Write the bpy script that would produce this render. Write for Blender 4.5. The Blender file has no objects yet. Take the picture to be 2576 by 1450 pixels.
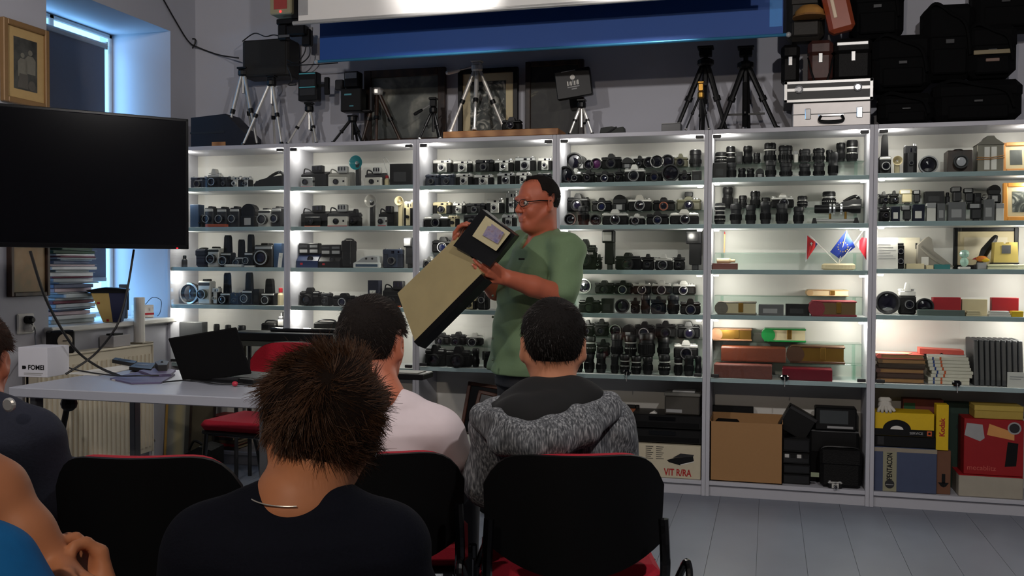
import bpy, math, random
import numpy as np
from mathutils import Vector, Matrix
R = random.Random(7)
sc = bpy.context.scene
COL = sc.collection
# ------------------------------------------------------------------ camera
CF, CX, CY, CZ, YAW, PIT, ROL = 2384.5, 3.509, -4.981, 1.1905, .2649, .0236, .0043
_fw = Vector((-math.sin(YAW)*math.cos(PIT), math.cos(YAW)*math.cos(PIT), -math.sin(PIT)))
_r = Vector((math.cos(YAW), math.sin(YAW), 0)); _u = _r.cross(_fw)
_rr = _r*math.cos(ROL)+_u*math.sin(ROL); _uu = -_r*math.sin(ROL)+_u*math.cos(ROL)
CAM = Vector((CX, CY, CZ))
cd = bpy.data.cameras.new('camera'); cam = bpy.data.objects.new('camera', cd); COL.objects.link(cam)
cd.sensor_width = 36; cd.lens = 36*CF/2576; cd.clip_start = .05
cam.matrix_world = Matrix(((_rr.x,_uu.x,-_fw.x,CX),(_rr.y,_uu.y,-_fw.y,CY),(_rr.z,_uu.z,-_fw.z,CZ),(0,0,0,1)))
sc.camera = cam
# ------------------------------------------------------------------ world, light, exposure
w = bpy.data.worlds.new('world'); sc.world = w; w.use_nodes = True
bg = w.node_tree.nodes['Background']; bg.inputs[0].default_value = (.22, .52, 1.0, 1); bg.inputs[1].default_value = 4.0
vs = sc.view_settings
vs.view_transform = 'Standard'; vs.look = 'None'; vs.gamma = 1; vs.exposure = 0.0; vs.use_curve_mapping = False
cy = sc.cycles; cy.max_bounces = 5; cy.diffuse_bounces = 3; cy.glossy_bounces = 2; cy.transmission_bounces = 2; cy.transparent_max_bounces = 12; cy.caustics_reflective = False; cy.caustics_refractive = False; cy.adaptive_threshold = .03; cy.max_bounces = 4; cy.diffuse_bounces = 2
def light(kind, name, loc, power, color, target=None, size=.1, size_y=None, spot=None, blend=.5, parent=None):
    d = bpy.data.lights.new(name, kind); d.energy = power; d.color = color
    if kind == 'AREA':
        d.size = size
        if size_y: d.shape = 'RECTANGLE'; d.size_y = size_y
    else: d.shadow_soft_size = size
    if kind == 'SPOT': d.spot_size = spot; d.spot_blend = blend
    o = bpy.data.objects.new(name, d); COL.objects.link(o); o.location = loc
    if target is not None:
        o.rotation_euler = (Vector(target)-Vector(loc)).to_track_quat('-Z', 'Y').to_euler()
    if parent: o.parent = parent
    return o
DAY = (.25, .58, 1.0)
light('AREA', 'window_daylight', (-.56, -.45, 1.75), 26, DAY, (1, -.45, 1.75), 1.0, 1.7)
LAMP_POWER = {'left': 4.5, 'right': 5.9, 'rear': 5.6}
LED_POWER = 1.3
# ------------------------------------------------------------------ pixel helpers (photo frame 2576 x 1450)
def ray(x, y): return _fw*CF+_rr*(x-1288)-_uu*(y-725)
def D(x, y, dep): return CAM+ray(x, y)*(dep/CF)
def onY(x, y, Y):
    d = ray(x, y); return CAM+d*((Y-CY)/d.y)
def onX(x, y, X):
    d = ray(x, y); return CAM+d*((X-CX)/d.x)
def onZ(x, y, Z):
    d = ray(x, y); return CAM+d*((Z-CZ)/d.z)
# ------------------------------------------------------------------ materials
def lin(c): return tuple((v/255/12.92 if v/255 <= .04045 else ((v/255+.055)/1.055)**2.4) for v in c)
MATS = {}
def mat(rgb, rough=.5, metal=0, var=.08, scale=30, bump=0, spec=.5, coat=0, emis=0, name=None):
    key = (tuple(rgb), rough, metal, var, scale, bump, spec, coat, emis)
    if key in MATS: return MATS[key]
    m = bpy.data.materials.new(name or 'surface'); m.use_nodes = True
    nt = m.node_tree; b = nt.nodes['Principled BSDF']; c = lin(rgb)
    b.inputs['Roughness'].default_value = rough; b.inputs['Metallic'].default_value = metal
    b.inputs['Specular IOR Level'].default_value = spec; b.inputs['Coat Weight'].default_value = coat
    tc = nt.nodes.new('ShaderNodeTexCoord'); no = nt.nodes.new('ShaderNodeTexNoise')
    no.inputs['Scale'].default_value = scale; no.inputs['Detail'].default_value = 4
    nt.links.new(tc.outputs['Object'], no.inputs['Vector'])
    mx = nt.nodes.new('ShaderNodeMix'); mx.data_type = 'RGBA'
    mx.inputs[6].default_value = tuple(min(1, v*(1-var)) for v in c)+(1,)
    mx.inputs[7].default_value = tuple(min(1, v*(1+var)) for v in c)+(1,)
    nt.links.new(no.outputs['Fac'], mx.inputs[0]); nt.links.new(mx.outputs[2], b.inputs['Base Color'])
    if bump:
        bp = nt.nodes.new('ShaderNodeBump'); bp.inputs['Strength'].default_value = bump; bp.inputs['Distance'].default_value = .004
        nt.links.new(no.outputs['Fac'], bp.inputs['Height']); nt.links.new(bp.outputs[0], b.inputs['Normal'])
    if emis:
        b.inputs['Emission Color'].default_value = c+(1,); b.inputs['Emission Strength'].default_value = emis; m.cycles.emission_sampling = 'NONE'
    MATS[key] = m; return m
def mat_pane(tint=(1, 1, 1), gloss=.5, rough=.02, name='pane_glass'):
    m = bpy.data.materials.new(name); m.use_nodes = True; nt = m.node_tree; nt.nodes.clear()
    out = nt.nodes.new('ShaderNodeOutputMaterial'); mx = nt.nodes.new('ShaderNodeMixShader')
    t = nt.nodes.new('ShaderNodeBsdfTransparent'); g = nt.nodes.new('ShaderNodeBsdfGlossy'); f = nt.nodes.new('ShaderNodeFresnel')
    t.inputs[0].default_value = tint+(1,); g.inputs[1].default_value = rough; n_ = 1.0+gloss
    ge = nt.nodes.new('ShaderNodeNewGeometry'); io = nt.nodes.new('ShaderNodeMapRange'); io.inputs[3].default_value = n_; io.inputs[4].default_value = 1/n_
    nt.links.new(ge.outputs['Backfacing'], io.inputs[0]); nt.links.new(io.outputs[0], f.inputs[0])
    nt.links.new(f.outputs[0], mx.inputs[0]); nt.links.new(t.outputs[0], mx.inputs[1]); nt.links.new(g.outputs[0], mx.inputs[2])
    nt.links.new(mx.outputs[0], out.inputs[0]); return m
def mat_ramp(tex, stops, scale=8, rough=.6, bump=0, detail=4, coord='Object', dist=0, name='print', xyz=(1, 1, 1), emis=0):
    """noise / voronoi / wave / magic driven colour ramp"""
    m = bpy.data.materials.new(name); m.use_nodes = True; nt = m.node_tree; b = nt.nodes['Principled BSDF']
    tc = nt.nodes.new('ShaderNodeTexCoord'); mp = nt.nodes.new('ShaderNodeMapping'); mp.inputs['Scale'].default_value = xyz
    tx = nt.nodes.new({'noise': 'ShaderNodeTexNoise', 'voronoi': 'ShaderNodeTexVoronoi', 'wave': 'ShaderNodeTexWave'}[tex])
    tx.inputs['Scale'].default_value = scale
    if tex != 'voronoi': tx.inputs['Detail'].default_value = detail
    if tex == 'wave': tx.inputs['Distortion'].default_value = dist
    if tex == 'noise': tx.inputs['Distortion'].default_value = dist
    rp = nt.nodes.new('ShaderNodeValToRGB'); e = rp.color_ramp.elements
    while len(e) < len(stops): e.new(.5)
    for k, (p, c) in enumerate(stops): e[k].position = p; e[k].color = lin(c)+(1,)
    nt.links.new(tc.outputs[coord], mp.inputs[0]); nt.links.new(mp.outputs[0], tx.inputs['Vector'])
    nt.links.new(tx.outputs['Fac' if tex != 'voronoi' else 'Distance'], rp.inputs[0]); nt.links.new(rp.outputs[0], b.inputs['Base Color'])
    b.inputs['Roughness'].default_value = rough
    if bump:
        bp = nt.nodes.new('ShaderNodeBump'); bp.inputs['Strength'].default_value = bump; bp.inputs['Distance'].default_value = .004
        nt.links.new(rp.outputs[0], bp.inputs['Height']); nt.links.new(bp.outputs[0], b.inputs['Normal'])
    return m
M = dict(
 white=mat((226,224,218), .45, var=.02), wallw=mat((190,191,200), .85, var=.03, scale=6, bump=.05),
 black=mat((9,9,10), .42, var=.2, spec=.35), blackg=mat((6,6,8), .18, var=.1, coat=.3), blackm=mat((9,9,10), .8, spec=.2, var=.25, scale=120, bump=.1),
 leather=mat((11,10,10), .6, spec=.25, var=.3, scale=160, bump=.5), grey=mat((96,97,98), .5), dgrey=mat((34,34,36), .5), lgrey=mat((160,160,160), .5),
 silver=mat((216,214,208), .32, metal=.4, var=.05), chrome=mat((228,228,228), .12, metal=.75, var=.02), alu=mat((184,184,182), .36, metal=.5, var=.06),
 brass=mat((170,130,60), .3, metal=.9), red=mat((170,20,32), .55), redfab=mat((165,14,38), .9, var=.15, scale=220, bump=.3),
 cream=mat((214,200,160), .6), wood=mat_ramp('wave', [(0,(150,100,58)), (1,(190,138,88))], 3, .5, dist=4, xyz=(1,6,6), name='wood'),
 dwood=mat_ramp('wave', [(0,(34,22,16)), (1,(58,38,26))], 4, .45, dist=4, xyz=(1,6,6), name='dark_wood'), brown=mat((92,52,36), .5, var=.2, scale=60, bump=.2),
 card=mat((168,126,82), .85, var=.06, scale=90), paper=mat((225,222,214), .8, var=.03), navy=mat((22,26,44), .9, var=.2, scale=200, bump=.3),
 lensglass=mat((14,12,26), .05, var=.3, spec=.9, coat=1), purpleglass=mat((70,28,70), .06, coat=1), blueglass=mat((14,20,52), .06, coat=1),
 led=mat((255,250,240), .5, emis=9, var=0), pane=mat_pane((.97,.99,.985), .42), riser=mat_pane((.86,.95,.91), .5), tealedge=mat((150,186,186), .25, var=.05, coat=.4),
 teal=mat((24,150,160), .1, coat=.6), gold=mat((146,112,72), .45, metal=.1), orange=mat((205,90,40), .55), yellow=mat((220,182,20), .5), blue=mat((20,60,130), .5),
)
# ------------------------------------------------------------------ mesh builder
class MB:
    def __init__(s): s.v = []; s.f = []; s.m = Matrix()
    def add(s, vs, fs):
        n = len(s.v); s.v += [tuple(s.m @ Vector(p)) for p in vs]; s.f += [tuple(i+n for i in q) for q in fs]; return s
    def at(s, m): s.m = m; return s
    def box(s, x0, x1, y0, y1, z0, z1, c=0):
        if c <= 0:
            return s.add([(x, y, z) for x in (x0, x1) for y in (y0, y1) for z in (z0, z1)],
                         [(0,1,3,2), (4,6,7,5), (0,4,5,1), (2,3,7,6), (0,2,6,4), (1,5,7,3)])
        c = min(c, (x1-x0)*.49, (y1-y0)*.49, (z1-z0)*.49)
        vs = []; ix = {}
        for i in (0, 1):
            for j in (0, 1):
                for k in (0, 1):
                    p = ((x0, x1)[i], (y0, y1)[j], (z0, z1)[k]); q = ((x0+c, x1-c)[i], (y0+c, y1-c)[j], (z0+c, z1-c)[k])
                    for a in range(3):
                        t = list(q); t[a] = p[a]; ix[i, j, k, a] = len(vs); vs.append(tuple(t))
        fs = []
        for a in range(3):
            b, d = (a+1) % 3, (a+2) % 3
            for sgn in (0, 1):
                loop = []
                for (u, v) in ((0,0), (1,0), (1,1), (0,1)):
                    c3 = [0]*3; c3[a] = sgn; c3[b] = u; c3[d] = v; loop.append(ix[tuple(c3)+(a,)])
                fs.append(tuple(loop if sgn else loop[::-1]))
            for u in (0, 1):
                for v in (0, 1):
                    c0 = [0]*3; c0[b] = u; c0[d] = v; c1 = list(c0); c1[a] = 1
                    fs.append((ix[tuple(c0)+(b,)], ix[tuple(c1)+(b,)], ix[tuple(c1)+(d,)], ix[tuple(c0)+(d,)]))
        for i in (0, 1):
            for j in (0, 1):
                for k in (0, 1): fs.append(tuple(ix[i, j, k, a] for a in range(3)))
        return s.add(vs, fs)
    def lathe(s, prof, o=(0,0,0), ax='z', n=20, loop=False):
        """prof: (radius, distance along axis); ax one of x y z -y"""
        vs = []; fs = []; m = len(prof)
        for r, t in prof:
            for k in range(n):
                a = 2*math.pi*k/n; c, d = r*math.cos(a), r*math.sin(a)
                p = {'z': (c, d, t), '-y': (c, -t, d), 'y': (c, t, d), 'x': (t, c, d), '-x': (-t, c, d)}[ax]
                vs.append((p[0]+o[0], p[1]+o[1], p[2]+o[2]))
        for i in range(m-1):
            for k in range(n): fs.append((i*n+k, i*n+(k+1) % n, (i+1)*n+(k+1) % n, (i+1)*n+k))
        if loop:
            for k in range(n): fs.append(((m-1)*n+k, (m-1)*n+(k+1) % n, (k+1) % n, k))
        else: fs.append(tuple(range(n))[::-1]); fs.append(tuple((m-1)*n+k for k in range(n)))
        return s.add(vs, fs)
    def tube(s, pts, r, n=6, closed=False):
        pts = [Vector(p) for p in pts]; m = len(pts); vs = []; fs = []; rs = r if isinstance(r, (list, tuple)) else [r]*m
        up = None
        for i, p in enumerate(pts):
            t = (pts[min(i+1, m-1)]-pts[max(i-1, 0)]).normalized()
            if up is None: up = Vector((0, 0, 1)) if abs(t.z) < .9 else Vector((1, 0, 0))
            a = t.cross(up)
            if a.length < 1e-4: a = t.cross(Vector((0, 1, .3)))
            a.normalize(); b = a.cross(t).normalized(); up = b
            for k in range(n):
                th = 2*math.pi*k/n; vs.append(tuple(p+(a*math.cos(th)+b*math.sin(th))*rs[i]))
        for i in range(m-1):
            for k in range(n): fs.append((i*n+k, i*n+(k+1) % n, (i+1)*n+(k+1) % n, (i+1)*n+k))
        fs.append(tuple(range(n))[::-1]); fs.append(tuple((m-1)*n+k for k in range(n)))
        return s.add(vs, fs)
    def cyl(s, p0, p1, r0, r1=None, n=12): return s.tube([p0, p1], [r0, r0 if r1 is None else r1], n)
    def prism(s, poly, y0, y1):
        """polygon in x,z extruded along y"""
        n = len(poly); vs = [(x, y0, z) for x, z in poly]+[(x, y1, z) for x, z in poly]
        return s.add(vs, [tuple(range(n)), tuple(range(n, 2*n))[::-1]]+[(i, i+n, (i+1) % n+n, (i+1) % n) for i in range(n)])
    def prismz(s, poly, z0, z1):
        n = len(poly); vs = [(x, y, z0) for x, y in poly]+[(x, y, z1) for x, y in poly]
        return s.add(vs, [tuple(range(n))[::-1], tuple(range(n, 2*n))]+[(i, (i+1) % n, (i+1) % n+n, i+n) for i in range(n)])
    def prismx(s, poly, x0, x1):
        n = len(poly); vs = [(x0, y, z) for y, z in poly]+[(x1, y, z) for y, z in poly]
        return s.add(vs, [tuple(range(n))[::-1], tuple(range(n, 2*n))]+[(i, (i+1) % n, (i+1) % n+n, i+n) for i in range(n)])
    def ball(s, c, r, n=14, m=8, sx=1, sy=1, sz=1):
        vs = []; fs = []
        for i in range(m+1):
            ph = math.pi*i/m
            for k in range(n):
                th = 2*math.pi*k/n; vs.append((c[0]+r*sx*math.sin(ph)*math.cos(th), c[1]+r*sy*math.sin(ph)*math.sin(th), c[2]-r*sz*math.cos(ph)))
        for i in range(m):
            for k in range(n): fs.append((i*n+k, i*n+(k+1) % n, (i+1)*n+(k+1) % n, (i+1)*n+k))
        return s.add(vs, fs)
    def mesh(s, smooth=False):
        me = bpy.data.meshes.new('mesh'); me.from_pydata(s.v, [], s.f); me.validate()
        import bmesh
        bm = bmesh.new(); bm.from_mesh(me); bmesh.ops.recalc_face_normals(bm, faces=bm.faces); bm.to_mesh(me); bm.free()
        if smooth: me.polygons.foreach_set('use_smooth', [True]*len(me.polygons))
        return me
def obj(name, mb, m, parent=None, smooth=None):
    me = mb.mesh(bool(smooth)) if isinstance(mb, MB) else mb
    if smooth == 'auto' : me.set_sharp_from_angle(angle=.7)
    o = bpy.data.objects.new(name, me); me.materials.append(M[m] if isinstance(m, str) else m); COL.objects.link(o)
    if parent: o.parent = parent
    return o
def tag(o, label, cat, group=None, kind=None):
    if label: o['label'] = label
    if cat: o['category'] = cat
    if group: o['group'] = group
    if kind: o['kind'] = kind
    return o
def thing(name, label, cat, loc=(0,0,0), rz=0, group=None):
    o = bpy.data.objects.new(name, None); COL.objects.link(o); o.location = loc; o.rotation_euler = (0, 0, rz); o.empty_display_size = .05
    return tag(o, label, cat, group)
def struct(name, mb, m, label=None):
    o = obj(name, mb, m); o['kind'] = 'structure'
    if label: o['label'] = label
    return o
def text(s, size, m, parent, loc, rot=(math.pi/2, 0, 0), bold=0, align='CENTER', sx=1, name='lettering'):
    c = bpy.data.curves.new('lettering', 'FONT'); c.body = s; c.size = size; c.extrude = .0004; c.offset = bold; c.align_x = align; c.align_y = 'CENTER'
    c.materials.append(M[m] if isinstance(m, str) else m)
    tmp = bpy.data.objects.new('tmp', c); COL.objects.link(tmp); me = bpy.data.meshes.new_from_object(tmp.evaluated_get(bpy.context.evaluated_depsgraph_get())); bpy.data.objects.remove(tmp)
    if not me.materials: me.materials.append(M[m] if isinstance(m, str) else m)
    o = bpy.data.objects.new(name, me); COL.objects.link(o); o.parent = parent; o.location = loc; o.rotation_euler = rot; o.scale = (sx, 1, 1); return o
def smooth_pts(pts, n=6):
    """catmull-rom through points"""
    P = [Vector(p) for p in pts]; out = []
    for i in range(len(P)-1):
        a, b, c, d = P[max(i-1, 0)], P[i], P[i+1], P[min(i+2, len(P)-1)]
        for k in range(n):
            t = k/n; out.append(.5*((2*b)+(c-a)*t+(2*a-5*b+4*c-d)*t*t+(-a+3*b-3*c+d)*t**3))
    out.append(P[-1]); return out
_T = ['twentieth']+['twenty-'+w for w in ('first','second','third','fourth','fifth','sixth','seventh','eighth','ninth')]
ORD = ['first','second','third','fourth','fifth','sixth','seventh','eighth','ninth','tenth','eleventh','twelfth','thirteenth','fourteenth','fifteenth','sixteenth','seventeenth','eighteenth','nineteenth']+_T
# ================================================================== ROOM
CEIL = 2.95; XR = 5.9; YB = .30; YF = -7.4
NY0, NY1, NZ0, NZ1, ND = -.98, .04, .87, 2.60, -.41     # window niche
fl = struct('floor', MB().box(-.02, XR, YF, YB, -.05, -.003), mat((70,72,76), .8), 'blue grey floor of long narrow planks')
mfl = mat((116,122,134), .4, var=.1, scale=5, bump=.02)
plank = MB().box(0, .1925, YF, YB, -.003, 0).mesh()
for k in range(31):
    o = obj('plank', plank if k == 0 else plank, mfl, fl) if k == 0 else bpy.data.objects.new('plank', plank)
    if k: COL.objects.link(o); o.parent = fl
    o.location.x = -.02+k*.194
struct('wall_back', MB().box(-.5, XR, YB, YB+.1, 0, CEIL), M['wallw'], 'plain pale wall behind the display cabinets')
struct('wall_left', MB().box(-.5, 0, YF, NY0, 0, CEIL).box(-.5, 0, NY1, YB, 0, CEIL).box(-.5, 0, NY0, NY1, 0, NZ0-.03).box(-.5, 0, NY0, NY1, NZ1, CEIL), M['wallw'], 'pale wall with a deep window niche')
struct('wall_right', MB().box(XR, XR+.1, YF, YB, 0, CEIL), M['wallw'])
struct('wall_front', MB().box(-.5, XR, YF-.1, YF, 0, CEIL), M['wallw'])
struct('ceiling', MB().box(-.5, XR, YF, YB+.1, CEIL, CEIL+.08), M['wallw'])
struct('trim_1', MB().box(ND, .045, NY0-.03, NY1-.005, NZ0-.03, NZ0, .006), M['white'], 'white window sill board')
# window: frame, panes, daylight behind
wn = bpy.data.objects.new('window_1', None); COL.objects.link(wn); wn['kind'] = 'structure'; wn['label'] = 'white framed window behind a grey roller blind'
fw_ = .03
m = MB()
for a in ((NY0, NY0+fw_, NZ0, NZ1), (NY1-fw_, NY1, NZ0, NZ1), (NY0, NY1, NZ0, NZ0+fw_), (NY0, NY1, NZ1-fw_, NZ1), (-.49, -.45, NZ0, NZ1)):
    m.box(ND-.025, ND, a[0], a[1], a[2], a[3], .006)
obj('window_frame', m, 'white', wn)
for y0, y1 in ((NY0+fw_, -.49), (-.45, NY1-fw_)):
    obj('pane', MB().box(ND-.016, ND-.01, y0, y1, NZ0+fw_, NZ1-fw_), 'pane', wn)
bl = thing('roller_blind', 'grey roller blind pulled down over the window, daylight leaking round its edges', 'blind', (0, 0, 0))
obj('fabric', MB().box(ND+.035, ND+.037, NY0+.01, NY1-.118, 1.10, NZ1-.095), mat((96,100,112), .9, var=.08, scale=200), bl)
obj('roller_tube', MB().cyl((ND+.036, NY0+.005, NZ1-.095), (ND+.036, NY1-.108, NZ1-.095), .017), 'lgrey', bl)
obj('bottom_bar', MB().box(ND+.028, ND+.044, NY0+.01, NY1-.118, 1.085, 1.11, .004), 'lgrey', bl)
for yy in (NY0+.004, NY1-.11): obj('bracket', MB().box(ND, ND+.05, yy-.004, yy+.004, NZ1-.115, NZ1-.07), 'lgrey', bl)
# ceiling lamps of the room
def ceiling_lamp(loc, power, target, label, col=(1, .95, .92), spot=2.3):
    t = thing('ceiling_spotlight', label, 'lamp', loc)
    obj('mounting_plate', MB().lathe([(.05, 0), (.05, .012), (.02, .02)], (0, 0, -.02), 'z'), 'white', t)
    d = (Vector(target)-Vector(loc)).normalized(); q = d.to_track_quat('Z', 'Y').to_matrix().to_4x4(); q.translation = Vector((0, 0, -.11))
    obj('stem', MB().cyl((0, 0, -.02), (0, 0, -.1), .008), 'white', t)
    obj('lamp_shade', MB().at(q).lathe([(.022, -.05), (.045, -.035), (.05, .06), (.046, .06), (.042, 0), (.01, -.01)], n=20), 'white', t)
    obj('bulb', MB().at(q).lathe([(.001, .0), (.036, .002), (.036, .02), (.001, .03)], n=16), mat((255,240,214), .5, emis=6, var=0), t)
    p = Vector(loc)+Vector((0, 0, -.11))+d*.075
    light('SPOT', 'lamp_light', p, power, col, p+d, .05, spot=spot, blend=.7)
    return t
ceiling_lamp((1.5, -3.9, CEIL), LAMP_POWER['left']*18, (1.7, 0, 1.3), 'white ceiling spotlight aimed at the cabinets nearest the window')
ceiling_lamp((4.3, -3.9, CEIL), LAMP_POWER['right']*18, (3.2, 0, 1.3), 'white ceiling spotlight aimed at the cabinets away from the window')
ceiling_lamp((2.2, -1.15, CEIL), 75, (2.0, -.5, 2.78), 'white ceiling spotlight aimed at the projection screen', spot=1.0)
ceiling_lamp((3.0, -1.15, CEIL), 75, (2.9, -.5, 2.78), 'white ceiling spotlight over the middle of the projection screen', spot=1.0)
ceiling_lamp((3.0, -6.3, CEIL), LAMP_POWER['rear']*18, (2.4, -3.6, .6), 'white ceiling spotlight above the rear of the audience', col=(1, .86, .72), spot=2.4)
# ================================================================== DISPLAY CABINETS
ZT = 1.8935; ZS = [1.652, 1.416, 1.179, .951, .611]; ZB = .078; UW = .80; SD = .298
_SY = [(600,[470.5,571.5,673,769,918]),(885,[468,570,675,773,923]),(1220,[465,571,675,782,928.5]),(1590,[457.5,566,680,790.5,945]),(1980,[444.6,563.6,680,796,958]),(2390,[433,556.6,678,796,972])]
ZU = [[onY(x, y, .011).z for y in ys] for x, ys in _SY]      # shelf tops of each cabinet
mshelf = mat((205,208,208), .4, var=.02); mfront = mat((196,196,204), .45, var=.02)
mstrip = mat((165,186,188), .22, var=.05, coat=.5)
puck = MB().lathe([(.001, 0), (.012, 0), (.014, .004), (.014, .008)], (0, 0, -.012), 'z', 14).mesh()
hinge = MB().box(-.02, .02, -.006, .012, -.008, .008, .002).mesh()
RISERS = {}   # (unit,row) -> list of pixel y of riser front edge at unit centre
RISERS.update({(2,0):[431],(2,1):[537],(2,2):[636],(2,4):[873],(3,0):[423],(3,1):[531],(3,3):[741],(3,4):[850,898],(4,0):[409],(4,1):[523],(4,2):[636],(4,3):[745],(4,4):[862,911],(5,1):[512]})
RZ = {}
UL = ['first cabinet, by the window','second cabinet from the window','third cabinet, behind the standing man','fourth cabinet, full of single lens cameras','fifth cabinet, holding flags and albums','sixth cabinet, at the right edge']
for u in range(6):
    x0, x1 = u*UW, (u+1)*UW
    t = thing('display_cabinet', 'white lit glass fronted '+UL[u], 'cabinet', (x0, 0, 0), group='row of white display cabinets')
    P = .020
    for xx in (0, UW-P): obj('side_panel', MB().box(xx+.0005, xx+P-.0005, 0, SD, 0, ZT, .0015), mfront, t)
    obj('top_board', MB().box(P, UW-P, 0, SD, ZT-.022, ZT, .0015), mfront, t)
    obj('back_panel', MB().box(P, UW-P, SD-.006, SD, .06, ZT-.022), 'white', t)
    obj('bottom_board', MB().box(P, UW-P, .0, SD-.006, ZB-.02, ZB, .0015), mfront, t)
    obj('plinth', MB().box(P, UW-P, .018, .034, 0, ZB-.02), mfront, t)
    for r, z in enumerate(ZU[u]):
        s = obj('shelf', MB().box(P, UW-P, .016, SD-.006, z-.022, z), mshelf, t)
        obj('shelf_edge', MB().box(P, UW-P, .011, .0158, z-.022, z+.001, .001), mstrip, s)
        s_ = obj('lamp_puck', puck, 'led', t); top = ([ZT]+ZU[u])[r]-.022
        s_.location = (.043, .045, top)
        pw = LED_POWER*(.46 if u < 2 else .54 if u < 3 else .62)*(1.5 if u >= 4 and r >= 2 else 1)*(1.4 if r == 4 else 1)
        light('POINT', 'puck_light', (.09, .075, top-.035), pw, (1, .935, .84), size=.02, parent=t)
        if True:  # right puck and light: in the window-side cabinets added only to brighten the shelves
            s_ = obj('lamp_puck', puck, 'led', t); s_.location = (UW-.043, .045 if u > 2 else .25, top)
            light('POINT', 'puck_light', (UW-.09, .075, top-.035), pw, (1, .935, .84), size=.02, parent=t)
        for yy in RISERS.get((u, r), []):
            # pixel x of the unit centre on the riser front plane
            c = Vector((x0+UW/2, .155, 1.2)); rel = c-CAM; px = 1288+CF*rel.dot(_rr)/rel.dot(_fw)
            zr = onY(px, yy, .155).z; RZ.setdefault((u, r), []).append(zr)
            yo = .155 if len(RZ[u, r]) == 1 else .10
            rs = obj('riser_shelf', MB().box(.03, UW-.03, yo, yo+.12 if yo < .15 else SD-.012, zr-.005, zr, .001), 'riser', t)
            for xx in (.06, UW-.075): obj('riser_foot', MB().box(xx, xx+.015, yo+.03, yo+.045, z+.0005, zr-.005), 'riser', rs)
    mid = UW/2
    for a, b in ((P+.002, mid-.001), (mid+.001, UW-P-.002)):
        g = obj('glass_door', MB().box(a, b, .002, .007, ZU[u][4]+.004, ZT-.024), 'pane', t)
        hx = a+.022 if a < mid-.1 else b-.022
        for hz in (ZU[u][4]+.014, ZT-.036): h = obj('hinge', hinge, 'dgrey', g); h.location = (hx, -.001, hz)
    if u >= 3:
        k = obj('lock', MB().box(-.021, .021, -.012, .01, 0, .028, .009).lathe([(.009, 0), (.009, .006), (.004, .007)], (0, -.012, .012), '-y', 12), 'blackg', t)
        k.location = (mid-.01, 0, ZU[u][4]+.002)
        obj('key', MB().box(-.002, .002, -.026, -.018, .008, .016).box(-.002, .002, -.026, -.02, -.03, .006, .001), 'alu', k)
# ================================================================== CAMERAS, LENSES, SMALL THINGS
def lens_front(t, o, Rr, L, m='black', glass='lensglass', ring=None, n=20):
    l = obj('lens', MB().lathe([(Rr*.92, 0), (Rr*.92, L*.3), (Rr, L*.34), (Rr, L*.72), (Rr*.93, L*.75), (Rr*.93, L), (Rr*.8, L), (Rr*.74, L*.86), (.0005, L*.84)], o, '-y', n), m, t)
    obj('front_glass', MB().lathe([(.0005, L*.90), (Rr*.4, L*.885), (Rr*.74, L*.845), (Rr*.74, L*.84)], o, '-y', n), glass, l)
    if ring: obj('lens_ring', MB().lathe([(Rr*.95, L*.93), (Rr*1.0, L*.93), (Rr*1.0, L*1.005), (Rr*.84, L*1.005), (Rr*.84, L*.93)], o, '-y', n, True), ring, l)
    return l
def b_slr(t, w, h, d, rg, top='black', body='leather', lens='black', glass='lensglass', ring=None, flash=False, big=1):
    hb = h*(.74 if not flash else .6)
    obj('body', MB().box(-w/2, w/2, -d/2, d/2, 0, hb*.80, min(.008, d*.2)), body, t)
    tp = obj('top_plate', MB().box(-w*.495, w*.495, -d*.47, d*.47, hb*.78, hb, .004), top, t)
    m = MB()
    for x, r_ in ((-w*.36, .3), (w*.34, .22), (w*.22, .14)): m.lathe([(d*r_, 0), (d*r_, h*.05), (d*r_*.8, h*.065)], (x, 0, hb), 'z', 10)
    obj('dial', m, 'alu' if top != 'black' else 'dgrey', tp)
    hp = h if not flash else h*.75
    obj('prism_housing', MB().prism([(-w*.19, hb-.002), (w*.19, hb-.002), (w*.13, hb+(hp-hb)*.72), (w*.08, hp), (-w*.08, hp), (-w*.13, hb+(hp-hb)*.72)], -d*.5, d*.3), top, t)
    if flash: obj('flash_head', MB().box(-w*.16, w*.16, -d*.4, d*.2, hp, h, .003), 'black', t)
    Rl = min(hb*.43, w*.27)*big
    lens_front(t, (w*.04, -d/2, hb*.44), Rl, .03+.035*rg.random(), lens, glass, ring)
def b_compact(t, w, h, d, rg, top='silver', body='leather', lens='silver', finder=True, ring='chrome'):
    obj('body', MB().box(-w/2, w/2, -d/2, d/2, 0, h*.72, .006), body, t)
    tp = obj('top_plate', MB().box(-w*.5, w*.5, -d*.52, d*.52, h*.66, h*.93, .005), top, t)
    obj('shutter_button', MB().lathe([(.006, 0), (.006, .004), (.003, .005)], (-w*.36, 0, h*.93), 'z', 10).lathe([(.008, 0), (.008, h*.07)], (w*.33, 0, h*.93), 'z', 10), 'chrome', tp)
    fp = obj('front_panel', MB().box(-w*.24, w*.26, -d*.56, -d*.4, h*.04, h*.7, .004), top, t)
    obj('viewfinder_window', MB().box(-w*.06, w*.1, -d*.535, -d*.4, h*.72, h*.86, .001).box(w*.26, w*.36, -d*.535, -d*.4, h*.74, h*.85, .001), 'lensglass', tp)
    lens_front(t, (w*.02, -d*.55, h*.36), min(h*.27, w*.18), .02+.012*rg.random(), lens, 'lensglass', ring, 18)
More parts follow.
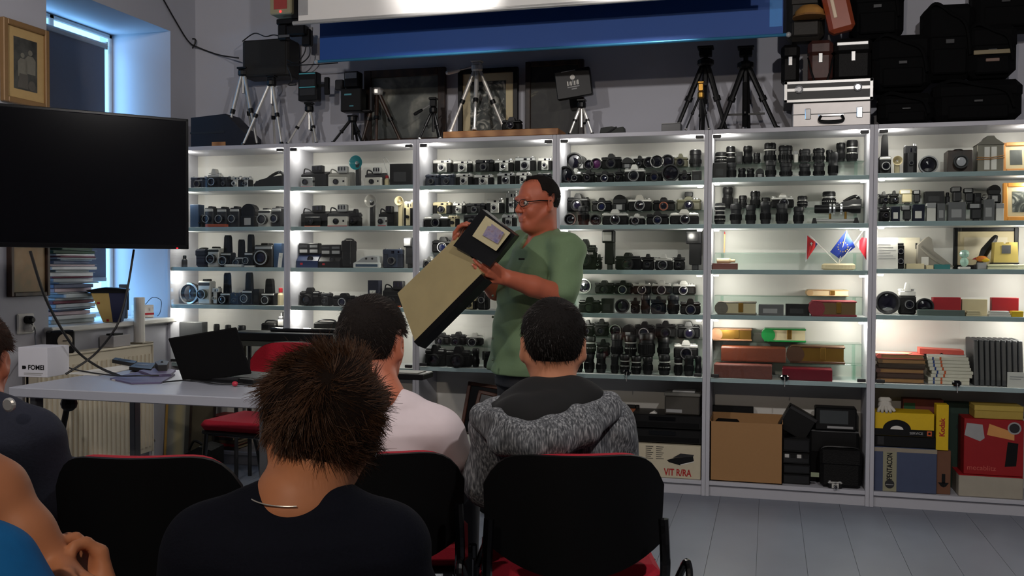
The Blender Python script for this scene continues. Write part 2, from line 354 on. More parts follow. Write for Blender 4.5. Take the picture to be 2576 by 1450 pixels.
def b_lens(t, w, h, d, rg, m='black', band=None, bands=2):
    Rr = w/2; s1 = .1+.1*rg.random(); s2 = .45+.15*rg.random()
    obj('barrel', MB().lathe([(Rr*.8, 0), (Rr*.8, h*.05), (Rr*.9, h*.06), (Rr*.9, h*s1), (Rr*.96, h*(s1+.02)), (Rr*.96, h*s2), (Rr*.88, h*(s2+.02)), (Rr*.88, h*.72), (Rr*.98, h*.75), (Rr*.98, h*.96), (Rr*.9, h), (.001, h)], n=22), m, t, 'auto')
    g = MB()
    for k in range(22):
        a = 2*math.pi*k/22; c, s_ = math.cos(a)*Rr*.97, math.sin(a)*Rr*.97; e = Rr*.075
        g.box(c-e, c+e, s_-e, s_+e, h*(s1+.05), h*(s2-.04))
    obj('grip_ring', g, 'blackm', t)
    if band:
        for k in range(bands):
            z = h*(.66-.26*k) if bands < 3 else h*(.85-.2*k)
            obj('metal_band', MB().lathe([(Rr*.99, z-h*.02), (Rr*1.03, z-h*.015), (Rr*1.03, z+h*.03), (Rr*.99, z+h*.035)], n=22), band, t)
    obj('lens_cap', MB().lathe([(Rr*.86, h), (Rr*.86, h+.003), (Rr*.5, h+.004), (.001, h+.004)], n=18), 'blackg' if rg.random() < .6 else 'dgrey', t)
def b_lensf(t, w, h, d, rg, m='black', glass='lensglass', ring='dgrey', L=.07):
    Rr = h/2; o = (0, L/2, Rr)
    l = obj('barrel', MB().lathe([(Rr*.7, 0), (Rr*.75, L*.2), (Rr*.9, L*.25), (Rr*.9, L*.6), (Rr, L*.65), (Rr, L), (Rr*.84, L), (Rr*.72, L*.85), (.0005, L*.84)], o, '-y', 24), m, t, 'auto')
    obj('front_glass', MB().lathe([(.0005, L*.92), (Rr*.4, L*.9), (Rr*.72, L*.85), (Rr*.72, L*.845)], o, '-y', 20), glass, l)
    obj('filter_ring', MB().lathe([(Rr*.86, L), (Rr*1.0, L), (Rr*1.0, L*1.04), (Rr*.86, L*1.04)], o, '-y', 24, True), ring, t)
def b_polaroid(t, w, h, d, rg, face='lgrey', body='black', stripe='red', off=0, fw_=.92, top='alu'):
    hb = h*.74
    obj('body', MB().prismx([(-d*.25, 0), (d*.5, 0), (d*.5, hb*.95), (d*.3, hb), (-d*.25, hb*.8)], -w/2, w/2), body, t)
    f = obj('front_panel', MB().box(-w*fw_/2+off*w, w*fw_/2+off*w, -d*.5, -d*.22, 0, hb*.62, .003), face, t)
    obj('stripe', MB().box(-w*fw_/2+off*w, w*fw_/2+off*w, -d*.505, -d*.45, .002, hb*.08), stripe, f)
    lens_front(t, (off*w-w*.03, -d*.5, hb*.33), hb*.17, .016, 'black', 'lensglass', 'dgrey', 18)
    obj('exposure_window', MB().box(off*w+w*.25, off*w+w*.33, -d*.51, -d*.48, hb*.3, hb*.42), 'black', f)
    v = obj('viewfinder', MB().box(-w*.1, w*.32, -d*.2, d*.2, hb*.9, h, .004), top, t)
    for x in (-w*.03, w*.11, w*.24): obj('finder_window', MB().box(x-w*.035, x+w*.035, -d*.21, -d*.19, hb*1.06, h*.95), 'lensglass', v)
    obj('strap', MB().tube(smooth_pts([(-w*.48, 0, hb*.8), (-w*.4, -.01, hb*1.15), (-w*.25, .0, hb*1.1), (-w*.15, 0, hb*.95)]), .004, 6), body, t)
def b_instant(t, w, h, d, rg, body='black', mark='red'):
    obj('body', MB().prismx([(-d*.5, 0), (d*.5, 0), (d*.5, h*.55), (d*.1, h*.6), (-d*.2, h*.5), (-d*.5, h*.28)], -w/2, w/2), body, t)
    fb = obj('flash_bar', MB().box(-w*.47, w*.47, -d*.3, d*.15, h*.56, h, .004), 'black', t)
    for x in (-.24, .24):
        obj('flash_window', MB().box(w*(x-.18), w*(x+.18), -d*.31, -d*.29, h*.61, h*.74), 'lgrey', fb)
        obj('label_plate', MB().box(w*(x-.18), w*(x+.18), -d*.31, -d*.29, h*.82, h*.92), 'dgrey' if x < 0 else 'grey', fb)
    lens_front(t, (w*.12, -d*.28, h*.36), h*.12, .02, 'black')
    obj('marking', MB().box(-w*.32, -w*.2, -d*.505, -d*.48, h*.12, h*.2), mark, t)
def b_cine(t, w, h, d, rg, body='dgrey', top='silver', grip=0, glass='lensglass'):
    """cine camera; grip>0: tall handle standing above the body by that share of the height"""
    hb = h*(1-grip)
    obj('body', MB().box(-w/2, w/2, -d/2, d/2, 0, hb*.92, .006), body, t)
    obj('nameplate', MB().box(-w*.46, w*.46, -d*.52, -d*.4, hb*.74, hb*.86, .002), top, t)
    lens_front(t, (0, -d/2, hb*.4), min(w*.36, hb*.3), .035, 'black', glass, 'alu')
    if grip: obj('handle', MB().prism([(-w*.30, hb*.9), (w*.30, hb*.9), (w*.24, h*.93), (w*.16, h), (-w*.16, h), (-w*.24, h*.93)], -d*.25, d*.25), 'blackm', t)
    else: obj('viewfinder', MB().box(-w*.2, w*.22, -d*.35, d*.4, hb*.9, h, .004), 'black', t)
def b_flash(t, w, h, d, rg, body='black', face='paper'):
    obj('body', MB().box(-w*.28, w*.5, -d*.4, d*.4, h*.14, h*.7, .004), body, t)
    hd = obj('flash_head', MB().box(-w*.5, w*.5, -d*.5, d*.45, h*.68, h, .005), body, t)
    obj('flash_window', MB().box(-w*.42, w*.3, -d*.53, -d*.48, h*.73, h*.96, .002), face, hd)
    obj('foot', MB().box(-w*.1, w*.32, -d*.25, d*.25, 0, h*.15, .003), 'dgrey', t)
def b_tlr(t, w, h, d, rg):
    obj('body', MB().box(-w/2, w/2, -d/2, d/2, 0, h*.92, .004), 'leather', t)
    obj('hood', MB().box(-w*.46, w*.46, -d*.4, d*.45, h*.92, h, .003), 'dgrey', t)
    for z in (.3, .68): lens_front(t, (0, -d/2, h*z), w*.36, .02, 'dgrey', 'lensglass', 'chrome')
def b_boxcam(t, w, h, d, rg, body='brown', lensR=.3):
    obj('body', MB().box(-w/2, w/2, -d/2, d/2, 0, h, .004), body, t)
    lens_front(t, (0, -d/2, h*.46), h*lensR, .04, 'black', mat((200,200,205), .1, coat=1), 'dgrey', 24)
    obj('handle', MB().tube(smooth_pts([(-w*.2, 0, h), (-w*.12, 0, h+.008), (w*.12, 0, h+.008), (w*.2, 0, h)]), .003), 'black', t)
def b_box(t, w, h, d, rg, body='grey', lid=None, label=None):
    obj('carton', MB().box(-w/2, w/2, -d/2, d/2, 0, h if not lid else h*.72, .0015), body, t)
    if lid: obj('lid', MB().box(-w*.505, w*.505, -d*.505, d*.505, h*.72, h, .0015), lid, t)
    if label: obj('label_sticker', MB().box(-w*.32, w*.25, -d/2-.001, -d/2+.001, h*.2, h*.62), label, t)
def b_book(t, w, h, d, rg, cover='brown', pages='cream', clasp='brass', spine='l'):
    c = h*.13; sg = -1 if spine == 'l' else 1
    m = MB().box(-w/2, w/2, -d/2, d/2, 0, c, .002).box(-w/2, w/2, -d/2, d/2, h-c, h, min(.004, c*.4))
    if spine in 'lr': m.lathe([(h*.5, -d/2), (h*.5, d/2)], (sg*w*.5-sg*h*.28, 0, h/2), 'y', 16)
    else: m.box(-w/2, w/2, -d/2-.001, -d/2+.004, c*.5, h-c*.5, .002)
    obj('cover', m, cover, t)
    obj('pages', MB().box(-w*.475, w*.475, -d*.47, d*.47, c*.9, h-c*.9), pages, t)
    if clasp and spine != 'f': obj('clasp', MB().box(w*.1*-sg-.012, w*.1*-sg+.012, -d/2-.002, -d/2+.003, h*.22, h*.9, .001), clasp, t)
def b_bag(t, w, h, d, rg, m='leather', strap=True, flap=True):
    obj('body', MB().box(-w/2, w/2, -d/2, d/2, 0, h*.9, min(w, h, d)*.16), m, t)
    if flap: obj('flap', MB().box(-w*.51, w*.51, -d*.55, d*.5, h*.55, h*.95, min(w, h, d)*.12), m, t)
    if strap: obj('strap', MB().tube(smooth_pts([(-w*.5, 0, h*.7), (-w*.42, 0, h*.96), (0, -.01, h), (w*.42, 0, h*.96), (w*.5, 0, h*.7)]), .005, 6), 'black', t)
def b_cup(t, w, h, d, rg, m='black', capm='red'):
    obj('body', MB().lathe([(w*.5, 0), (w*.5, h*.6), (w*.3, h*.7), (w*.28, h*.74)], n=14), m, t)
    obj('cap', MB().lathe([(w*.33, h*.74), (w*.33, h*.97), (w*.2, h)], n=14), capm, t)
def b_reflector(t, w, h, d, rg, m=mat((226,222,214),.3,metal=.25), stem='dgrey'):
    Rr = w/2; zc = h-Rr
    obj('reflector', MB().lathe([(Rr*.2, .0), (Rr*.7, .012), (Rr, .04), (Rr*.96, .04), (Rr*.62, .018), (.001, .008)], (0, .02, zc), '-y', 22), m, t, 'auto')
    obj('bulb', MB().ball((0, -.004, zc), Rr*.28), 'chrome', t)
    obj('stem', MB().box(-.012, .012, .0, .03, 0, zc, .003), stem, t)
def b_tube(t, w, h, d, rg, m='paper'):
    obj('roll', MB().lathe([(h/2, -w/2), (h/2, w/2)], (0, 0, h/2), 'x', 16), m, t)
    obj('end_cap', MB().lathe([(h*.52, -w*.52), (h*.52, -w*.44)], (0, 0, h/2), 'x', 16).lathe([(h*.52, w*.44), (h*.52, w*.52)], (0, 0, h/2), 'x', 16), 'lgrey', t)
def b_dome(t, w, h, d, rg, m='black'):
    obj('body', MB().box(-w/2, w/2, -d/2, d/2, 0, h*.5, .005), m, t)
    obj('hood', MB().lathe([(w*.5, -d*.4), (w*.5, d*.4)], (0, 0, h-w*.5 if h > w else h*.5), 'y', 18), m, t)
    obj('glare_plate', MB().box(-w*.22, w*.22, -d*.52, -d*.48, h*.1, h*.4), 'lgrey', t)
def b_video(t, w, h, d, rg):
    obj('body', MB().prism([(-w*.5, .0), (w*.5, 0), (w*.5, h*.7), (w*.1, h*.62), (-w*.3, h*.45), (-w*.5, h*.2)], -d/2, d/2), 'black', t)
    obj('handle', MB().tube(smooth_pts([(-w*.2, 0, h*.5), (w*.05, 0, h*.8), (w*.3, 0, h*.95), (w*.45, 0, h*.7)]), .009, 8), 'leather', t)
    obj('lens', MB().lathe([(h*.22, 0), (h*.22, w*.12)], (-w*.42, 0, h*.24), '-x', 16), 'dgrey', t)
    obj('strap', MB().tube(smooth_pts([(w*.3, -.02, h*.9), (w*.42, -.03, h), (w*.48, -.02, h*.8)]), .003, 6), 'lgrey', t)
def b_smile(t, w, h, d, rg):
    wm = mat((214,216,214), .35); n = 12
    obj('body', MB().box(-w/2, w/2, -d/2, d/2, 0, h*.42, .004), wm, t); obj('card_slot', MB().box(-w*.4, w*.4, -d*.52, -d*.45, h*.1, h*.3, .001), mat((60,80,100), .4), t)
    arc = [(-w*.46, h*.42), (-w*.36, h*.55), (-w*.2, h*.82), (0, h*.96), (w*.2, h), (w*.44, h*.94), (w*.47, h*.42)]
    f_ = obj('curved_front', MB().prism(arc, -d*.4, d*.4), wm, t); obj('face_plate', MB().prism([(x*.84, h*.46+(z-h*.42)*.8) for x, z in arc], -d*.43, -d*.38), 'lgrey', t)
    for x in (-.02, .2): obj('sensor_dot', MB().lathe([(w*.035, 0), (w*.035, .003)], (w*x, -d*.43, h*.74), '-y', 12), 'black', t)
K = {}   # code -> (object name, description, category, builder, kwargs, depth)
def kind(code, name, desc, cat, fn, d=.06, **kw): K[code] = (name, desc, cat, fn, kw, d)
kind('slr','reflex_camera','black reflex camera','camera',b_slr,.05)
kind('slr2','reflex_camera','black reflex camera with a bright lens','camera',b_slr,.05,ring='chrome',glass='blueglass')
kind('slrb','reflex_camera','large black reflex camera','camera',b_slr,.07,body='blackm',big=1.05)
kind('slrs','reflex_camera','silver topped reflex camera','camera',b_slr,.05,top='silver',ring='chrome')
kind('slrg','reflex_camera','olive grey reflex camera','camera',b_slr,.05,top=mat((84,82,62),.6),body=mat((70,68,52),.6))
kind('slrf','reflex_camera','olive reflex camera with raised flash','camera',b_slr,.05,top=mat((84,82,62),.6),body=mat((70,68,52),.6),flash=True)
kind('slro','reflex_camera','black reflex camera with orange stripe','camera',b_slr,.05,lens=mat((60,40,34),.5),ring=mat((150,74,46),.5))
kind('slrw','reflex_camera','dark reflex camera with blue lens','camera',b_slr,.05,glass='blueglass',big=1.1)
kind('cmp','compact_camera','silver and black viewfinder camera','camera',b_compact,.04)
kind('cmpw','compact_camera','cream and black viewfinder camera','camera',b_compact,.04,top='cream',lens='black',ring='dgrey')
kind('cmpk','compact_camera','dark grey viewfinder camera','camera',b_compact,.04,top='dgrey',lens='dgrey',ring='grey')
kind('cmpb','compact_camera','dark blue viewfinder camera','camera',b_compact,.04,top=mat((40,48,66),.4),body=mat((24,30,46),.5),lens='dgrey',ring='grey')
kind('cmpv','compact_camera','silver grey camera with a tall finder','camera',b_compact,.04,top='alu',lens='dgrey')
kind('len','photo_lens','black upright lens','lens',b_lens,.06)
kind('lens','photo_lens','black upright lens with silver bands','lens',b_lens,.06,band='silver')
kind('lenw','photo_lens','black upright lens with one white ring','lens',b_lens,.06,band='paper',bands=1)
kind('leng','photo_lens','grey upright lens','lens',b_lens,.06,m='dgrey')
kind('lenb','photo_lens','silver banded upright lens','lens',b_lens,.06,m='dgrey',band='silver',bands=4)
kind('lf','photo_lens','black lens facing forward','lens',b_lensf,.07)
kind('lfs','photo_lens','lens with silver ring facing forward','lens',b_lensf,.07,ring='chrome')
kind('lfp','photo_lens','lens with purple glass facing forward','lens',b_lensf,.07,glass='purpleglass')
kind('lfb','photo_lens','lens with blue glass facing forward','lens',b_lensf,.07,glass='blueglass')
kind('pol','instant_camera','folding instant camera with pale front','camera',b_polaroid,.09,stripe='red',face=mat((214,210,200),.4),body='dgrey')
kind('polb','instant_camera','bulky black instant camera','camera',b_polaroid,.1,face='alu',off=-.2,fw_=.5,body='black',top='black')
kind('polk','instant_camera','black instant camera with red stripe','camera',b_polaroid,.1,face='black',body='black',top='black',stripe='orange',fw_=.6)
kind('pols','instant_camera','silver grey instant camera','camera',b_polaroid,.1,face=mat((220,216,206),.4),body=mat((150,148,140),.4),stripe='lgrey',fw_=.8)
kind('ins','instant_camera','black instant camera with flash bar','camera',b_instant,.1)
kind('insb','instant_camera','blue black instant camera with flash bar','camera',b_instant,.1,body=mat((26,44,84),.4))
kind('cine','cine_camera','black cine camera','camera',b_cine,.07)
kind('cines','cine_camera','silver cine camera','camera',b_cine,.07,body='silver',top='dgrey')
kind('cineg','cine_camera','dark cine camera with tall grip','camera',b_cine,.06,body='dgrey',grip=.6)
kind('cineh','cine_camera','black cine camera with upright handle','camera',b_cine,.06,body='black',grip=.5)
kind('cineb','cine_camera','cine camera with wide round lens','camera',b_cine,.08,body='dgrey',top='alu',glass='blueglass')
kind('fls','flash_unit','black flash gun with bright window','flash',b_flash,.06)
kind('flsg','flash_unit','grey flash gun','flash',b_flash,.05,body='dgrey',face='lgrey')
kind('flsw','flash_unit','cream flash gun with square window','flash',b_flash,.05,body='cream',face='paper')
kind('reft','flash_reflector','teal glass flash dish','flash',b_reflector,.05,m=mat((20,150,160),.2,coat=.5))
kind('flsk','flash_unit','tall dark flash gun','flash',b_flash,.06,face='black')
kind('smi','toy_camera','white curved toy camera with two round dots','camera',b_smile,.06)
kind('boxn','wooden_box','reddish brown wooden box','box',b_box,.07,body=mat((104,52,44),.5))
kind('tlr','twin_lens_camera','black twin lens camera','camera',b_tlr,.07)
kind('boxk','film_box','small black box','box',b_box,.06,body='black',label='dgrey')
kind('boxg','film_box','small grey box','box',b_box,.06,body='grey',label='lgrey')
kind('boxw','film_box','small white lidded box','box',b_box,.05,body='paper',lid='lgrey')
kind('boxc','film_box','small cream box','box',b_box,.06,body='cream')
kind('boxr','film_box','red carton','box',b_box,.06,body='red')
kind('boxo','film_box','flat orange box','box',b_box,.06,body='orange')
kind('boxb','film_box','blue carton','box',b_box,.06,body=mat((38,62,92),.5))
kind('boxt','film_box','flat teal box','box',b_box,.04,body=mat((40,120,120),.5))
kind('boxl','film_box','long grey green box','box',b_box,.07,body=mat((92,106,100),.5))
kind('boxs','film_box','dark box with a white front label','box',b_box,.05,body='navy',label='paper')
kind('tub','paper_tube','white tube lying flat','tube',b_tube,.03)
kind('bag','camera_pouch','dark camera pouch','bag',b_bag,.08,m='navy')
kind('bagk','camera_pouch','black leather camera case','bag',b_bag,.08)
kind('cup','film_canister','small bottle with red cap','bottle',b_cup,.03,m='cream')
kind('cupk','film_canister','small dark bottle','bottle',b_cup,.03,m='dgrey',capm='black')
kind('ref','flash_reflector','silver dish flash reflector','flash',b_reflector,.05)
kind('refg','flash_reflector','cream flash with round reflector','flash',b_reflector,.05,m='cream',stem='cream')
kind('dom','domed_camera','black domed camera','camera',b_dome,.07)
kind('vid','video_camera','long black video camera','camera',b_video,.1)
kind('bxc','wooden_camera','brown wooden box camera with round lens','camera',b_boxcam,.11,body='dwood')
kind('alb','photo_album','grey photo album with clasp','album',b_book,.13,cover=mat((112,106,94),.5,var=.2,scale=80,bump=.2))
kind('albr','photo_album','red plush photo album with gilt pages','album',b_book,.14,cover=mat((150,52,62),.7,var=.2,scale=150,bump=.3),pages=mat((120,92,52),.6))
kind('albd','photo_album','deep red leather photo album','album',b_book,.14,cover=mat((120,12,34),.35,coat=.3),spine='f')
kind('albn','photo_album','reddish brown leather photo album','album',b_book,.14,cover=mat((120,58,34),.45,var=.2,scale=60,bump=.2),spine='f')
kind('albp','photo_album','dusky pink brown patterned photo album','album',b_book,.14,cover=mat((116,62,52),.6,var=.4,scale=70,bump=.3),spine='f')
kind('albo','photo_album','album with pale top and gilt edges','album',b_book,.13,cover=mat((140,100,70),.5,var=.3,scale=40,bump=.3),pages='brass')
kind('albg','photo_album','green photo album with gilt ornaments','album',b_book,.14,cover=mat((34,150,72),.35,coat=.3))
kind('albb','photo_album','brown photo album with wide gilt pages','album',b_book,.14,cover=mat((84,52,28),.45),pages='brass')
kind('albt','photo_album','tan photo album','album',b_book,.12,cover=mat((196,164,118),.5),pages=mat((210,190,150),.7))
CATN = {}
PLACED = {}
def place(u, r, tier, items, dz=0):
    """items: (code, x0, x1, ytop[, description]) in photo pixels; tier f = shelf front, b = on the riser, m = on the lower riser"""
    zbase = {'f': ZU[u][r], 'b': None, 'm': None}[tier]
    Yc = {'f': .085, 'b': .222, 'm': .155}[tier]
    if tier == 'b': zbase = RZ[u, r][0]
    if tier == 'm': zbase = RZ[u, r][1]
    if tier == 'f' and (u, r) not in RZ: Yc = .12
    for i, it in enumerate(sorted(items, key=lambda q: q[1])):
        code, x0, x1, yt = it[:4]; nm, desc, cat, fn, kw, d = K[code]
        if len(it) > 4: desc = it[4]
        Y = Yc-d/2; a, b = onY(x0, yt, Y), onY(x1, yt, Y)
        ww = max(.012, (b.x-a.x)*.985); hh = max(.018, (a.z+b.z)/2-zbase)
        lim0, lim1 = u*UW+.022+ww/2, (u+1)*UW-.022-ww/2
        xc = min(max((a.x+b.x)/2, lim0), lim1)
        has = (u, r) in RZ
        tn = ('' if not has else {'f': 'front row, ', 'b': 'glass riser, ', 'm': 'lower riser, '}[tier])
        lab = f"{desc}, {ORD[i]} from left, {tn}{ORD[r] if r else 'top'} shelf, {ORD[u]} cabinet"
        t = thing(nm, lab, cat, (xc, Yc, zbase+.0006), R.uniform(-.04, .04), f"collection on the {ORD[r] if r else 'top'} shelf of the {ORD[u]} cabinet")
        fn(t, ww, hh, min(d, .115), R, **kw); PLACED[u, r, tier, i] = (t, ww, hh, min(d, .115))
# --- first cabinet
place(0,0,'f',[('cmpb',478,520,443),('slrs',521,552,425,'silver camera with square flash shoe'),('cmpk',553,578,443),('cmp',579,606,443),('cmpv',608,630,444),('vid',637,710,430)])
place(0,1,'f',[('boxb',478,500,515),('cmpk',502,512,540,'tiny yellowish camera'),('cine',513,537,519),('cine',545,570,520),('cine',577,601,519),('dom',604,640,513,'rounded black cine camera'),('cines',648,680,524),('cineb',682,708,519)])
place(0,2,'f',[('cupk',441,453,643),('bag',490,520,625),('cines',521,550,621),('cineh',553,581,592),('cineg',590,612,603),('cineh',614,636,590),('cineb',639,686,612),('boxb',688,708,613)])
place(0,3,'f',[('lfs',456,494,712,'silver lens camera lying tilted'),('cines',497,528,703,'silver cine camera with wide lens'),('cmp',531,551,722),('cineg',553,578,687),('cmpb',579,605,735),('cineh',608,634,686),('boxk',636,652,728),('cineh',656,690,702),('cup',696,710,725)])
place(0,4,'f',[('boxg',440,497,811),('len',531,545,818),('len',560,574,820),('len',592,611,821),('bagk',656,694,808),('cine',698,712,786)])
# --- second cabinet
place(1,0,'f',[('polb',752,816,415),('pols',820,876,417),('reft',877,911,391,'teal glass flash dish on a stem'),('pol',914,960,420),('cup',965,977,441),('boxk',980,1036,412,'black folding camera with wire loop')])
place(1,1,'f',[('polk',752,818,516),('pol',821,876,514),('slr',880,904,526),('ref',915,946,489,'large silver flash dish'),('polb',948,988,518,'dark blue press camera'),('refg',991,1013,494),('cmpw',1015,1037,503)])
place(1,2,'f',[('insb',745,799,612),('ins',801,856,616),('bagk',858,884,602,'tall grey camera case'),('smi',887,957,643),('boxg',0,0,0)][:4]+[('flsg',1014,1037,598,'blue camera with folded flash'),('cmpb',962,1012,624,'black and bright blue compact camera')])
place(1,3,'f',[('slr',752,803,724,'black camera with wide round lens'),('cmpk',806,832,736),('slr2',834,894,738),('boxs',925,953,706,'blue grey box camera'),('polk',958,1020,708)])
place(1,4,'f',[('bagk',788,842,806)])
# --- third cabinet
place(2,0,'b',[('cmp',1088,1136,400),('cmp',1139,1186,402),('cmpk',1195,1241,400),('cmp',1243,1290,400),('cmpv',1294,1346,393),('cmp',1352,1389,394)])
place(2,0,'f',[('cmpb',1069,1105,437),('cmpb',1107,1143,436),('cmp',1146,1188,435),('cmp',1191,1240,438),('cmpv',1250,1294,433),('cmp',1297,1334,432),('cmpk',1350,1386,434)])
place(2,1,'b',[('cmpw',1088,1134,507),('cmp',1138,1169,508),('cmpk',1172,1220,510),('cmp',1222,1266,499),('cmpv',1272,1300,480),('slr',1320,1375,500)])
place(2,1,'f',[('slrs',1061,1124,538),('cmpw',1127,1152,541),('cmpk',1165,1210,538),('cmpv',1262,1297,538),('cmp',1310,1360,537)])
place(2,2,'b',[('slr2',1079,1135,596),('slr',1140,1190,600),('slr',1290,1345,600)])
place(2,2,'f',[('slrs',1064,1093,646),('cmp',1097,1121,645),('slr',1300,1350,640)])
place(2,3,'f',[('cmp',1070,1115,730),('cmp',1125,1160,748),('cmpw',1164,1198,747),('slrs',1200,1228,704),('slr',1260,1310,720)])
place(2,4,'b',[('slr',1092,1130,838),('slr',1132,1170,836),('slrs',1172,1212,838),('slr',1240,1290,840)])
place(2,4,'f',[('slrb',1068,1118,868),('slrb',1121,1181,872),('len',1184,1202,880),('slrb',1215,1270,876)])
# --- fourth cabinet
place(3,0,'b',[('lf',1415,1449,384),('dom',1452,1472,392),('lf',1473,1488,402),('lfp',1489,1510,398),('slrb',1512,1562,387),('dom',1564,1592,396),('slr',1594,1624,392),('lf',1626,1640,395),('lfs',1641,1664,389),('lf',1666,1692,389),('slrg',1694,1730,387),('len',1733,1764,378)])
place(3,0,'f',[('lf',1415,1431,418),('slrs',1433,1462,424),('slr',1464,1496,426),('slr2',1498,1544,430),('slr',1546,1568,424),('slrs',1570,1622,414,'silver camera with a mirror bright lens'),('slrw',1624,1667,428),('lf',1669,1704,413),('slr',1706,1738,428),('boxk',1740,1764,430)])
place(3,1,'b',[('slrb',1426,1480,487),('slr2',1488,1538,498),('dom',1541,1575,490),('slrs',1578,1639,491,'black and silver reflex camera'),('slro',1642,1697,497),('slrf',1701,1764,483)])
place(3,1,'f',[('lfs',1416,1450,537),('len',1452,1480,520),('lf',1483,1512,540),('slrs',1514,1580,527),('slrs',1582,1622,538),('slr2',1625,1682,532),('slrs',1684,1758,527,'pale silver reflex camera')])
place(3,2,'f',[('slrb',1443,1499,602,'black reflex camera in case with printed strap'),('slr2',1501,1512,640),('fls',1514,1545,580,'tall black flash gun with bright square window'),('slrb',1547,1612,636),('slr',1614,1645,639),('slrs',1647,1692,640),('slr',1694,1722,640),('flsk',1725,1764,583)])
place(3,3,'b',[('lfs',1450,1487,702),('slrb',1496,1542,706),('slr2',1544,1590,706),('slrs',1592,1637,706),('slrs',1639,1689,706),('slrs',1691,1750,707,'silver topped camera with wide lens')])
place(3,3,'f',[('slr',1455,1510,748),('boxk',1512,1542,752),('lf',1545,1584,753),('slr',1586,1608,750),('len',1610,1635,744),('slr',1637,1675,746),('len',1677,1708,745),('slr2',1710,1762,752)])
place(3,4,'b',[('slr',1462,1493,806),('slr',1495,1530,803),('lfs',1533,1562,817),('dom',1565,1594,818),('slr2',1596,1646,810),('slr',1648,1700,808),('slrb',1703,1760,810)])
place(3,4,'m',[('lens',1468,1497,848),('slr',1500,1532,855),('len',1535,1566,843),('lens',1569,1600,846),('len',1604,1646,840),('len',1652,1684,850),('slrs',1694,1756,857)])
place(3,4,'f',[('len',1440,1464,895),('len',1467,1493,893),('len',1497,1523,890),('len',1534,1555,895),('lens',1557,1582,894),('lens',1586,1612,898),('len',1615,1641,900),('lens',1655,1685,896),('lenw',1694,1716,902),('len',1719,1745,898),('len',1747,1764,900)])
# --- fifth cabinet
place(4,0,'b',[('lens',1792,1824,384),('lens',1826,1850,369),('boxk',1853,1868,382),('len',1869,1893,368),('len',1895,1913,385),('lenw',1922,1953,360),('len',1958,1995,367),('boxw',1998,2008,380),('leng',2010,2040,376),('len',2045,2076,374),('len',2078,2096,378),('len',2104,2128,360),('lens',2130,2160,353)])
place(4,0,'f',[('boxk',1790,1825,410),('leng',1828,1852,410),('len',1856,1876,424),('len',1878,1898,425),('dom',1900,1922,424),('leng',1925,1953,405),('leng',1961,1994,410),('leng',2010,2040,412),('leng',2046,2076,410),('leng',2084,2110,383)])
place(4,1,'b',[('len',1817,1844,472),('boxk',1846,1857,500),('len',1858,1879,493),('len',1887,1913,482),('lens',1915,1938,498),('slrs',1940,1998,487,'silver and black bellows camera'),('lens',2006,2032,494),('lens',2069,2104,483),('vid',2106,2168,492,'dark telescope body with silver end')])
place(4,1,'f',[('lenb',1797,1824,512),('leng',1836,1866,514),('leng',1875,1902,516),('leng',1912,1940,508),('leng',1952,1983,512),('leng',1996,2023,521)])
place(4,2,'f',[('boxn',1789,1854,663)])
place(4,3,'b',[('albt',2031,2136,730)])
place(4,3,'f',[('alb',1804,1904,760),('boxg',1908,1972,767,'small dark stereo viewer with brass end'),('boxk',1976,2037,766,'small dark stereo viewer with gilt corner'),('albr',2042,2157,758)])
place(4,4,'b',[('albo',1786,1886,828),('albg',1922,2029,828)])
place(4,4,'m',[('albn',1812,1978,875),('albb',1988,2129,872)])
place(4,4,'f',[('albp',1795,1944,919),('albd',1968,2096,929)])
# --- sixth cabinet
place(5,0,'f',[('cineh',2212,2243,338,'black camera with tall pole'),('refg',2246,2272,392,'clear plastic covered flash'),('cmpk',2275,2308,362,'black bellows camera'),('lfs',2314,2360,392,'round magnifier lens'),('bxc',2383,2449,378)])
place(5,1,'b',[('slr',2212,2236,482),('slr',2238,2262,480),('flsw',2264,2296,477),('flsg',2298,2316,478),('boxk',2327,2376,482),('cupk',2379,2391,484,'green film canister'),('flsg',2394,2420,470),('flsg',2426,2450,473),('boxk',2452,2468,486),('ref',2469,2486,487),('dom',2488,2520,465)])
place(5,1,'f',[('slr',2212,2240,512),('boxs',2243,2264,520),('flsg',2268,2293,517),('boxs',2297,2327,515),('boxw',2332,2355,511),('boxg',2358,2378,512),('boxg',2386,2431,509),('flsg',2437,2471,512),('boxg',2475,2503,502),('boxw',2506,2526,512)])
place(5,2,'f',[('tlr',2254,2275,612),('boxc',2280,2326,664),('boxt',2350,2391,666),('boxc',2330,2348,668)])
place(5,3,'f',[('lf',2207,2260,733,'huge black lens hood facing forward'),('slrs',2262,2306,712,'silver camera with raised square finder'),('lf',2310,2344,751),('boxr',2347,2418,749),('boxc',2421,2485,754),('boxr',2496,2564,750)])
t, w_, h_, d_ = PLACED[3,2,'f',0]
nk = obj('neck_strap', MB().box(-w_*.1, w_*.46, -d_*.66, -d_*.5, h_*.4, h_*.66, .004), 'blackm', t); text('Nikon', .022, 'paper', t, (w_*.16, -d_*.67, h_*.54), bold=.0005)
# ================================================================== MORE CABINET CONTENTS
RX = math.pi/2
def X_at(px, Y, py=600): return onY(px, py, Y).x
def Z_at(px, py, Y): return onY(px, py, Y).z
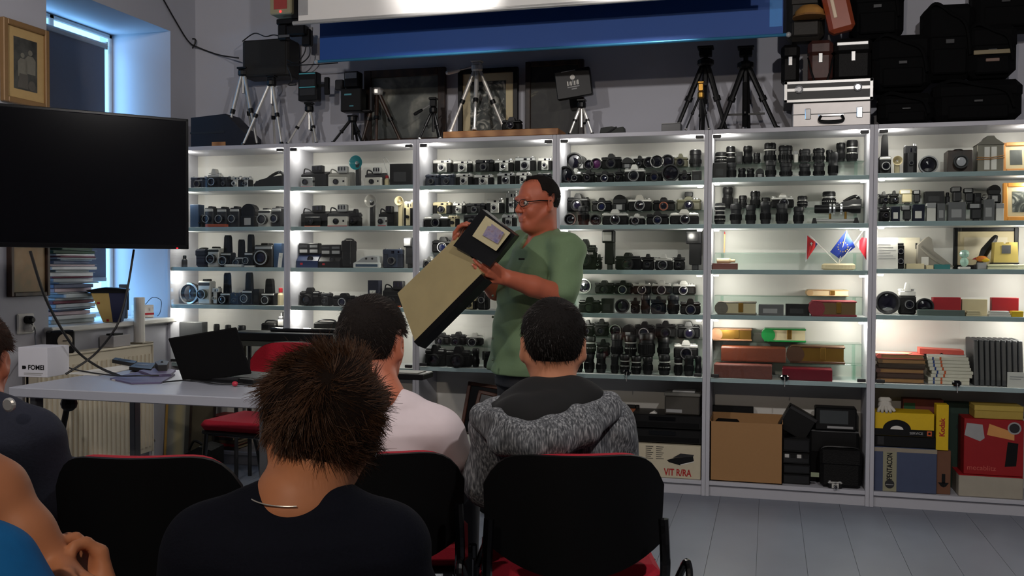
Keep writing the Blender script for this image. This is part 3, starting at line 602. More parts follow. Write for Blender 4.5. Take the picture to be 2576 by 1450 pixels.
# extras on the shelves
t = thing('wire_loop', 'thin pale wire loop standing beside black folding camera', 'wire', (X_at(985,.13), .13, ZU[1][0]+.001))
obj('loop', MB().tube(smooth_pts([(.02,0,0),(.0,0,.10),(-.035,0,.165),(-.05,0,.155),(-.03,0,.09),(.0,0,.0)]), .0015, 5), 'lgrey', t)
for x0,x1,u_,r_,nm,lb,cat,m_,hh in ((567,612,0,2,'paper_tube','white tube lying at the shelf front, third shelf, first cabinet','tube','paper',.016),(615,642,0,2,'paper_tube','short white tube lying at the shelf front, third shelf, first cabinet','tube','paper',.01)):
    a, b = X_at(x0,.035), X_at(x1,.035); t = thing(nm, lb, cat, ((a+b)/2,.032,ZU[u_][r_]+.001)); b_tube(t, b-a, hh, .03, R, m_)
t = thing('price_card','narrow white card standing at the right, third shelf, first cabinet','card',(X_at(703,.04),.04,ZU[0][2]+.001)); t.rotation_euler = (-.1,.06,0); obj('card', MB().box(-.012,.012,-.001,.001,0,.085), 'paper', t); obj('text_line', MB().box(-.008,.006,-.0018,-.0008,.06,.063), 'lgrey', t)
a, b = X_at(521,.035), X_at(570,.035); t = thing('film_box','flat orange box lying before the black cine cameras, first cabinet','box',((a+b)/2,.036,ZU[0][1]+.001)); b_box(t, b-a, .018, .04, R, mat((170,76,44),.6))
# desk flags on an oval stand
Yf = .10; zf = ZU[4][2]
st = thing('flag_stand', 'oval cream stand with three white sticks for desk flags', 'stand', (X_at(2110,Yf), Yf, zf+.001))
obj('base', MB().lathe([(.07,0),(.082,.008),(.082,.026),(.07,.034),(.045,.034),(.04,.028),(.001,.028)], n=28), 'cream', st)
st.scale = (1,.6,1)
def stickflag(label, p_top, m_flag, pts, extra=None):
    b = Vector((X_at(2110,Yf), Yf, zf+.03)); tp = onY(p_top[0], p_top[1], Yf)
    f = thing('desk_flag', label, 'flag', b, group='desk flags on the oval stand')
    obj('stick', MB().cyl((0,0,0), tuple(tp-b), .0022, n=6), 'paper', f)
    w_ = [onY(x, y, Yf)-b for x, y in pts]; n = len(w_)
    m = MB(); g = 8
    # quad patch: corners a(top stick) b(bottom stick) c d
    a, bb, c, d = w_
    vs = []; fs = []
    for i in range(g+1):
        for j in range(g+1):
            s, q = i/g, j/g; p = (a*(1-s)+d*s)*(1-q)+(bb*(1-s)+c*s)*q; p = p+Vector((0, .010*math.sin(s*7)*s, 0)); vs.append(tuple(p))
    for i in range(g):
        for j in range(g): fs.append((i*(g+1)+j, (i+1)*(g+1)+j, (i+1)*(g+1)+j+1, i*(g+1)+j+1))
    mb = MB(); mb.add(vs, fs); mb.add([(x, y+.0008, z) for x, y, z in vs], [q[::-1] for q in fs])
    cl = obj('cloth', mb, m_flag, f, True)
    return f, cl, w_
def band_mat(axis_cols, name):
    m = bpy.data.materials.new(name); m.use_nodes = True; nt = m.node_tree; b = nt.nodes['Principled BSDF']
    tc = nt.nodes.new('ShaderNodeTexCoord'); sx = nt.nodes.new('ShaderNodeSeparateXYZ'); rp = nt.nodes.new('ShaderNodeValToRGB'); rp.color_ramp.interpolation = 'CONSTANT'
    nt.links.new(tc.outputs['Generated'], sx.inputs[0]); nt.links.new(sx.outputs[axis_cols[0]], rp.inputs[0]); nt.links.new(rp.outputs[0], b.inputs['Base Color'])
    e = rp.color_ramp.elements
    while len(e) < len(axis_cols[1]): e.new(.5)
    for k, (p, c) in enumerate(axis_cols[1]): e[k].position = p; e[k].color = lin(c)+(1,)
    b.inputs['Roughness'].default_value = .6; return m
f, cl, q = stickflag('small desk flag of red, blue and white with a shield', (2036,592), band_mat(('X', [(0,(236,236,240)),(.12,(200,24,30)),(.62,(205,36,34)),(.8,(28,40,104))]), 'flag_cloth_striped'), [(2030,592),(2026,660),(2036,645),(2057,614)])
m_ = MB(); c_ = (q[0]*.6+q[3]*.4+q[1]*.15-q[0]*.15); 
obj('shield', MB().lathe([(.011,0),(.011,.0012)], (c_.x+.002, c_.y-.003, c_.z-.006), '-y', 14), 'red', f); obj('shield_cross', MB().box(c_.x, c_.x+.003, c_.y-.006, c_.y-.004, c_.z-.014, c_.z+.002).box(c_.x-.004, c_.x+.007, c_.y-.006, c_.y-.004, c_.z-.006, c_.z-.003), 'paper', f)
f, cl, q = stickflag('small blue desk flag with a ring of gold stars', (2130,580), mat((18,52,150),.6), [(2129,580),(2088,634),(2112,652),(2152,622)])
ctr = (q[0]+q[1]+q[2]+q[3])/4
for k in range(12):
    a = k*math.pi/6; ra = .024; o_ = (ctr.x+ra*math.cos(a), -.012, ctr.z+ra*math.sin(a))
    pts = [(o_[0]+(.0042 if i % 2 == 0 else .0017)*math.sin(i*math.pi/5), o_[2]+(.0042 if i % 2 == 0 else .0017)*math.cos(i*math.pi/5)) for i in range(10)]
    obj('star', MB().prism(pts, -.0125, -.0113), 'yellow', f)
f, cl, q = stickflag('small white over red desk flag at the right', (2176,575), band_mat(('X', [(0,(240,240,240)),(.22,(206,24,44))]), 'flag_cloth_two_colour'), [(2168,598),(2155,615),(2181,658),(2184,600)])
t = thing('pipe_and_pencil', 'cream smoking pipe shaped camera part lying on reddish brown box', 'ornament', (X_at(1825,.11), .11, zf+.032))
obj('body', MB().lathe([(.001,-.045),(.014,-.042),(.014,.02),(.009,.03),(.009,.05),(.001,.052)], (0,0,.015), 'x', 14), 'cream', t)
t = thing('pencil', 'pale wooden pencil standing upright behind the cream pipe', 'pencil', (X_at(1822,.2), .2, RZ[4,2][0]))
obj('shaft', MB().cyl((0,0,0),(.002,0,.1),.004,n=6), mat((214,170,120),.6), t); obj('tip', MB().cyl((.002,0,.1),(.002,0,.114),.004,.001,6), 'red', t)
# optical bench in the fifth cabinet
t = thing('optical_bench', 'brass and black optical bench with silver clamps, second shelf, fifth cabinet', 'instrument', (X_at(2100,.07), .07, ZU[4][1]+.001))
for x in (-.1,.1): obj('foot', MB().prism([(x-.014,0),(x+.014,0),(x+.006,.03),(x-.006,.03)], -.02,.02), 'black', t)
obj('rail', MB().box(-.11,.115,-.008,.008,.012,.024,.002), 'alu', t)
tu = obj('tube', MB().lathe([(.018,-.1),(.022,-.095),(.022,-.02),(.016,0),(.016,.06),(.024,.08),(.024,.12)], (0,0,.075), 'x', 16), 'black', t, 'auto')
for x in (-.03,-.012,.022): obj('clamp_ring', MB().lathe([(.024,x),(.027,x+.002),(.027,x+.01),(.024,x+.012)], (0,0,.075), 'x', 18), 'chrome', t)
for x in (-.024,.05): obj('post', MB().cyl((x,0,.02),(x,0,.06),.006), 'brass', t)
# sixth cabinet extras
def small_frame(name, label, cx, Y, z, w, h, m, mm, mp, rz=0, rx=0, d=.018, b=.03, mat_b=.04):
    t = thing(name, label, 'picture', (cx, Y, z), rz)
    t.rotation_euler = (rx, 0, rz)
    fr = obj('frame', MB().box(-w/2,-w/2+b,-d,0,0,h,.003).box(w/2-b,w/2,-d,0,0,h,.003).box(-w/2+b,w/2-b,-d,0,0,b,.003).box(-w/2+b,w/2-b,-d,0,h-b,h,.003), m, t)
    obj('backing', MB().box(-w/2+b*.5,w/2-b*.5,-.004,-.001,b*.5,h-b*.5), 'card', t)
    if mat_b: obj('mount_card', MB().box(-w/2+b,w/2-b,-d*.55,-d*.35,b,h-b), mm, t)
    pb = b+mat_b
    obj('print', MB().box(-w/2+pb,w/2-pb,-d*.62,-d*.56,pb,h-pb), mp, t)
    return t
mphoto = mat_ramp('noise', [(.3,(40,44,44)),(.5,(86,90,86)),(.62,(150,150,138))], 5, .5, dist=.3, name='old_photo_print')
mphoto2 = mat_ramp('noise', [(.3,(30,32,32)),(.5,(70,76,72)),(.68,(190,190,178))], 16, .5, dist=2, name='street_photo_print')
small_frame('picture_frame','orange beige picture frame leaning at the right end, top shelf, sixth cabinet', X_at(2556,.15,400), .15, ZU[5][0]+.002, .13, .15, mat((214,150,84),.5), 'cream', mphoto, 0, -.15, b=.018, mat_b=.02)
small_frame('picture_frame','orange wooden picture frame standing at the right end, second shelf, sixth cabinet', X_at(2562,.1,520), .1, ZU[5][1]+.002, .14, .185, mat((222,150,60),.5), 'cream', mphoto2, 0, -.08, b=.02, mat_b=.022)
small_frame('picture_frame','large black framed cream picture behind the yellow box, third shelf, sixth cabinet', X_at(2480,.27,600), .285, ZU[5][2]+.002, .30, .21, 'black', 'cream', mat((226,216,190),.7,var=.1,scale=12), 0, .0, b=.02, mat_b=.03)
t = thing('magic_lantern', 'grey metal lantern house with pitched roof and white windows, top shelf, sixth cabinet', 'lantern', (X_at(2486,.14,380), .14, ZU[5][0]+.001))
W_ = X_at(2520,.1,380)-X_at(2453,.1,380); H_ = Z_at(2486,343,.1)-ZU[5][0]
obj('body', MB().box(-W_/2,W_/2,-.05,.05,0,H_*.78,.003), mat((120,116,104),.4,metal=.5), t)
obj('roof', MB().prism([(-W_*.54,H_*.76),(W_*.54,H_*.76),(W_*.2,H_*.92),(W_*.12,H_),(-W_*.12,H_),(-W_*.2,H_*.92)],-.055,.055), mat((106,102,92),.4,metal=.5), t)
for x in (-.13,.13): obj('window_plate', MB().box(W_*(x-.1),W_*(x+.1),-.053,-.049,H_*.08,H_*.7), 'paper', t)
obj('cord', MB().tube([(-W_*.52,-.052,H_*.42),(0,-.056,H_*.4),(W_*.52,-.052,H_*.46)],.0025).tube([(-W_*.52,-.052,H_*.36),(0,-.056,H_*.36),(W_*.52,-.052,H_*.4)],.0025), 'card', t)
t = thing('paper_sheet', 'white printed sheet leaning at the left, third shelf, sixth cabinet', 'paper', (X_at(2232,.06,640), .06, ZU[5][2]+.002)); t.rotation_euler = (-.12,0,0)
obj('sheet', MB().box(-.05,.05,-.001,.001,0,.155), 'paper', t); 
for k in range(6): obj('text_line', MB().box(-.04,.04-.012*(k % 3),-.0022,-.0008,.05+.014*k,.0525+.014*k), 'lgrey', t)
t = thing('cream_panel', 'cream metal panel standing behind the twin lens camera', 'panel', (X_at(2281,.2,640), .2, ZU[5][2]+.002)); 
obj('plate', MB().box(-.062,.062,-.004,.004,0,.158,.002), mat((214,206,184),.5), t); obj('slot', MB().box(.04,.048,-.006,-.003,.1,.13), 'dgrey', t)
t = thing('cloth_bellows', 'grey crumpled cloth hood drooping to the right, third shelf, sixth cabinet', 'cloth', (X_at(2340,.14,640), .14, ZU[5][2]+.001))
mclo = mat((152,146,134),.85,bump=.3)
obj('hood', MB().prism([(-.06,0),(.05,0),(.105,.012),(.06,.05),(.012,.09),(.002,.15),(-.012,.162),(-.024,.155),(-.06,.12)],-.03,.03), mclo, t); obj('tag', MB().box(-.045,-.012,-.033,-.031,.02,.06), 'paper', t); obj('fold', MB().tube(smooth_pts([(-.05,-.03,.11),(-.0,-.034,.06),(.06,-.032,.02)]),.008), mclo, t)
t = thing('slide_viewer', 'yellow box shaped slide viewer with a square window, third shelf, sixth cabinet', 'viewer', (X_at(2527,.13,620), .13, ZU[5][2]+.033))
obj('body', MB().prism([(-.055,0),(.055,0),(.05,.1),(.012,.1),(.012,.093),(-.012,.093),(-.012,.1),(-.05,.1)],-.035,.035), mat((226,200,110),.5), t); obj('window_recess', MB().box(-.02,.02,-.037,-.034,.045,.085), 'grey', t); obj('base', MB().box(-.058,.058,-.037,.037,-.006,.001,.001), 'dgrey', t)
t = thing('plastic_trays', 'pale translucent trays under the yellow slide viewer', 'tray', (X_at(2527,.13,660), .13, ZU[5][2]+.001))
for k in range(2): obj('tray', MB().box(-.085,.085,-.05,.05,.013*k,.013*k+.011,.002), mat((214,214,176),.4), t)
t = thing('toy_bird', 'orange and yellow toy bird beside the slide viewer', 'toy', (X_at(2470,.11,640), .11, ZU[5][2]+.03))
obj('body', MB().ball((0,0,.022),.022,sx=1.3,sy=.8,sz=.7), mat((226,130,40),.5), t); obj('wing', MB().ball((.014,-.012,.016),.016,sx=1.2,sy=.4,sz=.6), 'yellow', t); obj('beak', MB().cyl((-.026,0,.024),(-.042,0,.02),.006,.001), 'red', t); obj('perch', MB().box(-.02,.02,-.015,.015,-.029,.004,.003), 'lgrey', t)
t = thing('dark_tool', 'black brush shaped tool leaning over the toy bird', 'tool', (X_at(2478,.17,640), .17, ZU[5][2]+.001))
obj('handle', MB().tube([(-.03,0,.02),(.0,.0,.09),(.045,.02,.15),(.055,.03,.165)],[.012,.022,.016,.01],8), 'black', t); obj('foot', MB().box(-.05,-.01,-.02,.02,0,.024,.004), 'dgrey', t)
t = thing('mint_figurine', 'mint green glass figurine on white stand', 'figurine', (X_at(2426,.09,640), .09, ZU[5][2]+.001))
obj('stand', MB().box(-.026,.026,-.02,.02,0,.012,.003), 'paper', t); mm_ = mat((176,214,196),.2,coat=.5); obj('body', MB().ball((0,0,.035),.02,sz=1.2), mm_, t); obj('head', MB().ball((0,0,.075),.021,sx=1.1), mm_, t)
for i,(x0,x1,y0,y1,m_,lb) in enumerate([(2309,2427,781,797,mat((92,106,100),.5),'long grey green flat box at the shelf front, fourth shelf, sixth cabinet'),(2430,2470,785,797,'cream','cream booklet stack beside the long grey green box'),(2487,2543,782,797,'paper','loose white papers on the fourth shelf, sixth cabinet'),(2545,2574,783,797,'yellow','flat yellow orange packet at the right, fourth shelf, sixth cabinet')]):
    a, b = onY(x0,y0,.03), onY(x1,y1,.03); t = thing('flat_box', lb, 'box', ((a.x+b.x)/2,.048,ZU[5][3]+.001))
    for k in range(1 if i in (0,3) else 3): obj('sheet_layer' if i else 'carton', MB().box(-(b.x-a.x)/2+.003*k,(b.x-a.x)/2-.004*k,-.022,.022,(.028 if i in (0,3) else .009)*k,(.028 if i in (0,3) else .009)*(k+1)-.0006,.001), m_, t)
# albums, slide trays and binders at the bottom of the sixth cabinet
z5 = ZU[5][4]+.001
cols = [mat((98,70,52),.6,var=.3,scale=50),mat((70,46,34),.6,var=.3,scale=50),mat((92,60,50),.6,var=.3,scale=50),mat((60,44,30),.6,var=.3,scale=50),mat((110,84,56),.6,var=.3,scale=50),mat((214,96,84),.55,var=.2,scale=30)]
lbs = ['bottom brown album of the stack','second brown album from the bottom of the stack','third brown album from the bottom of the stack','fourth dark album from the bottom of the stack','fifth tan album from the bottom of the stack','pink red folder on top of the brown albums']
xa, xb = X_at(2207,.05,920), X_at(2330,.05,920); hh = (Z_at(2270,892,.05)-z5)/6
for k in range(6):
    t = thing('album', lbs[k]+', sixth cabinet', 'album', ((xa+xb)/2+R.uniform(-.006,.006), .15, z5+hh*k), R.uniform(-.03,.03), 'stack of brown albums')
    b_book(t, (xb-xa)*(.98-.02*(k % 2)), hh*.97, .18, R, cols[k], 'card', None, 'f' if k in (1,3) else 'l')
t = thing('torn_paper', 'torn cream paper lying on the pink red folder', 'paper', ((xa+xb)/2-.03,.13,z5+hh*6)); obj('sheet', MB().prismz([(-.09,-.06),(.06,-.07),(.09,.0),(.05,.05),(-.08,.06)],0,.002), 'cream', t)
xa, xb = X_at(2336,.05,920), X_at(2443,.05,920); hh = (Z_at(2390,900,.05)-z5)/8
for k in range(8):
    dx = [.0,.0,.012,.016,.006,.0,-.002,-.006][k]
    t = thing('slide_tray', f'white slide tray with blue and orange stripes, {ORD[k]} from the bottom', 'tray', ((xa+xb)/2+dx, .14, z5+hh*k), 0, 'stack of white slide trays')
    W_ = (xb-xa)*.98
    obj('tray', MB().box(-W_/2,W_/2,-.07,.07,0,hh*.95,.0015), mat((224,218,200),.45), t)
    obj('blue_stripe', MB().box(-W_*.38,-W_*.34,-.0705,-.06,.001,hh*.93), 'blue', t); obj('orange_stripe', MB().box(-W_*.20,-W_*.155,-.0705,-.06,.001,hh*.93), 'orange', t)
t = thing('slide_tray', 'coral red slide tray lid lying on top of the white trays', 'tray', ((xa+xb)/2-.03,.14,z5+hh*8+.012), -.04); obj('tray', MB().prism([(-.1,0),(-.01,0),(.0,.008),(.01,0),(.1,0),(.1,.02),(-.1,.026)],-.06,.06), mat((232,96,80),.5), t)
t = thing('slide_tray', 'plain white tray beneath the coral red lid', 'tray', ((xa+xb)/2-.012,.14,z5+hh*8), .03); obj('tray', MB().box(-.09,.09,-.06,.06,0,.0115,.001), 'paper', t)
xa, xb = X_at(2448,.06,920), X_at(2574,.06,920); n_ = 9; ww = (xb-xa)/n_; hz = Z_at(2500,856,.06)-z5
bind = None
for k in range(n_):
    t = thing('binder', f'grey marbled ring binder, {ORD[k]} from left in the row', 'binder', (xa+ww*(k+.5)+.006,.16,z5), 0, 'row of grey binders'); t.rotation_euler = (0,-.035,0)
    if k == 0:
        mk = mat((74,74,76),.6,var=.35,scale=140); p1 = MB().box(-ww*.42,ww*.42,-.1,.1,0,hz-.004*(k % 2),.004).mesh(); p2 = MB().box(-ww*.30,ww*.30,-.101,-.098,.03,hz*.96).mesh()
    obj('cover', p1, mk, t) if k == 0 else obj('cover', p1.copy(), mk, t); obj('spine_label', p2 if k == 0 else p2.copy(), mat((96,94,92),.7), t)
t = thing('price_card', 'white card standing in front of the grey binders', 'card', (X_at(2560,.03,950),.03,z5)); obj('card', MB().box(-.045,.035,-.001,.001,0,.075), 'paper', t); obj('text_line', MB().box(-.035,.025,-.002,-.0005,.05,.054).box(-.035,.015,-.002,-.0005,.04,.043), 'lgrey', t)
# ================================================================== BOTTOM BAYS
zb = ZB+.001
def bay(name, label, cat, x0, x1, y0, y1, Yf_, d, zbase=None):
    """root for a thing spanning photo pixels x0-x1, y0(top)-y1 with its front at Yf_"""
    a, b = onY(x0,y0,Yf_), onY(x1,y1,Yf_); z0 = zb if zbase is None else zbase
    t = thing(name, label, cat, ((a.x+b.x)/2, Yf_+d/2, z0)); return t, (b.x-a.x), (onY((x0+x1)/2,y0,Yf_).z-z0), d
t,W_,H_,d_ = bay('cardboard_box','open brown cardboard box in the bottom bay, fifth cabinet','box',1787,1968,1064,1220,.02,.2)
c_ = .004
m = MB().box(-W_/2,W_/2,-d_/2,-d_/2+c_,0,H_).box(-W_/2,W_/2,d_/2-c_,d_/2,0,H_+.02).box(-W_/2,-W_/2+c_,-d_/2,d_/2,0,H_+.01).box(W_/2-c_,W_/2,-d_/2,d_/2,0,H_+.01).box(-W_/2,W_/2,-d_/2,d_/2,0,c_)
obj('carton', m, 'card', t)
t = thing('black_pouch','black pouch lying inside the open cardboard box','bag',(t.location.x-.1,.12,zb+.005)); b_bag(t,.12,H_*1.02,.1,R,'blackm',False)
t = thing('black_book','long black book leaning flat behind the cardboard box','book',(X_at(1840,.26,1048),.262,zb)); obj('cover', MB().box(-.115,.115,-.016,.016,0,.438-zb,.003), 'black', t); obj('spine_label', MB().box(-.1,.1,-.0165,-.0155,.36-zb,.37-zb), 'dgrey', t)
zz = zb
t,W_,H_,d_ = bay('tilted_case','black open case tilted on its corner in the bottom bay, fifth cabinet','case',1952,2028,1020,1100,.1,.12,.325)
t.rotation_euler = (0,.5,0); obj('body', MB().box(-.075,.075,-.06,.06,0,.13,.004), 'black', t); obj('rim', MB().box(-.078,.078,-.062,-.056,.115,.133,.002).box(-.078,-.07,-.062,-.056,0,.133,.002), 'dgrey', t)
zst = zb
for i,(h_,lb) in enumerate([(.052,'lowest black tape deck of the stack beside the cardboard box'),(.05,'middle black tape deck of the stack beside the cardboard box'),(.06,'black cassette radio with silver keys, on the tape deck stack'),(.075,'top black box of the stack beside the cardboard box')]):
    t = thing('tape_deck', lb, 'tape deck', (X_at(2003,.06,1180),.13,zst), R.uniform(-.03,.03), 'black decks beside the cardboard box'); W_=.135
    obj('body', MB().box(-W_/2,W_/2,-.08,.08,0,h_*.97,.004), 'black', t); obj('front_panel', MB().box(-W_*.46,W_*.46,-.082,-.079,h_*.15,h_*.85,.001), 'blackg', t)
    if i == 2:
        for k in range(4): obj('key', MB().box(-W_*.42+k*.03,-W_*.42+k*.03+.022,-.088,-.08,h_*.55,h_*.85,.001), 'silver' if k % 2 == 0 else 'black', t)
    zst += h_+.0005
t,W_,H_,d_ = bay('clock_radio','black clock radio with grey display standing on the black gear, fifth cabinet','radio',2050,2155,1027,1066,.12,.1,.352)
obj('body', MB().box(-W_/2,W_/2,-.05,.05,0,H_,.006), 'black', t); obj('display', MB().box(-W_*.38,W_*.3,-.052,-.049,H_*.3,H_*.88), mat((66,70,72),.3), t); obj('key_row', MB().box(-W_*.2,W_*.42,-.053,-.049,H_*.1,H_*.2), 'lgrey', t)
t,W_,H_,d_ = bay('stacked_amplifier','black amplifier cabinet under the clock radio, fifth cabinet','amplifier',2036,2160,1075,1130,.14,.12)
obj('body', MB().box(-W_/2,W_/2,-.06,.06,0,.272,.005), 'blackm', t); obj('panel', MB().box(-W_*.45,W_*.45,-.062,-.058,.16,.26), 'black', t); obj('grey_edge', MB().box(-W_*.5,W_*.5,-.061,-.058,.262,.27), 'grey', t)
t,W_,H_,d_ = bay('camera_bag','lumpy black camera bag in the bottom bay, fifth cabinet','bag',2064,2168,1125,1225,.02,.11)
b_bag(t,W_,.2,.11,R,'leather')
t = thing('small_camera','small black camera with silver front lying before the lumpy bag','camera',(X_at(2080,.0,1220)+.04,.02,zb)); 
b_compact(t,.07,.035,.03,R,'silver','black','black')
t = thing('name_tag','small pale green tag on the black gear, fifth cabinet','tag',(X_at(2050,.018,1200),.018,.13)); obj('tag', MB().box(-.02,.02,-.001,.001,0,.022), mat((150,160,130),.6), t)
# fourth cabinet bottom bay
t,W_,H_,d_ = bay('projector_box','white projector carton with red lettering and a black projector picture, fourth cabinet','box',1560,1762,1119,1207,.015,.22)
obj('carton', MB().box(-W_/2,W_/2,-d_/2,d_/2,0,H_,.003), mat((205,194,168),.6,var=.05), t)
text('VIT R/RA', .05, mat((176,24,26),.6), t, (W_*.22,-d_/2-.0006,H_*.17), bold=.0012, sx=.72)
px = W_*.23
pr = obj('projector_print', MB().prism([(px-.06,H_*.54),(px-.02,H_*.62),(px+.075,H_*.68),(px+.08,H_*.54),(px+.01,H_*.40),(px-.05,H_*.48)],-d_/2-.0008,-d_/2+.0005), 'black', t)
obj('projector_top_print', MB().prism([(px-.03,H_*.62),(px+.01,H_*.76),(px+.08,H_*.74),(px+.075,H_*.68)],-d_/2-.001,-d_/2+.0005), 'dgrey', t); obj('projector_foot_print', MB().prism([(px+.01,H_*.40),(px+.08,H_*.52),(px+.08,H_*.55),(px+.01,H_*.43)],-d_/2-.0012,-d_/2+.0005), 'paper', t)
for k in range(7):
    for cx_ in (-.075,-.02): obj('text_line', MB().box(cx_,cx_+.04-.006*(k % 3),-d_/2-.0006,-d_/2+.0005,H_*(.92-.06*k),H_*(.92-.06*k)+.003), 'dgrey', t)
zv = zb+H_+.001
for k,lb in enumerate(['lower black video recorder on the white projector carton','upper black video recorder under the grey storage box']):
    t = thing('video_recorder', lb, 'recorder', (X_at(1665,.03,1080)+.02,.15,zv), R.uniform(-.01,.01), 'black video recorders'); obj('body', MB().box(-.185,.185,-.11,.11,.004,.075,.004), 'black', t)
    obj('cassette_door', MB().box(-.09,.05,-.113,-.109,.045,.066,.001), 'blackg', t); obj('control_panel', MB().box(-.17,.17,-.112,-.109,.012,.036,.001), 'blackm', t)
    for fx in (-.15,.15): obj('foot', MB().lathe([(.012,0),(.012,.005)],(fx,0,0),'z',10), 'black', t)
    zv += .0765
t,W_,H_,d_ = bay('storage_box','grey storage box wrapped in plastic on the video recorders, fourth cabinet','box',1672,1760,990,1058,.06,.14,zv)
obj('body', MB().box(-W_/2,W_/2,-.07,.07,0,H_*.85,.006), mat((70,66,60),.5), t); obj('lid', MB().box(-W_*.52,W_*.52,-.074,.074,H_*.85,H_,.004), mat((120,118,112),.3), t); obj('label_sticker', MB().box(-W_*.45,0,-.0715,-.0695,H_*.1,H_*.25), 'lgrey', t); obj('plastic_film', MB().box(-W_*.3,W_*.35,-.04,.05,H_,H_+.008,.003), mat((200,200,200),.15), t)
t = thing('white_slip','crumpled white slip on the black video recorders','paper',(X_at(1643,.06,1045),.07,zv+.001)); obj('slip', MB().prism([(-.02,0),(.02,0),(.004,.014)],-.015,.015), 'paper', t)
small_frame('picture_frame','dark frame with an orange inner edge in the bottom bay, fourth cabinet', X_at(1560,.2,1030), .22, zb, .2, .345, 'black', mat((170,92,50),.6), mphoto, 0, -.1, b=.02, mat_b=.03)
# sixth cabinet bottom bay
t,W_,H_,d_ = bay('blue_box','slate blue box with a cream band of upright lettering, sixth cabinet','box',2200,2356,1128,1243,.02,.2)
obj('carton', MB().box(-W_/2,W_/2,-d_/2,d_/2,0,H_,.003), mat((66,76,104),.6), t); obj('cream_band', MB().box(-W_*.36,-W_*.14,-d_/2-.0006,0,.001,H_-.001), mat((150,146,120),.6), t); obj('top_edge', MB().box(-W_*.5,W_*.5,-d_/2-.0008,-d_/2+.001,H_*.9,H_*.99), mat((150,140,124),.6), t)
text('PENTACON', .036, 'black', t, (-W_*.25,-d_/2-.0012,H_*.57), (RX,-RX,0), .0006, sx=.7)
obj('round_emblem', MB().lathe([(.022,0),(.022,.001)],(-W_*.25,-d_/2-.0005,H_*.17),'-y',20), 'dgrey', t); obj('emblem_band', MB().box(-W_*.25-.018,-W_*.25+.018,-d_/2-.0018,-d_/2,H_*.15,H_*.165), 'lgrey', t)
z1 = zb+H_+.001
t = thing('black_box','flat black box lying on the slate blue box','box',(t.location.x,.12,z1)); obj('body', MB().box(-.142,.142,-.09,.09,0,.055,.003), 'black', t); obj('tape_mark', MB().box(-.13,-.1,-.0912,-.089,.01,.05), 'dgrey', t); z1 += .0565
t,W_,H_,d_ = bay('yellow_box','yellow carton with a black arched print and service lettering, sixth cabinet','box',2202,2350,1040,1092,.025,.16,z1)
obj('carton', MB().box(-W_/2,W_/2,-d_/2,d_/2,0,H_,.002), 'yellow', t); obj('black_band', MB().box(-W_/2,W_/2,-d_/2-.0005,0,.001,H_*.3), 'black', t)
m = MB(); n_ = 16
pts = [(-.035+.065*math.cos(math.pi*k/n_)*1.0,H_*.28+H_*.42*math.sin(math.pi*k/n_)) for k in range(n_+1)]; pin = [(-.035+.03*math.cos(math.pi*k/n_),H_*.28+H_*.16*math.sin(math.pi*k/n_)) for k in range(n_,-1,-1)]
for k in range(n_): m.prism([pts[k],pts[k+1],pin[n_-k-1],pin[n_-k]],-d_/2-.001,-d_/2+.0005)
obj('arch_print', m, 'black', t); obj('arch_core', MB().prism(pin,-d_/2-.0006,-d_/2+.0005), 'paper', t)
text('SERVICE', .017, 'lgrey', t, (W_*.2,-d_/2-.001,H_*.14), bold=.0003); obj('logo_square', MB().box(W_*.38,W_*.46,-d_/2-.0012,-d_/2,H_*.05,H_*.26), 'orange', t); obj('logo_ring', MB().lathe([(.006,0),(.006,.001)],(W_*.42,-d_/2-.001,H_*.155),'-y',12), 'black', t)
t = thing('white_gloves','pair of white cotton gloves draped over the yellow carton','gloves',(X_at(2226,.06,1010),.06,z1+H_))
mg = mat((200,196,186),.9,bump=.3)
obj('palm', MB().ball((0,0,.03),.03,sx=1.1,sy=.7), mg, t)
for k,(dx,dz) in enumerate([(-.03,-.01),(-.014,-.026),(.004,-.03),(.02,-.024),(.038,-.004)]): obj('finger', MB().tube([(dx*.5,-.01,.03),(dx,-.026,.012),(dx*1.15,-.04 if dz < -.005 else -.03,dz*.2+.006)],[.009,.0085,.006],8), mg, t)
obj('cuff', MB().box(-.03,.03,-.012,.02,.045,.07,.008), mg, t)
t,W_,H_,d_ = bay('film_carton','tall yellow film carton with red lettering, sixth cabinet','box',2356,2386,1019,1095,.022,.07,z1-.06)
obj('carton', MB().box(-W_/2,W_/2,-d_/2,d_/2,0,H_,.0015), 'yellow', t); text('Kodak', .034, 'red', t, (0,-d_/2-.0008,H_*.5), (RX,-RX,0), .0008)
t,W_,H_,d_ = bay('brown_carton','narrow brown shipping carton with a black arrow, sixth cabinet','box',2357,2391,1100,1232,.03,.2)
H2 = z1-.062-zb
obj('carton', MB().box(-W_/2,W_/2,-d_/2,d_/2,0,H2,.002), mat((112,74,54),.8), t); obj('arrow_print', MB().box(-.008,.008,-d_/2-.0006,-d_/2+.0004,.055,.1).prism([(-.025,.058),(.025,.058),(.012,.04),(0,.034),(-.012,.04)],-d_/2-.0006,-d_/2+.0004), 'black', t)
t,W_,H_,d_ = bay('white_carton','flat white carton with a red top lying at the front, sixth cabinet','box',2412,2574,1200,1250,.015,.2)
obj('carton', MB().box(-W_/2,W_/2,-d_/2,d_/2,0,H_,.003), mat((170,162,146),.6), t); obj('red_top', MB().box(-W_/2,W_/2,-d_/2,d_/2,H_-.0004,H_+.002), 'red', t)
z2 = zb+H_+.0035
t,W_,H_,d_ = bay('red_flash_box','red carton with a printed flash gun picture, sixth cabinet','box',2426,2574,1056,1193,.03,.15,z2)
obj('carton', MB().box(-W_/2,W_/2,-d_/2,d_/2,0,H_,.002), mat((150,16,22),.5,var=.1,scale=8), t); text('mecablitz', .034, mat((196,90,80),.6), t, (-W_*.2,-d_/2-.0008,H_*.12))
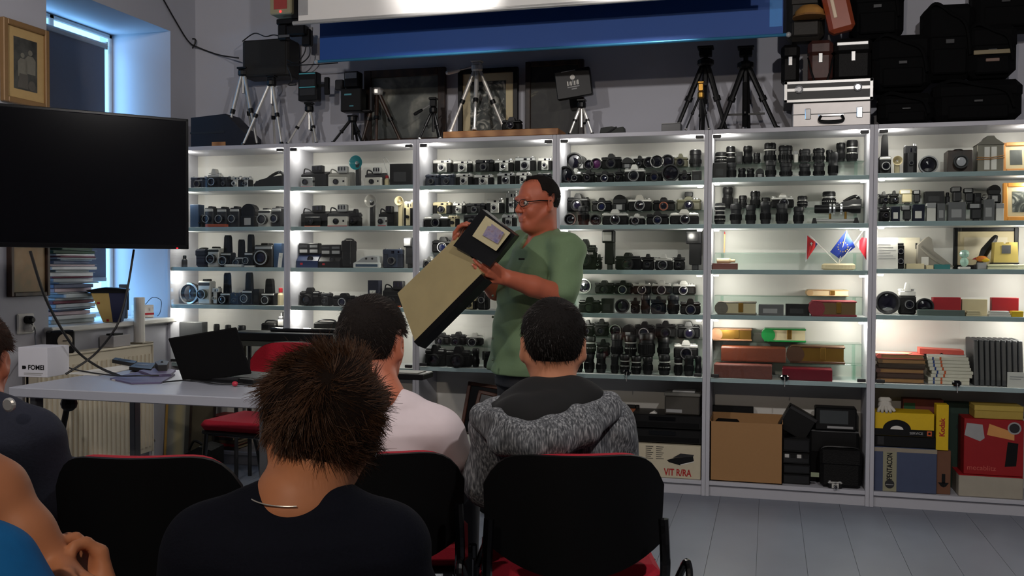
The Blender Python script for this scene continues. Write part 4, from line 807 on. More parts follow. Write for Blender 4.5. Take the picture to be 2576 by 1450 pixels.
obj('flash_print', MB().prism([(.05,.045),(.1,.05),(.108,.16),(.062,.165)],-d_/2-.0008,-d_/2+.0004), 'black', t); obj('flash_glow_print', MB().prism([(-.03,H_*.72),(-.02,H_*.92),(.09,H_*.78),(.09,H_*.64)],-d_/2-.0007,-d_/2+.0004), mat((214,150,84),.6), t)
obj('camera_print', MB().prism([(-.13,H_*.7),(-.06,H_*.6),(-.04,H_*.66),(-.05,H_*.9),(-.12,H_*.92)],-d_/2-.0007,-d_/2+.0004), 'lgrey', t); obj('ring_print', MB().lathe([(.03,0),(.03,.001)],(.09,-d_/2,H_*.93-.02),'-y',20), 'lgrey', t); obj('ring_core', MB().lathe([(.023,0),(.023,.0015)],(.09,-d_/2,H_*.93-.02),'-y',20), 'dgrey', t)
z3 = z2+H_+.001
t,W_,H_,d_ = bay('yellow_lid_box','long dull yellow lidded box on top of the red carton, sixth cabinet','box',2452,2574,1022,1056,.04,.13,z3)
obj('carton', MB().box(-W_/2,W_/2,-.065,.065,0,max(.04,H_)*.6,.002), mat((176,150,66),.6), t); obj('lid', MB().box(-W_*.505,W_*.505,-.067,.067,max(.04,H_)*.6,max(.04,H_),.002), mat((186,160,72),.6), t)
t,W_,H_,d_ = bay('dark_case','dark green case standing behind the red carton, sixth cabinet','case',2376,2450,1002,1100,.2,.07)
obj('body', MB().box(-W_/2,W_/2,-.035,.035,0,.43,.004), mat((30,56,46),.6), t); obj('latch', MB().box(-.012,.012,-.038,-.034,.3,.32), 'dgrey', t)
t,W_,H_,d_ = bay('carton_behind','red and green patterned carton at the back, sixth cabinet','box',2272,2374,988,1035,.2,.08)
obj('carton', MB().box(-W_/2,W_/2,-.04,.04,0,.44,.002), mat((112,50,40),.6,var=.3,scale=12), t); obj('green_panel', MB().box(-W_*.48,-W_*.2,-.0408,-.039,.32,.42), mat((30,84,52),.6), t)
# third cabinet bottom bay: leaning frames
for k,(x,rot,w_,h_,lb) in enumerate([(1195,.16,.30,.44,'brown wooden frame leaning rearmost behind the standing man'),(1212,.24,.27,.40,'brown wooden frame leaning in the middle of the stack')]):
    t = thing('leaning_frame', lb, 'picture', (X_at(x,.0,1100), .11-.05*k, zb)); t.rotation_euler = (-.22-.08*k, rot*.7, 0)
    obj('frame', MB().box(-w_/2,-w_/2+.02,-.02,0,0,h_,.003).box(w_/2-.02,w_/2,-.02,0,0,h_,.003).box(-w_/2,w_/2,-.02,0,0,.02,.003).box(-w_/2,w_/2,-.02,0,h_-.02,h_,.003), 'brown', t); obj('glass', MB().box(-w_/2+.02,w_/2-.02,-.012,-.008,.02,h_-.02), 'blackg', t)
mbw = mat_ramp('voronoi', [(.0,(14,14,14)),(.22,(20,22,22)),(.3,(190,192,186)),(.6,(220,220,212))], 26, .4, name='ink_street_print', xyz=(1,1,1.6))
t = thing('ink_print_frame','black framed high contrast black and white street print on the floor', 'picture', (X_at(1182,-.12,1160), -.13, .002)); t.rotation_euler = (-.3,-.05,0)
obj('frame', MB().box(-.1,-.088,-.012,0,0,.29,.002).box(.088,.1,-.012,0,0,.29,.002).box(-.1,.1,-.012,0,0,.012,.002).box(-.1,.1,-.012,0,.278,.29,.002), 'dwood', t); obj('print', MB().box(-.088,.088,-.006,-.002,.012,.278), mbw, t)
# first cabinet bottom bay: stack of books
z_ = zb
cs = [(60,52,44),(150,24,34),(84,70,54),(40,38,36),(160,30,38),(54,50,44),(120,96,66),(168,60,40),(90,80,62),(176,30,36)]
for k in range(10):
    h_ = .017+.006*R.random(); sx = .105-.003*k; t = thing('book', f'{["dark","red","tan","black","red","grey","cream","orange","olive","red"][k]} book, {ORD[k]} from the bottom of the stack by the red chair', 'book', (X_at(545,.0,1100)+R.uniform(-.006,.006),.11,z_), R.uniform(-.06,.06), 'stack of books in the first cabinet')
    c_ = mat(cs[k],.5,var=.15); obj('cover', MB().box(-sx,sx,-.08,.08,0,.003).box(-sx,sx,-.08,.08,h_-.003,h_).box(-sx,sx,-.0805,-.077,.0,h_,.001), c_, t); obj('pages', MB().box(-sx+.004,sx-.003,-.076,.078,.003,h_-.003), 'cream', t); z_ += h_+.0006
for k,(x,w_,h_,lb,m_) in enumerate([(.10,.17,.50,'cream bordered poster board leaning beside the radiator',mat_ramp('wave',[(0,(190,180,140)),(.5,(150,150,140)),(1,(120,122,118))],2,.6,dist=2,name='poster_print')),(.30,.16,.46,'dark poster frame leaning against the first cabinet',mat((84,78,62),.5,var=.3,scale=10))]):
    t = thing('poster_board', lb, 'poster', (x, -.05-.06*k, .002)); t.rotation_euler = (-.1,0,.12)
    obj('frame', MB().box(-w_/2,-w_/2+.014,-.014,0,0,h_,.002).box(w_/2-.014,w_/2,-.014,0,0,h_,.002).box(-w_/2,w_/2,-.014,0,0,.014,.002).box(-w_/2,w_/2,-.014,0,h_-.014,h_,.002), 'dwood' if k else mat((176,140,70),.5), t); obj('print', MB().box(-w_/2+.012,w_/2-.012,-.008,-.002,.012,h_-.012), m_, t)
for k,(x0,x1,y0,lb) in enumerate([(740,800,1010,'black storage box in the bottom bay, second cabinet'),(872,975,1000,'grey storage box in the bottom bay, second cabinet')]):
    t,W_,H_,d_ = bay('storage_box',lb,'box',x0,x1,y0,1150,.05,.2); obj('body', MB().box(-W_/2,W_/2,-.1,.1,0,.26,.004), 'black' if k == 0 else 'grey', t); obj('lid', MB().box(-W_*.51,W_*.51,-.102,.102,.26,.285,.003), 'dgrey', t)
# ================================================================== ON TOP OF THE CABINETS
zt = ZT+.0008
def tripod(label, apex, feet, ytop, leg='alu', Y=.12, z0=None, r=.009, head='black', handle=None, col=True, fold=1, name='tripod', foot='black'):
    z0 = zt if z0 is None else z0
    a = onY(apex[0], apex[1], Y); t = thing(name, label, 'tripod', (a.x, Y, z0)); za = a.z-z0
    fx = [onY(f, 330, Y).x-a.x for f in feet]
    if len(fx) == 2: P = [(fx[0], -.05), (fx[1], -.035), ((fx[0]+fx[1])*.5, .11)]
    else: P = [(fx[0], -.03), (fx[1], -.08), (fx[2], .05)]
    for x, y in P:
        y = max(min(y, SD-.01-Y), .012-Y)
        top = Vector((x*.06, y*.06, za)); bt = Vector((x, y, .004)); mid = top.lerp(bt, .52)
        l = obj('leg', MB().cyl(top, mid, r, n=10).cyl(mid, bt, r*.72, n=10), leg, t)
        obj('leg_lock', MB().cyl(top.lerp(bt, .49), top.lerp(bt, .55), r*1.35, n=10), 'black', l); obj('leg_foot', MB().cyl(top.lerp(bt, .965), bt, r*1.2, r*1.3, n=8), foot, l)
    zt_ = onY(apex[0], ytop, Y).z-z0
    obj('shoulder', MB().lathe([(r*2.2, za-.018), (r*2.9, za-.01), (r*2.9, za+.012), (r*1.6, za+.022)], n=12), head, t)
    if col: obj('centre_column', MB().cyl((0, 0, za-.12), (0, 0, zt_-.02), r*.85, n=10), leg, t)
    h = obj('head', MB().box(-r*2.2, r*2.2, -r*1.8, r*1.8, max(zt_-.05, za+.01), zt_-.012, .003).box(-r*2.8, r*2.8, -r*2.4, r*2.4, zt_-.012, zt_, .003), head, t)
    if handle:
        e = onY(handle[0], handle[1], Y); d = Vector((e.x-a.x, -.03, e.z-z0)); s = Vector((0, 0, zt_-.03)); k = s.lerp(d, .55)
        ph = obj('pan_handle', MB().cyl(s, k, r*.4, n=8), 'alu', t); obj('handle_grip', MB().tube([k, k.lerp(d, .15), k.lerp(d, .85), d], [r*.6, r*1.1, r*1.2, r*.8], 10), leg if leg != 'black' else 'black', ph)
    return t
def topbox(name, label, cat, x0, x1, y0, y1, Yf_, d, z0=None):
    a, b = onY(x0, y0, Yf_), onY(x1, y1, Yf_); t = thing(name, label, cat, ((a.x+b.x)/2, Yf_+d/2, zt if z0 is None else z0)); return t, b.x-a.x, a.z-(zt if z0 is None else z0)
t,W_,H_ = topbox('instrument_case','dark instrument case with sloping end lying on the first cabinet','case',480,622,290,352,.06,.16)
obj('body', MB().prism([(-W_/2,0),(W_/2,0),(W_/2,H_*.3),(W_*.12,H_),(-W_/2,H_*.92)],-.08,.08), mat((24,24,34),.5,var=.2), t); obj('band', MB().box(-W_*.51,W_*.1,-.0815,-.078,H_*.42,H_*.48), 'dgrey', t); obj('wooden_trim', MB().box(-W_*.12,W_*.12,-.083,-.079,.004,.03), 'wood', t)
tripod('worn silver tripod at the far left with a black head', (612,185), (575,655), 170, 'alu', .13, foot='black', r=.011)
tripod('slim silver tripod second from the left', (683,210), (622,716), 190, 'silver', .10, r=.010)
t = tripod('small silver tripod carrying a flat video lamp', (778,275), (733,803), 258, 'silver', .12, r=.009); 
L_ = thing('video_lamp','flat black video lamp with cyan lit bars on a silver tripod','lamp',(onY(779,255,.12).x,.12,onY(779,256,.12).z+.002)); W_ = X_at(803,.12)-X_at(756,.12); H_ = onY(779,184,.12).z-L_.location.z
obj('housing', MB().box(-W_/2,W_/2,-.03,.03,0,H_,.004), 'black', L_)
for z in (.3,.62): obj('reflector_bar', MB().box(-W_*.4,W_*.4,-.032,-.029,H_*(z-.12),H_*(z+.12)), 'dgrey', L_)
for z in (.46,.94): obj('cyan_bar', MB().box(-W_*.42,W_*.42,-.033,-.029,H_*(z-.015),H_*(z+.025)), mat((90,190,200),.2), L_)
obj('side_arm', MB().box(W_*.5,W_*.95,-.006,.006,H_*.5,H_*.58).box(W_*.8,W_*1.05,-.01,.01,H_*.2,H_*.82,.004), 'black', L_)
t = tripod('small black tripod carrying a black flash camera', (887,300), (846,917), 290, 'black', .13, r=.009)
F_ = thing('flash_camera','black camera body with flash on top and side brackets','camera',(onY(889,283,.13).x,.13,onY(889,284,.13).z+.002)); W_ = X_at(915,.13)-X_at(864,.13); H_ = onY(889,182,.13).z-F_.location.z
obj('body', MB().box(-W_/2,W_/2,-.04,.04,0,H_*.58,.006), 'black', F_); fh = obj('flash_head', MB().box(-W_*.35,W_*.35,-.035,.035,H_*.6,H_,.006), 'black', F_); obj('flash_window', MB().box(-W_*.28,W_*.28,-.037,-.034,H_*.82,H_*.96), 'lgrey', fh)
obj('side_bracket', MB().box(W_*.5,W_*.95,-.02,.02,H_*.0,H_*.04,.003).box(W_*.85,W_*.97,-.02,.02,0,H_*.6,.003).box(-W_*.85,-W_*.45,-.02,.02,H_*.56,H_*.82,.005), 'dgrey', F_); obj('marking', MB().box(-W_*.3,W_*.05,-.0415,-.039,H_*.40,H_*.44).box(-W_*.05,W_*.15,-.0415,-.039,H_*.12,H_*.15), mat((80,150,160),.4), F_)
small_frame('picture_frame','wide dark wooden frame with a misty landscape photograph', X_at(1018,.26,260), .285, zt, X_at(1120,.26)-X_at(917,.26), onY(1018,174,.26).z-zt, 'dwood', mphoto, mphoto, 0, .02, .03, .045, .0)
tripod('dark wooden field tripod folded before the landscape picture', (948,232), (915,960,1003), 222, 'dwood', .17, r=.012, head='silver', col=False, foot='dwood')
tripod('small black tripod with pan handle by the landscape picture', (1090,278), (1063,1113), 246, 'black', .08, r=.008, handle=(1046,291), foot='silver')
bd = tag(obj('wooden_board', MB().box(X_at(1114,.0,340),X_at(1404,.0,340),.0,.2,zt,zt+.036,.003), 'wood'), 'light wooden board lying under the tall silver tripod', 'board')
zw = zt+.0365
small_frame('picture_frame','black framed portrait photograph in a cream mount', X_at(1227,.26,250), .288, zt, X_at(1302,.26)-X_at(1152,.26), onY(1227,172,.26).z-zt, 'black', 'cream', mphoto2, 0, .02, .03, .028, .045)
tripod('tall silver tripod with long pan handle on the wooden board', (1200,172), (1137,1204,1266), 152, 'silver', .09, zw, .011, 'silver', (1126,187), foot='silver')
t,W_,H_ = topbox('small_camera','small black camera on the wooden board beside the silver tripod','camera',1262,1310,291,330,.05,.05,zw); b_slr(t, W_, max(.05,H_*.9), .05, R)
small_frame('picture_frame','dark framed night photograph beside the black sign', X_at(1394,.26,250), .29, zt, X_at(1468,.26)-X_at(1322,.26), onY(1394,152,.26).z-zt, 'dwood', mphoto, mat_ramp('noise',[(.4,(16,16,15)),(.6,(40,40,34)),(.72,(120,112,88))],7,.5,dist=1.5,name='night_photo_print'), 0, .01, .03, .03, .0)
tripod('small silver tripod carrying a black sign box', (1463,265), (1437,1493), 250, 'silver', .10, r=.0085)
S_ = thing('sign_box','flat black box with a pale round mark and lettering, tilted on a silver tripod','sign',(onY(1448,246,.10).x,.10,onY(1448,247,.10).z+.002)); S_.rotation_euler = (0,-.13,0)
W_ = X_at(1490,.1)-X_at(1402,.1); H_ = W_*.78
obj('body', MB().box(-W_/2,W_/2,-.02,.02,0,H_,.004), 'black', S_); obj('round_mark', MB().lathe([(W_*.07,0),(W_*.07,.001)],(0,-.02,H_*.72),'-y',16), 'paper', S_)
gx = -W_*.17
for k, wd in enumerate([.05,.03,.06,.04,.05,.03,.06]):
    obj('mark_stroke', MB().box(gx, gx+W_*wd*.7, -.0212, -.0195, H_*(.44 if k % 2 else .43), H_*(.58 if k % 3 else .6)), 'paper' if k % 2 == 0 else 'lgrey', S_); gx += W_*wd+.0008
obj('mark_line', MB().box(-W_*.17,W_*.17,-.0212,-.0195,H_*.36,H_*.395).box(-W_*.06,W_*.09,-.0212,-.0195,H_*.28,H_*.32), 'lgrey', S_); obj('edge_mark', MB().box(-W_*.3,W_*.1,-.0212,-.0195,H_*.95,H_*.975), 'lgrey', S_)
t,W_,H_ = topbox('cloth_pouch','crumpled dark grey cloth pouch lying on the fourth cabinet','pouch',1508,1570,319,342,.05,.08); obj('body', MB().prism([(-W_/2,0),(W_/2,0),(W_*.46,H_*.9),(W_*.2,H_*.8),(0,H_),(-W_*.45,H_*.85)],-.04,.04), mat((46,48,46),.9,bump=.4), t); obj('fold', MB().tube(smooth_pts([(-W_*.2,-.042,H_*.1),(0,-.045,H_*.5),(W_*.2,-.042,H_*.9)]),.004), 'dgrey', t)
t,W_,H_ = topbox('paper_roll','flat white paper sheet roll lying at the back of the fourth cabinet','paper',1575,1660,318,330,.2,.05); obj('roll', MB().lathe([(.012,-W_/2),(.012,W_/2)],(0,0,.012),'x',12), 'paper', t)
t,W_,H_ = topbox('grey_slide_box','grey slide storage box beside the tall black tripod','box',1664,1712,310,336,.04,.1); obj('carton', MB().box(-W_/2,W_/2,-.05,.05,0,H_*.9,.003), 'grey', t); obj('lid', MB().box(-W_*.51,W_*.51,-.051,.051,H_*.9,H_*1.0,.002), 'lgrey', t)
tripod('tall black tripod third from the right over the fourth cabinet', (1775,158), (1700,1828), 118, 'black', .17, r=.015)
tripod('small black and bronze tripod before the tall black tripods', (1763,240), (1727,1785), 205, 'black', .06, r=.006, head='brass', foot='silver')
t = tripod('big black tripod with fluid head and floor spreader', (1876,165), (1812,1955), 118, 'black', .15, r=.015)
obj('column_sleeve', MB().cyl((0,0,.03),(0,0,.26),.016), 'blackm', t); obj('spreader', MB().box(-.1,.1,-.004,.004,.09,.1).box(-.004,.004,-.06,.06,.09,.1), 'black', t)
# aluminium cases and bags on the fifth and sixth cabinets
t,W_,H_ = topbox('aluminium_case','plain aluminium case with handle, lower of the two stacked cases','case',1994,2190,260,316,.02,.24)
obj('shell', MB().box(-W_/2,W_/2,-.12,.12,0,H_,.004), mat((190,186,184),.4,metal=.4), t); obj('seam', MB().box(-W_*.502,W_*.502,-.1215,.1,H_*.5,H_*.53), 'grey', t)
for x in (-.3,.36): obj('latch', MB().box(W_*x-.014,W_*x+.014,-.126,-.12,H_*.3,H_*.75,.003), 'chrome', t)
h = obj('handle', MB().tube(smooth_pts([(-.05,-.125,H_*.42),(-.05,-.14,H_*.2),(.05,-.14,H_*.2),(.05,-.125,H_*.42)]),.007,8), 'black', t); obj('handle_mount', MB().box(-.06,.06,-.127,-.12,H_*.4,H_*.5,.002), 'chrome', h)
zc = zt+H_+.001
t,W_,H_ = topbox('aluminium_case','black aluminium edged case lying on the plain case','case',1973,2196,206,262,.01,.26,zc)
obj('shell', MB().box(-W_/2,W_/2,-.13,.13,0,H_,.003), 'black', t); e = .016
obj('edge_profile', MB().box(-W_/2-.001,W_/2+.001,-.132,-.12,0,e,.002).box(-W_/2-.001,W_/2+.001,-.132,-.12,H_-e,H_,.002).box(-W_/2-.001,-W_/2+e,-.132,-.12,0,H_,.002).box(W_/2-e,W_/2+.001,-.132,-.12,0,H_,.002).box(-W_/2,W_/2,-.1315,-.125,H_*.52,H_*.66), 'alu', t)
for x in (-.33,.33): obj('latch', MB().lathe([(.02,0),(.02,.008),(.012,.01)],(W_*x,-.13,H_*.6),'-y',14), 'chrome', t)
zc2 = zc+H_+.001
def caselike(name, label, x0, x1, y0, Yf_, d, z0, m, cat='case', strap=False, silver=False):
    t,W_,H_ = topbox(name, label, cat, x0, x1, y0, y0, Yf_, d, z0); c_ = min(.02, W_*.2)
    obj('body', MB().box(-W_/2,W_/2,-d/2,d/2,0,H_*.72,c_), m, t); obj('lid', MB().box(-W_*.52,W_*.52,-d*.52,d*.52,H_*.62,H_,c_), m, t); obj('clasp', MB().box(-.01,.01,-d*.54,-d*.5,H_*.45,H_*.68,.002), 'alu', t)
    if silver: obj('silver_bar', MB().box(-W_*.45,W_*.4,-d*.55,-d*.5,H_*.82,H_*.9,.002), 'alu', t)
    if strap: obj('strap', MB().tube(smooth_pts([(-W_*.5,-d*.3,H_*.6),(-W_*.35,-d*.55,H_*.2),(0,-d*.6,-.06),(W_*.35,-d*.55,H_*.15),(W_*.5,-d*.3,H_*.6)]),.005), 'leather', t)
    return t
caselike('binocular_case','round black binocular case standing on the aluminium cases',1966,2012,112,.06,.1,zc2,'leather')
caselike('leather_case','dark brown leather camera case with hanging strap',2034,2096,101,.05,.11,zc2,mat((74,40,34),.5,var=.2,scale=60,bump=.2),strap=True)
caselike('leather_case','black leather case with a silver bar across its lid',2101,2194,97,.05,.14,zc2,'leather',silver=True)
# heap of bags over the sixth cabinet
MBAG = mat((7,7,8), .85, var=.25, scale=120, bump=.2, spec=.12)
def bag2(label, x0, x1, y0, y1, Y, d, z0=None, m=MBAG, **kw):
    a, b = onY(x0, y0, Y), onY(x1, y1, Y); z = (b.z if z0 is None else z0); t = thing('camera_bag', label, 'bag', ((a.x+b.x)/2, Y+d/2, z), R.uniform(-.05,.05), 'black camera bags above the sixth cabinet')
    W_, H_ = b.x-a.x, a.z-z; c_ = min(W_, H_, d)*.22
    obj('body', MB().box(-W_/2,W_/2,-d/2,d/2,0,H_*.94,c_), m, t); f_ = obj('flap', MB().box(-W_*.505,W_*.505,-d*.54,d*.48,H_*.48,H_,c_*.9), m, t)
    obj('buckle', MB().box(-.02,.02,-d*.57,-d*.53,H_*.46,H_*.52,.002), 'dgrey', t); obj('pocket', MB().box(-W_*.34,W_*.34,-d*.56,-d*.46,H_*.06,H_*.4,c_*.5), m, t)
    obj('strap', MB().tube(smooth_pts([(-W_*.5,-.02,H_*.85),(-W_*.3,-d*.5,H_*1.0),(.0,-d*.6,H_*.86),(W_*.3,-d*.62,H_*.7),(W_*.4,-d*.6,H_*.3)]),.009), MBAG, t)
    return t, W_, H_, d
bag2('low black bag with a small brass badge on the sixth cabinet',2212,2350,236,306,.02,.15,zt); 
t,W_,H_,d = bag2('wide black bag at the right end of the sixth cabinet',2352,2574,205,300,.02,.16,zt)
zbg = zt+.2
bag2('black shoulder bag with a hanging strap above the badge bag',2196,2345,90,240,.04,.15,onY(2270,236,.04).z+.02)
bag2('tall black soft bag in the middle of the bag heap',2325,2450,12,210,.05,.15,onY(2385,208,.05).z+.02)
t,W_,H_,d = bag2('black bag with a pale strip and stitched badge in the heap',2436,2560,62,203,.03,.16,onY(2485,204,.03).z+.02); obj('pale_strip', MB().box(-W_*.38,W_*.42,-d*.58,-d*.53,H_*.42,H_*.5,.002), mat((130,118,90),.6), t); obj('badge', MB().box(-.03,.03,-d*.58,-d*.53,H_*.28,H_*.34,.002), mat((120,96,84),.6), t)
bag2('black bag at the top right corner of the picture',2450,2610,-70,66,.08,.14,onY(2540,72,.06).z)
bag2('black bag hanging above the leather cases',2142,2275,-60,96,.03,.14,onY(2200,92,.02).z); 
bag2('big black bag at the top beside the blue screen',1980,2075,-60,96,.04,.13,onY(2030,100,.04).z,mat((38,34,28),.6,var=.3,scale=60,bump=.3))
t = thing('sun_hat','tan dome shaped hat peeking from the bag beside the blue screen','hat',(onY(2036,46,.02).x,.0,onY(2036,47,.02).z)); obj('crown', MB().lathe([(.075,0),(.07,.03),(.045,.055),(.001,.065)],n=20), mat((186,134,66),.7), t, 'auto'); obj('brim', MB().lathe([(.082,-.002),(.082,.006),(.07,.006)],n=20), mat((150,104,52),.7), t)
t = thing('tan_leather_case','reddish tan leather case with a pale strip hanging at the top','case',(onY(2120,80,-.02).x,-.02,onY(2120,82,-.02).z)); t.rotation_euler = (0,-.22,0); m_ = mat((150,66,36),.4,var=.15,scale=40)
obj('body', MB().box(-.062,.062,-.04,.04,0,.34,.02), m_, t); obj('pale_strip', MB().box(-.03,-.012,-.045,-.039,.07,.34,.003), mat((226,200,170),.4), t); obj('strap', MB().tube([(0,0,.33),(0,0,.45)],.006), 'brown', t)
t = thing('wall_rail','dark rail on the wall carrying the hanging bags','rail',(3.45,.27,2.74)); obj('bar', MB().cyl((0,0,0),(1.5,0,0),.012), 'black', t)
for x in (.05,.75,1.45): obj('bracket', MB().box(x-.012,x+.012,-.01,.0295,-.015,.015,.002), 'black', t)
# ================================================================== SCREENS AND WALL EQUIPMENT
t = thing('projection_screen','white projection screen partly rolled down in front of the blue screen','screen',(0,-.5,0))
xa, xb = 1.14, 3.46; zl = 2.452
obj('fabric', MB().box(xa,xb,-.001,.001,zl,CEIL-.06), mat((232,230,226),.55,var=.01), t); obj('bottom_bar', MB().cyl((xa-.03,0,zl-.008),(xb+.03,0,zl-.008),.011,n=14), 'alu', t); obj('housing', MB().box(xa-.06,xb+.06,-.04,.05,CEIL-.1,CEIL-.002,.012), 'white', t); obj('border_patch', MB().box(xa+.002,xa+.055,-.0022,-.0008,zl+.03,zl+.11), 'lgrey', t)
t = thing('blue_background_screen','deep blue background screen hanging behind the white projection screen','screen',(0,-.3,0)); mb_ = mat((4,66,142),.6,var=.06,scale=6)
xa, xb = 1.162, 3.56; zl = 2.292
obj('fabric', MB().box(xa,xb,-.001,.001,zl,CEIL-.05), mb_, t); obj('edge_strip', MB().box(xb-.062,xb-.004,-.0022,-.0008,zl+.035,zl+.21), mat((30,120,196),.5), t); obj('bottom_bar', MB().cyl((xa-.012,0,zl-.006),(xb+.02,0,zl-.006),.008,n=12), mat((60,130,170),.3,metal=.5), t); obj('roller_housing', MB().box(xa-.03,xb+.03,-.035,.04,CEIL-.09,CEIL-.002,.01), 'white', t)
for x in (xa-.02,xb+.025): obj('end_knob', MB().ball((x,0,zl-.006),.013,10,6), 'alu', t)
Yw = .10
a, b = onY(604,100,Yw), onY(722,188,Yw); t = thing('wall_loudspeaker','bulky black loudspeaker box hung on the wall above the silver tripods','loudspeaker',((a.x+b.x)/2,.2,b.z)); W_, H_ = b.x-a.x, a.z-b.z
obj('cabinet', MB().box(-W_/2,W_/2,-.08,.06,0,H_,.01), mat((30,29,27),.6), t); obj('grille', MB().box(-W_*.44,W_*.44,-.084,-.079,H_*.06,H_*.94,.003), mat((36,34,31),.9,var=.3,scale=300,bump=.4), t); obj('wall_bracket', MB().box(-.03,.03,.06,.0995,H_*.3,H_*.7), 'black', t)
mc = mat((20,20,22),.5)
def cable(label, pts, r=.004, m=mc, n=6): return tag(obj('cable', MB().tube(smooth_pts(pts, n), r, 6), m), label, 'cable')
for i,(pp,lb) in enumerate([([(610,104),(640,84),(668,92),(690,88),(720,96)],'black cable looping over the top of the wall loudspeaker'),([(722,150),(745,158),(765,135),(770,112)],'black cable looping from the loudspeaker to the inner adapter side'),([(722,160),(755,160),(778,140),(779,112)],'black cable looping from the loudspeaker to the outer adapter side'),([(722,165),(734,200),(726,214),(745,214)],'black cable hanging below the wall loudspeaker'),([(725,165),(800,162),(850,158)],'thin cable running along the wall below the blue screen')]):
    cable(lb, [onY(x,y,.12 if i else .13) for x,y in pp], .0035)
t = thing('power_adapter','black power adapter hanging left of the blue screen','adapter',(onY(771,116,.12).x,.13,onY(771,116,.12).z)); obj('body', MB().box(-.03,.03,-.02,.02,0,.1,.008), 'black', t); obj('clip', MB().box(.02,.035,-.005,.005,.09,.11), 'lgrey', t)
a, b = onY(678,-30,.05), onY(733,33,.05); t = thing('alarm_panel','cream box with a red front panel on the wall at the top','box',((a.x+b.x)/2,.05,b.z)); W_, H_ = b.x-a.x, a.z-b.z
obj('housing', MB().box(-W_/2,W_/2,0,.24,0,H_,.006), mat((186,176,140),.5), t); obj('red_panel', MB().box(-W_*.3,W_*.3,-.003,.001,H_*.18,H_*.95,.001), mat((196,84,76),.4), t); obj('indicator', MB().ball((0,0,H_*.09),.008,8,6), mat((240,60,60),.4,emis=1.5,var=0), t)
t = thing('ceiling_bracket','black ceiling bracket with arm and camera head beside the screens','bracket',(onY(745,40,.1).x,.1,onY(745,52,.1).z)); 
obj('column', MB().box(-.022,.022,-.02,.02,0,CEIL-t.location.z-.001,.003), 'black', t); obj('arm', MB().box(-.12,.03,-.02,.02,-.02,.012,.004).box(-.11,-.05,-.025,.025,-.11,-.02,.008), 'black', t); obj('head', MB().box(-.05,.07,-.03,.03,-.09,-.03,.008), 'black', t); obj('plate', MB().box(-.1,-.03,-.027,-.024,-.1,-.085), 'grey', t)
t = cable('black cable running down the wall from the ceiling with a tied coil', [onX(395,-30,.012),onX(440,50,.012),onX(474,104,.012),onY(500,120,.28),onY(550,138,.28),onY(600,146,.2)], .0045)
cc = onY(483,112,.275); obj('coil', MB().tube([(cc.x+.03*math.cos(a)*1.0,cc.y-.004-.002*(a/6),cc.z+.03*math.sin(a)+.018*math.cos(a)) for a in [k*.5 for k in range(26)]],.0045,6), mc, t)
# ================================================================== WINDOW SIDE OF THE ROOM
tvR = Vector((1.195,-1.552,0)); tvd = Vector((-.666,-.747,0)); tvw = .945; tvc = tvR+tvd*tvw/2
t = thing('television','large black flat television on a wall arm, switched off','television',(tvc.x,tvc.y,1.252), math.atan2(-tvd.y,-tvd.x)); 
# local x runs from left end to right end, front is -y
obj('housing', MB().box(-tvw/2,tvw/2,0,.035,0,.535,.006), 'black', t); obj('bezel', MB().box(-tvw/2,-tvw/2+.012,-.006,0,0,.535,.002).box(tvw/2-.012,tvw/2,-.006,0,0,.535,.002).box(-tvw/2,tvw/2,-.006,0,0,.018,.002).box(-tvw/2,tvw/2,-.006,0,.523,.535,.002), 'blackg', t)
obj('screen_panel', MB().box(-tvw/2+.011,tvw/2-.011,-.003,.001,.017,.524), mat((4,4,7),.12,var=.1,coat=.2), t); obj('standby_light', MB().box(tvw/2-.05,tvw/2-.044,-.008,-.004,.002,.006), mat((255,20,30),.4,emis=6,var=0), t); obj('back_box', MB().box(-.3,.3,.035,.07,.1,.4,.01), 'black', t)
arm = tvc+Vector((-.747,.666,0))*.07
t2 = obj('wall_arm', MB().box(-.012,.012,.06,.12,.16,.36), 'black', t); 
pl = t.matrix_basis.inverted(); A_ = pl @ Vector((arm.x,arm.y,1.5)); B_ = pl @ Vector((.45,-1.35,1.5)); C_ = pl @ Vector((.012,-1.6,1.5))
obj('swivel_arm', MB().cyl(A_,B_,.018).cyl(B_,C_,.018), 'black', t); obj('wall_plate', MB().at(Matrix.Translation(C_)).box(-.02,.02,-.02,.02,-.12,.12,.004), 'black', t)
def wall_frame(name, label, y0, y1, z0, z1, m, d, b, mm, mp, mb2):
    t = thing(name, label, 'picture', (.001,(y0+y1)/2,z0), math.pi/2); w_, h_ = y1-y0, z1-z0
    obj('frame', MB().box(-w_/2,-w_/2+b,-d,0,0,h_,.004).box(w_/2-b,w_/2,-d,0,0,h_,.004).box(-w_/2+b,w_/2-b,-d,0,0,b,.004).box(-w_/2+b,w_/2-b,-d,0,h_-b,h_,.004), m, t)
    obj('mount_card', MB().box(-w_/2+b,w_/2-b,-d*.5,-.001,b,h_-b), mm, t); p_ = b+mb2
    pr = obj('print', MB().box(-w_/2+p_,w_/2-p_,-d*.55,-d*.5,p_,h_-p_), mp, t); return t, w_, h_, d, p_
t,w_,h_,d_,p_ = wall_frame('picture_frame','gold framed old photograph of seated people above the television',-1.285,-.99,1.958,2.352,'gold',.028,.028,mat((196,164,110),.7),mat_ramp('noise',[(.3,(34,36,36)),(.6,(80,80,76))],14,.5,name='portrait_backdrop_print'),.045)
mpp = mat((122,119,108),.6,var=.15,scale=60); mpd = mat((92,88,82),.6,var=.2,scale=60); y_ = -d_*.58
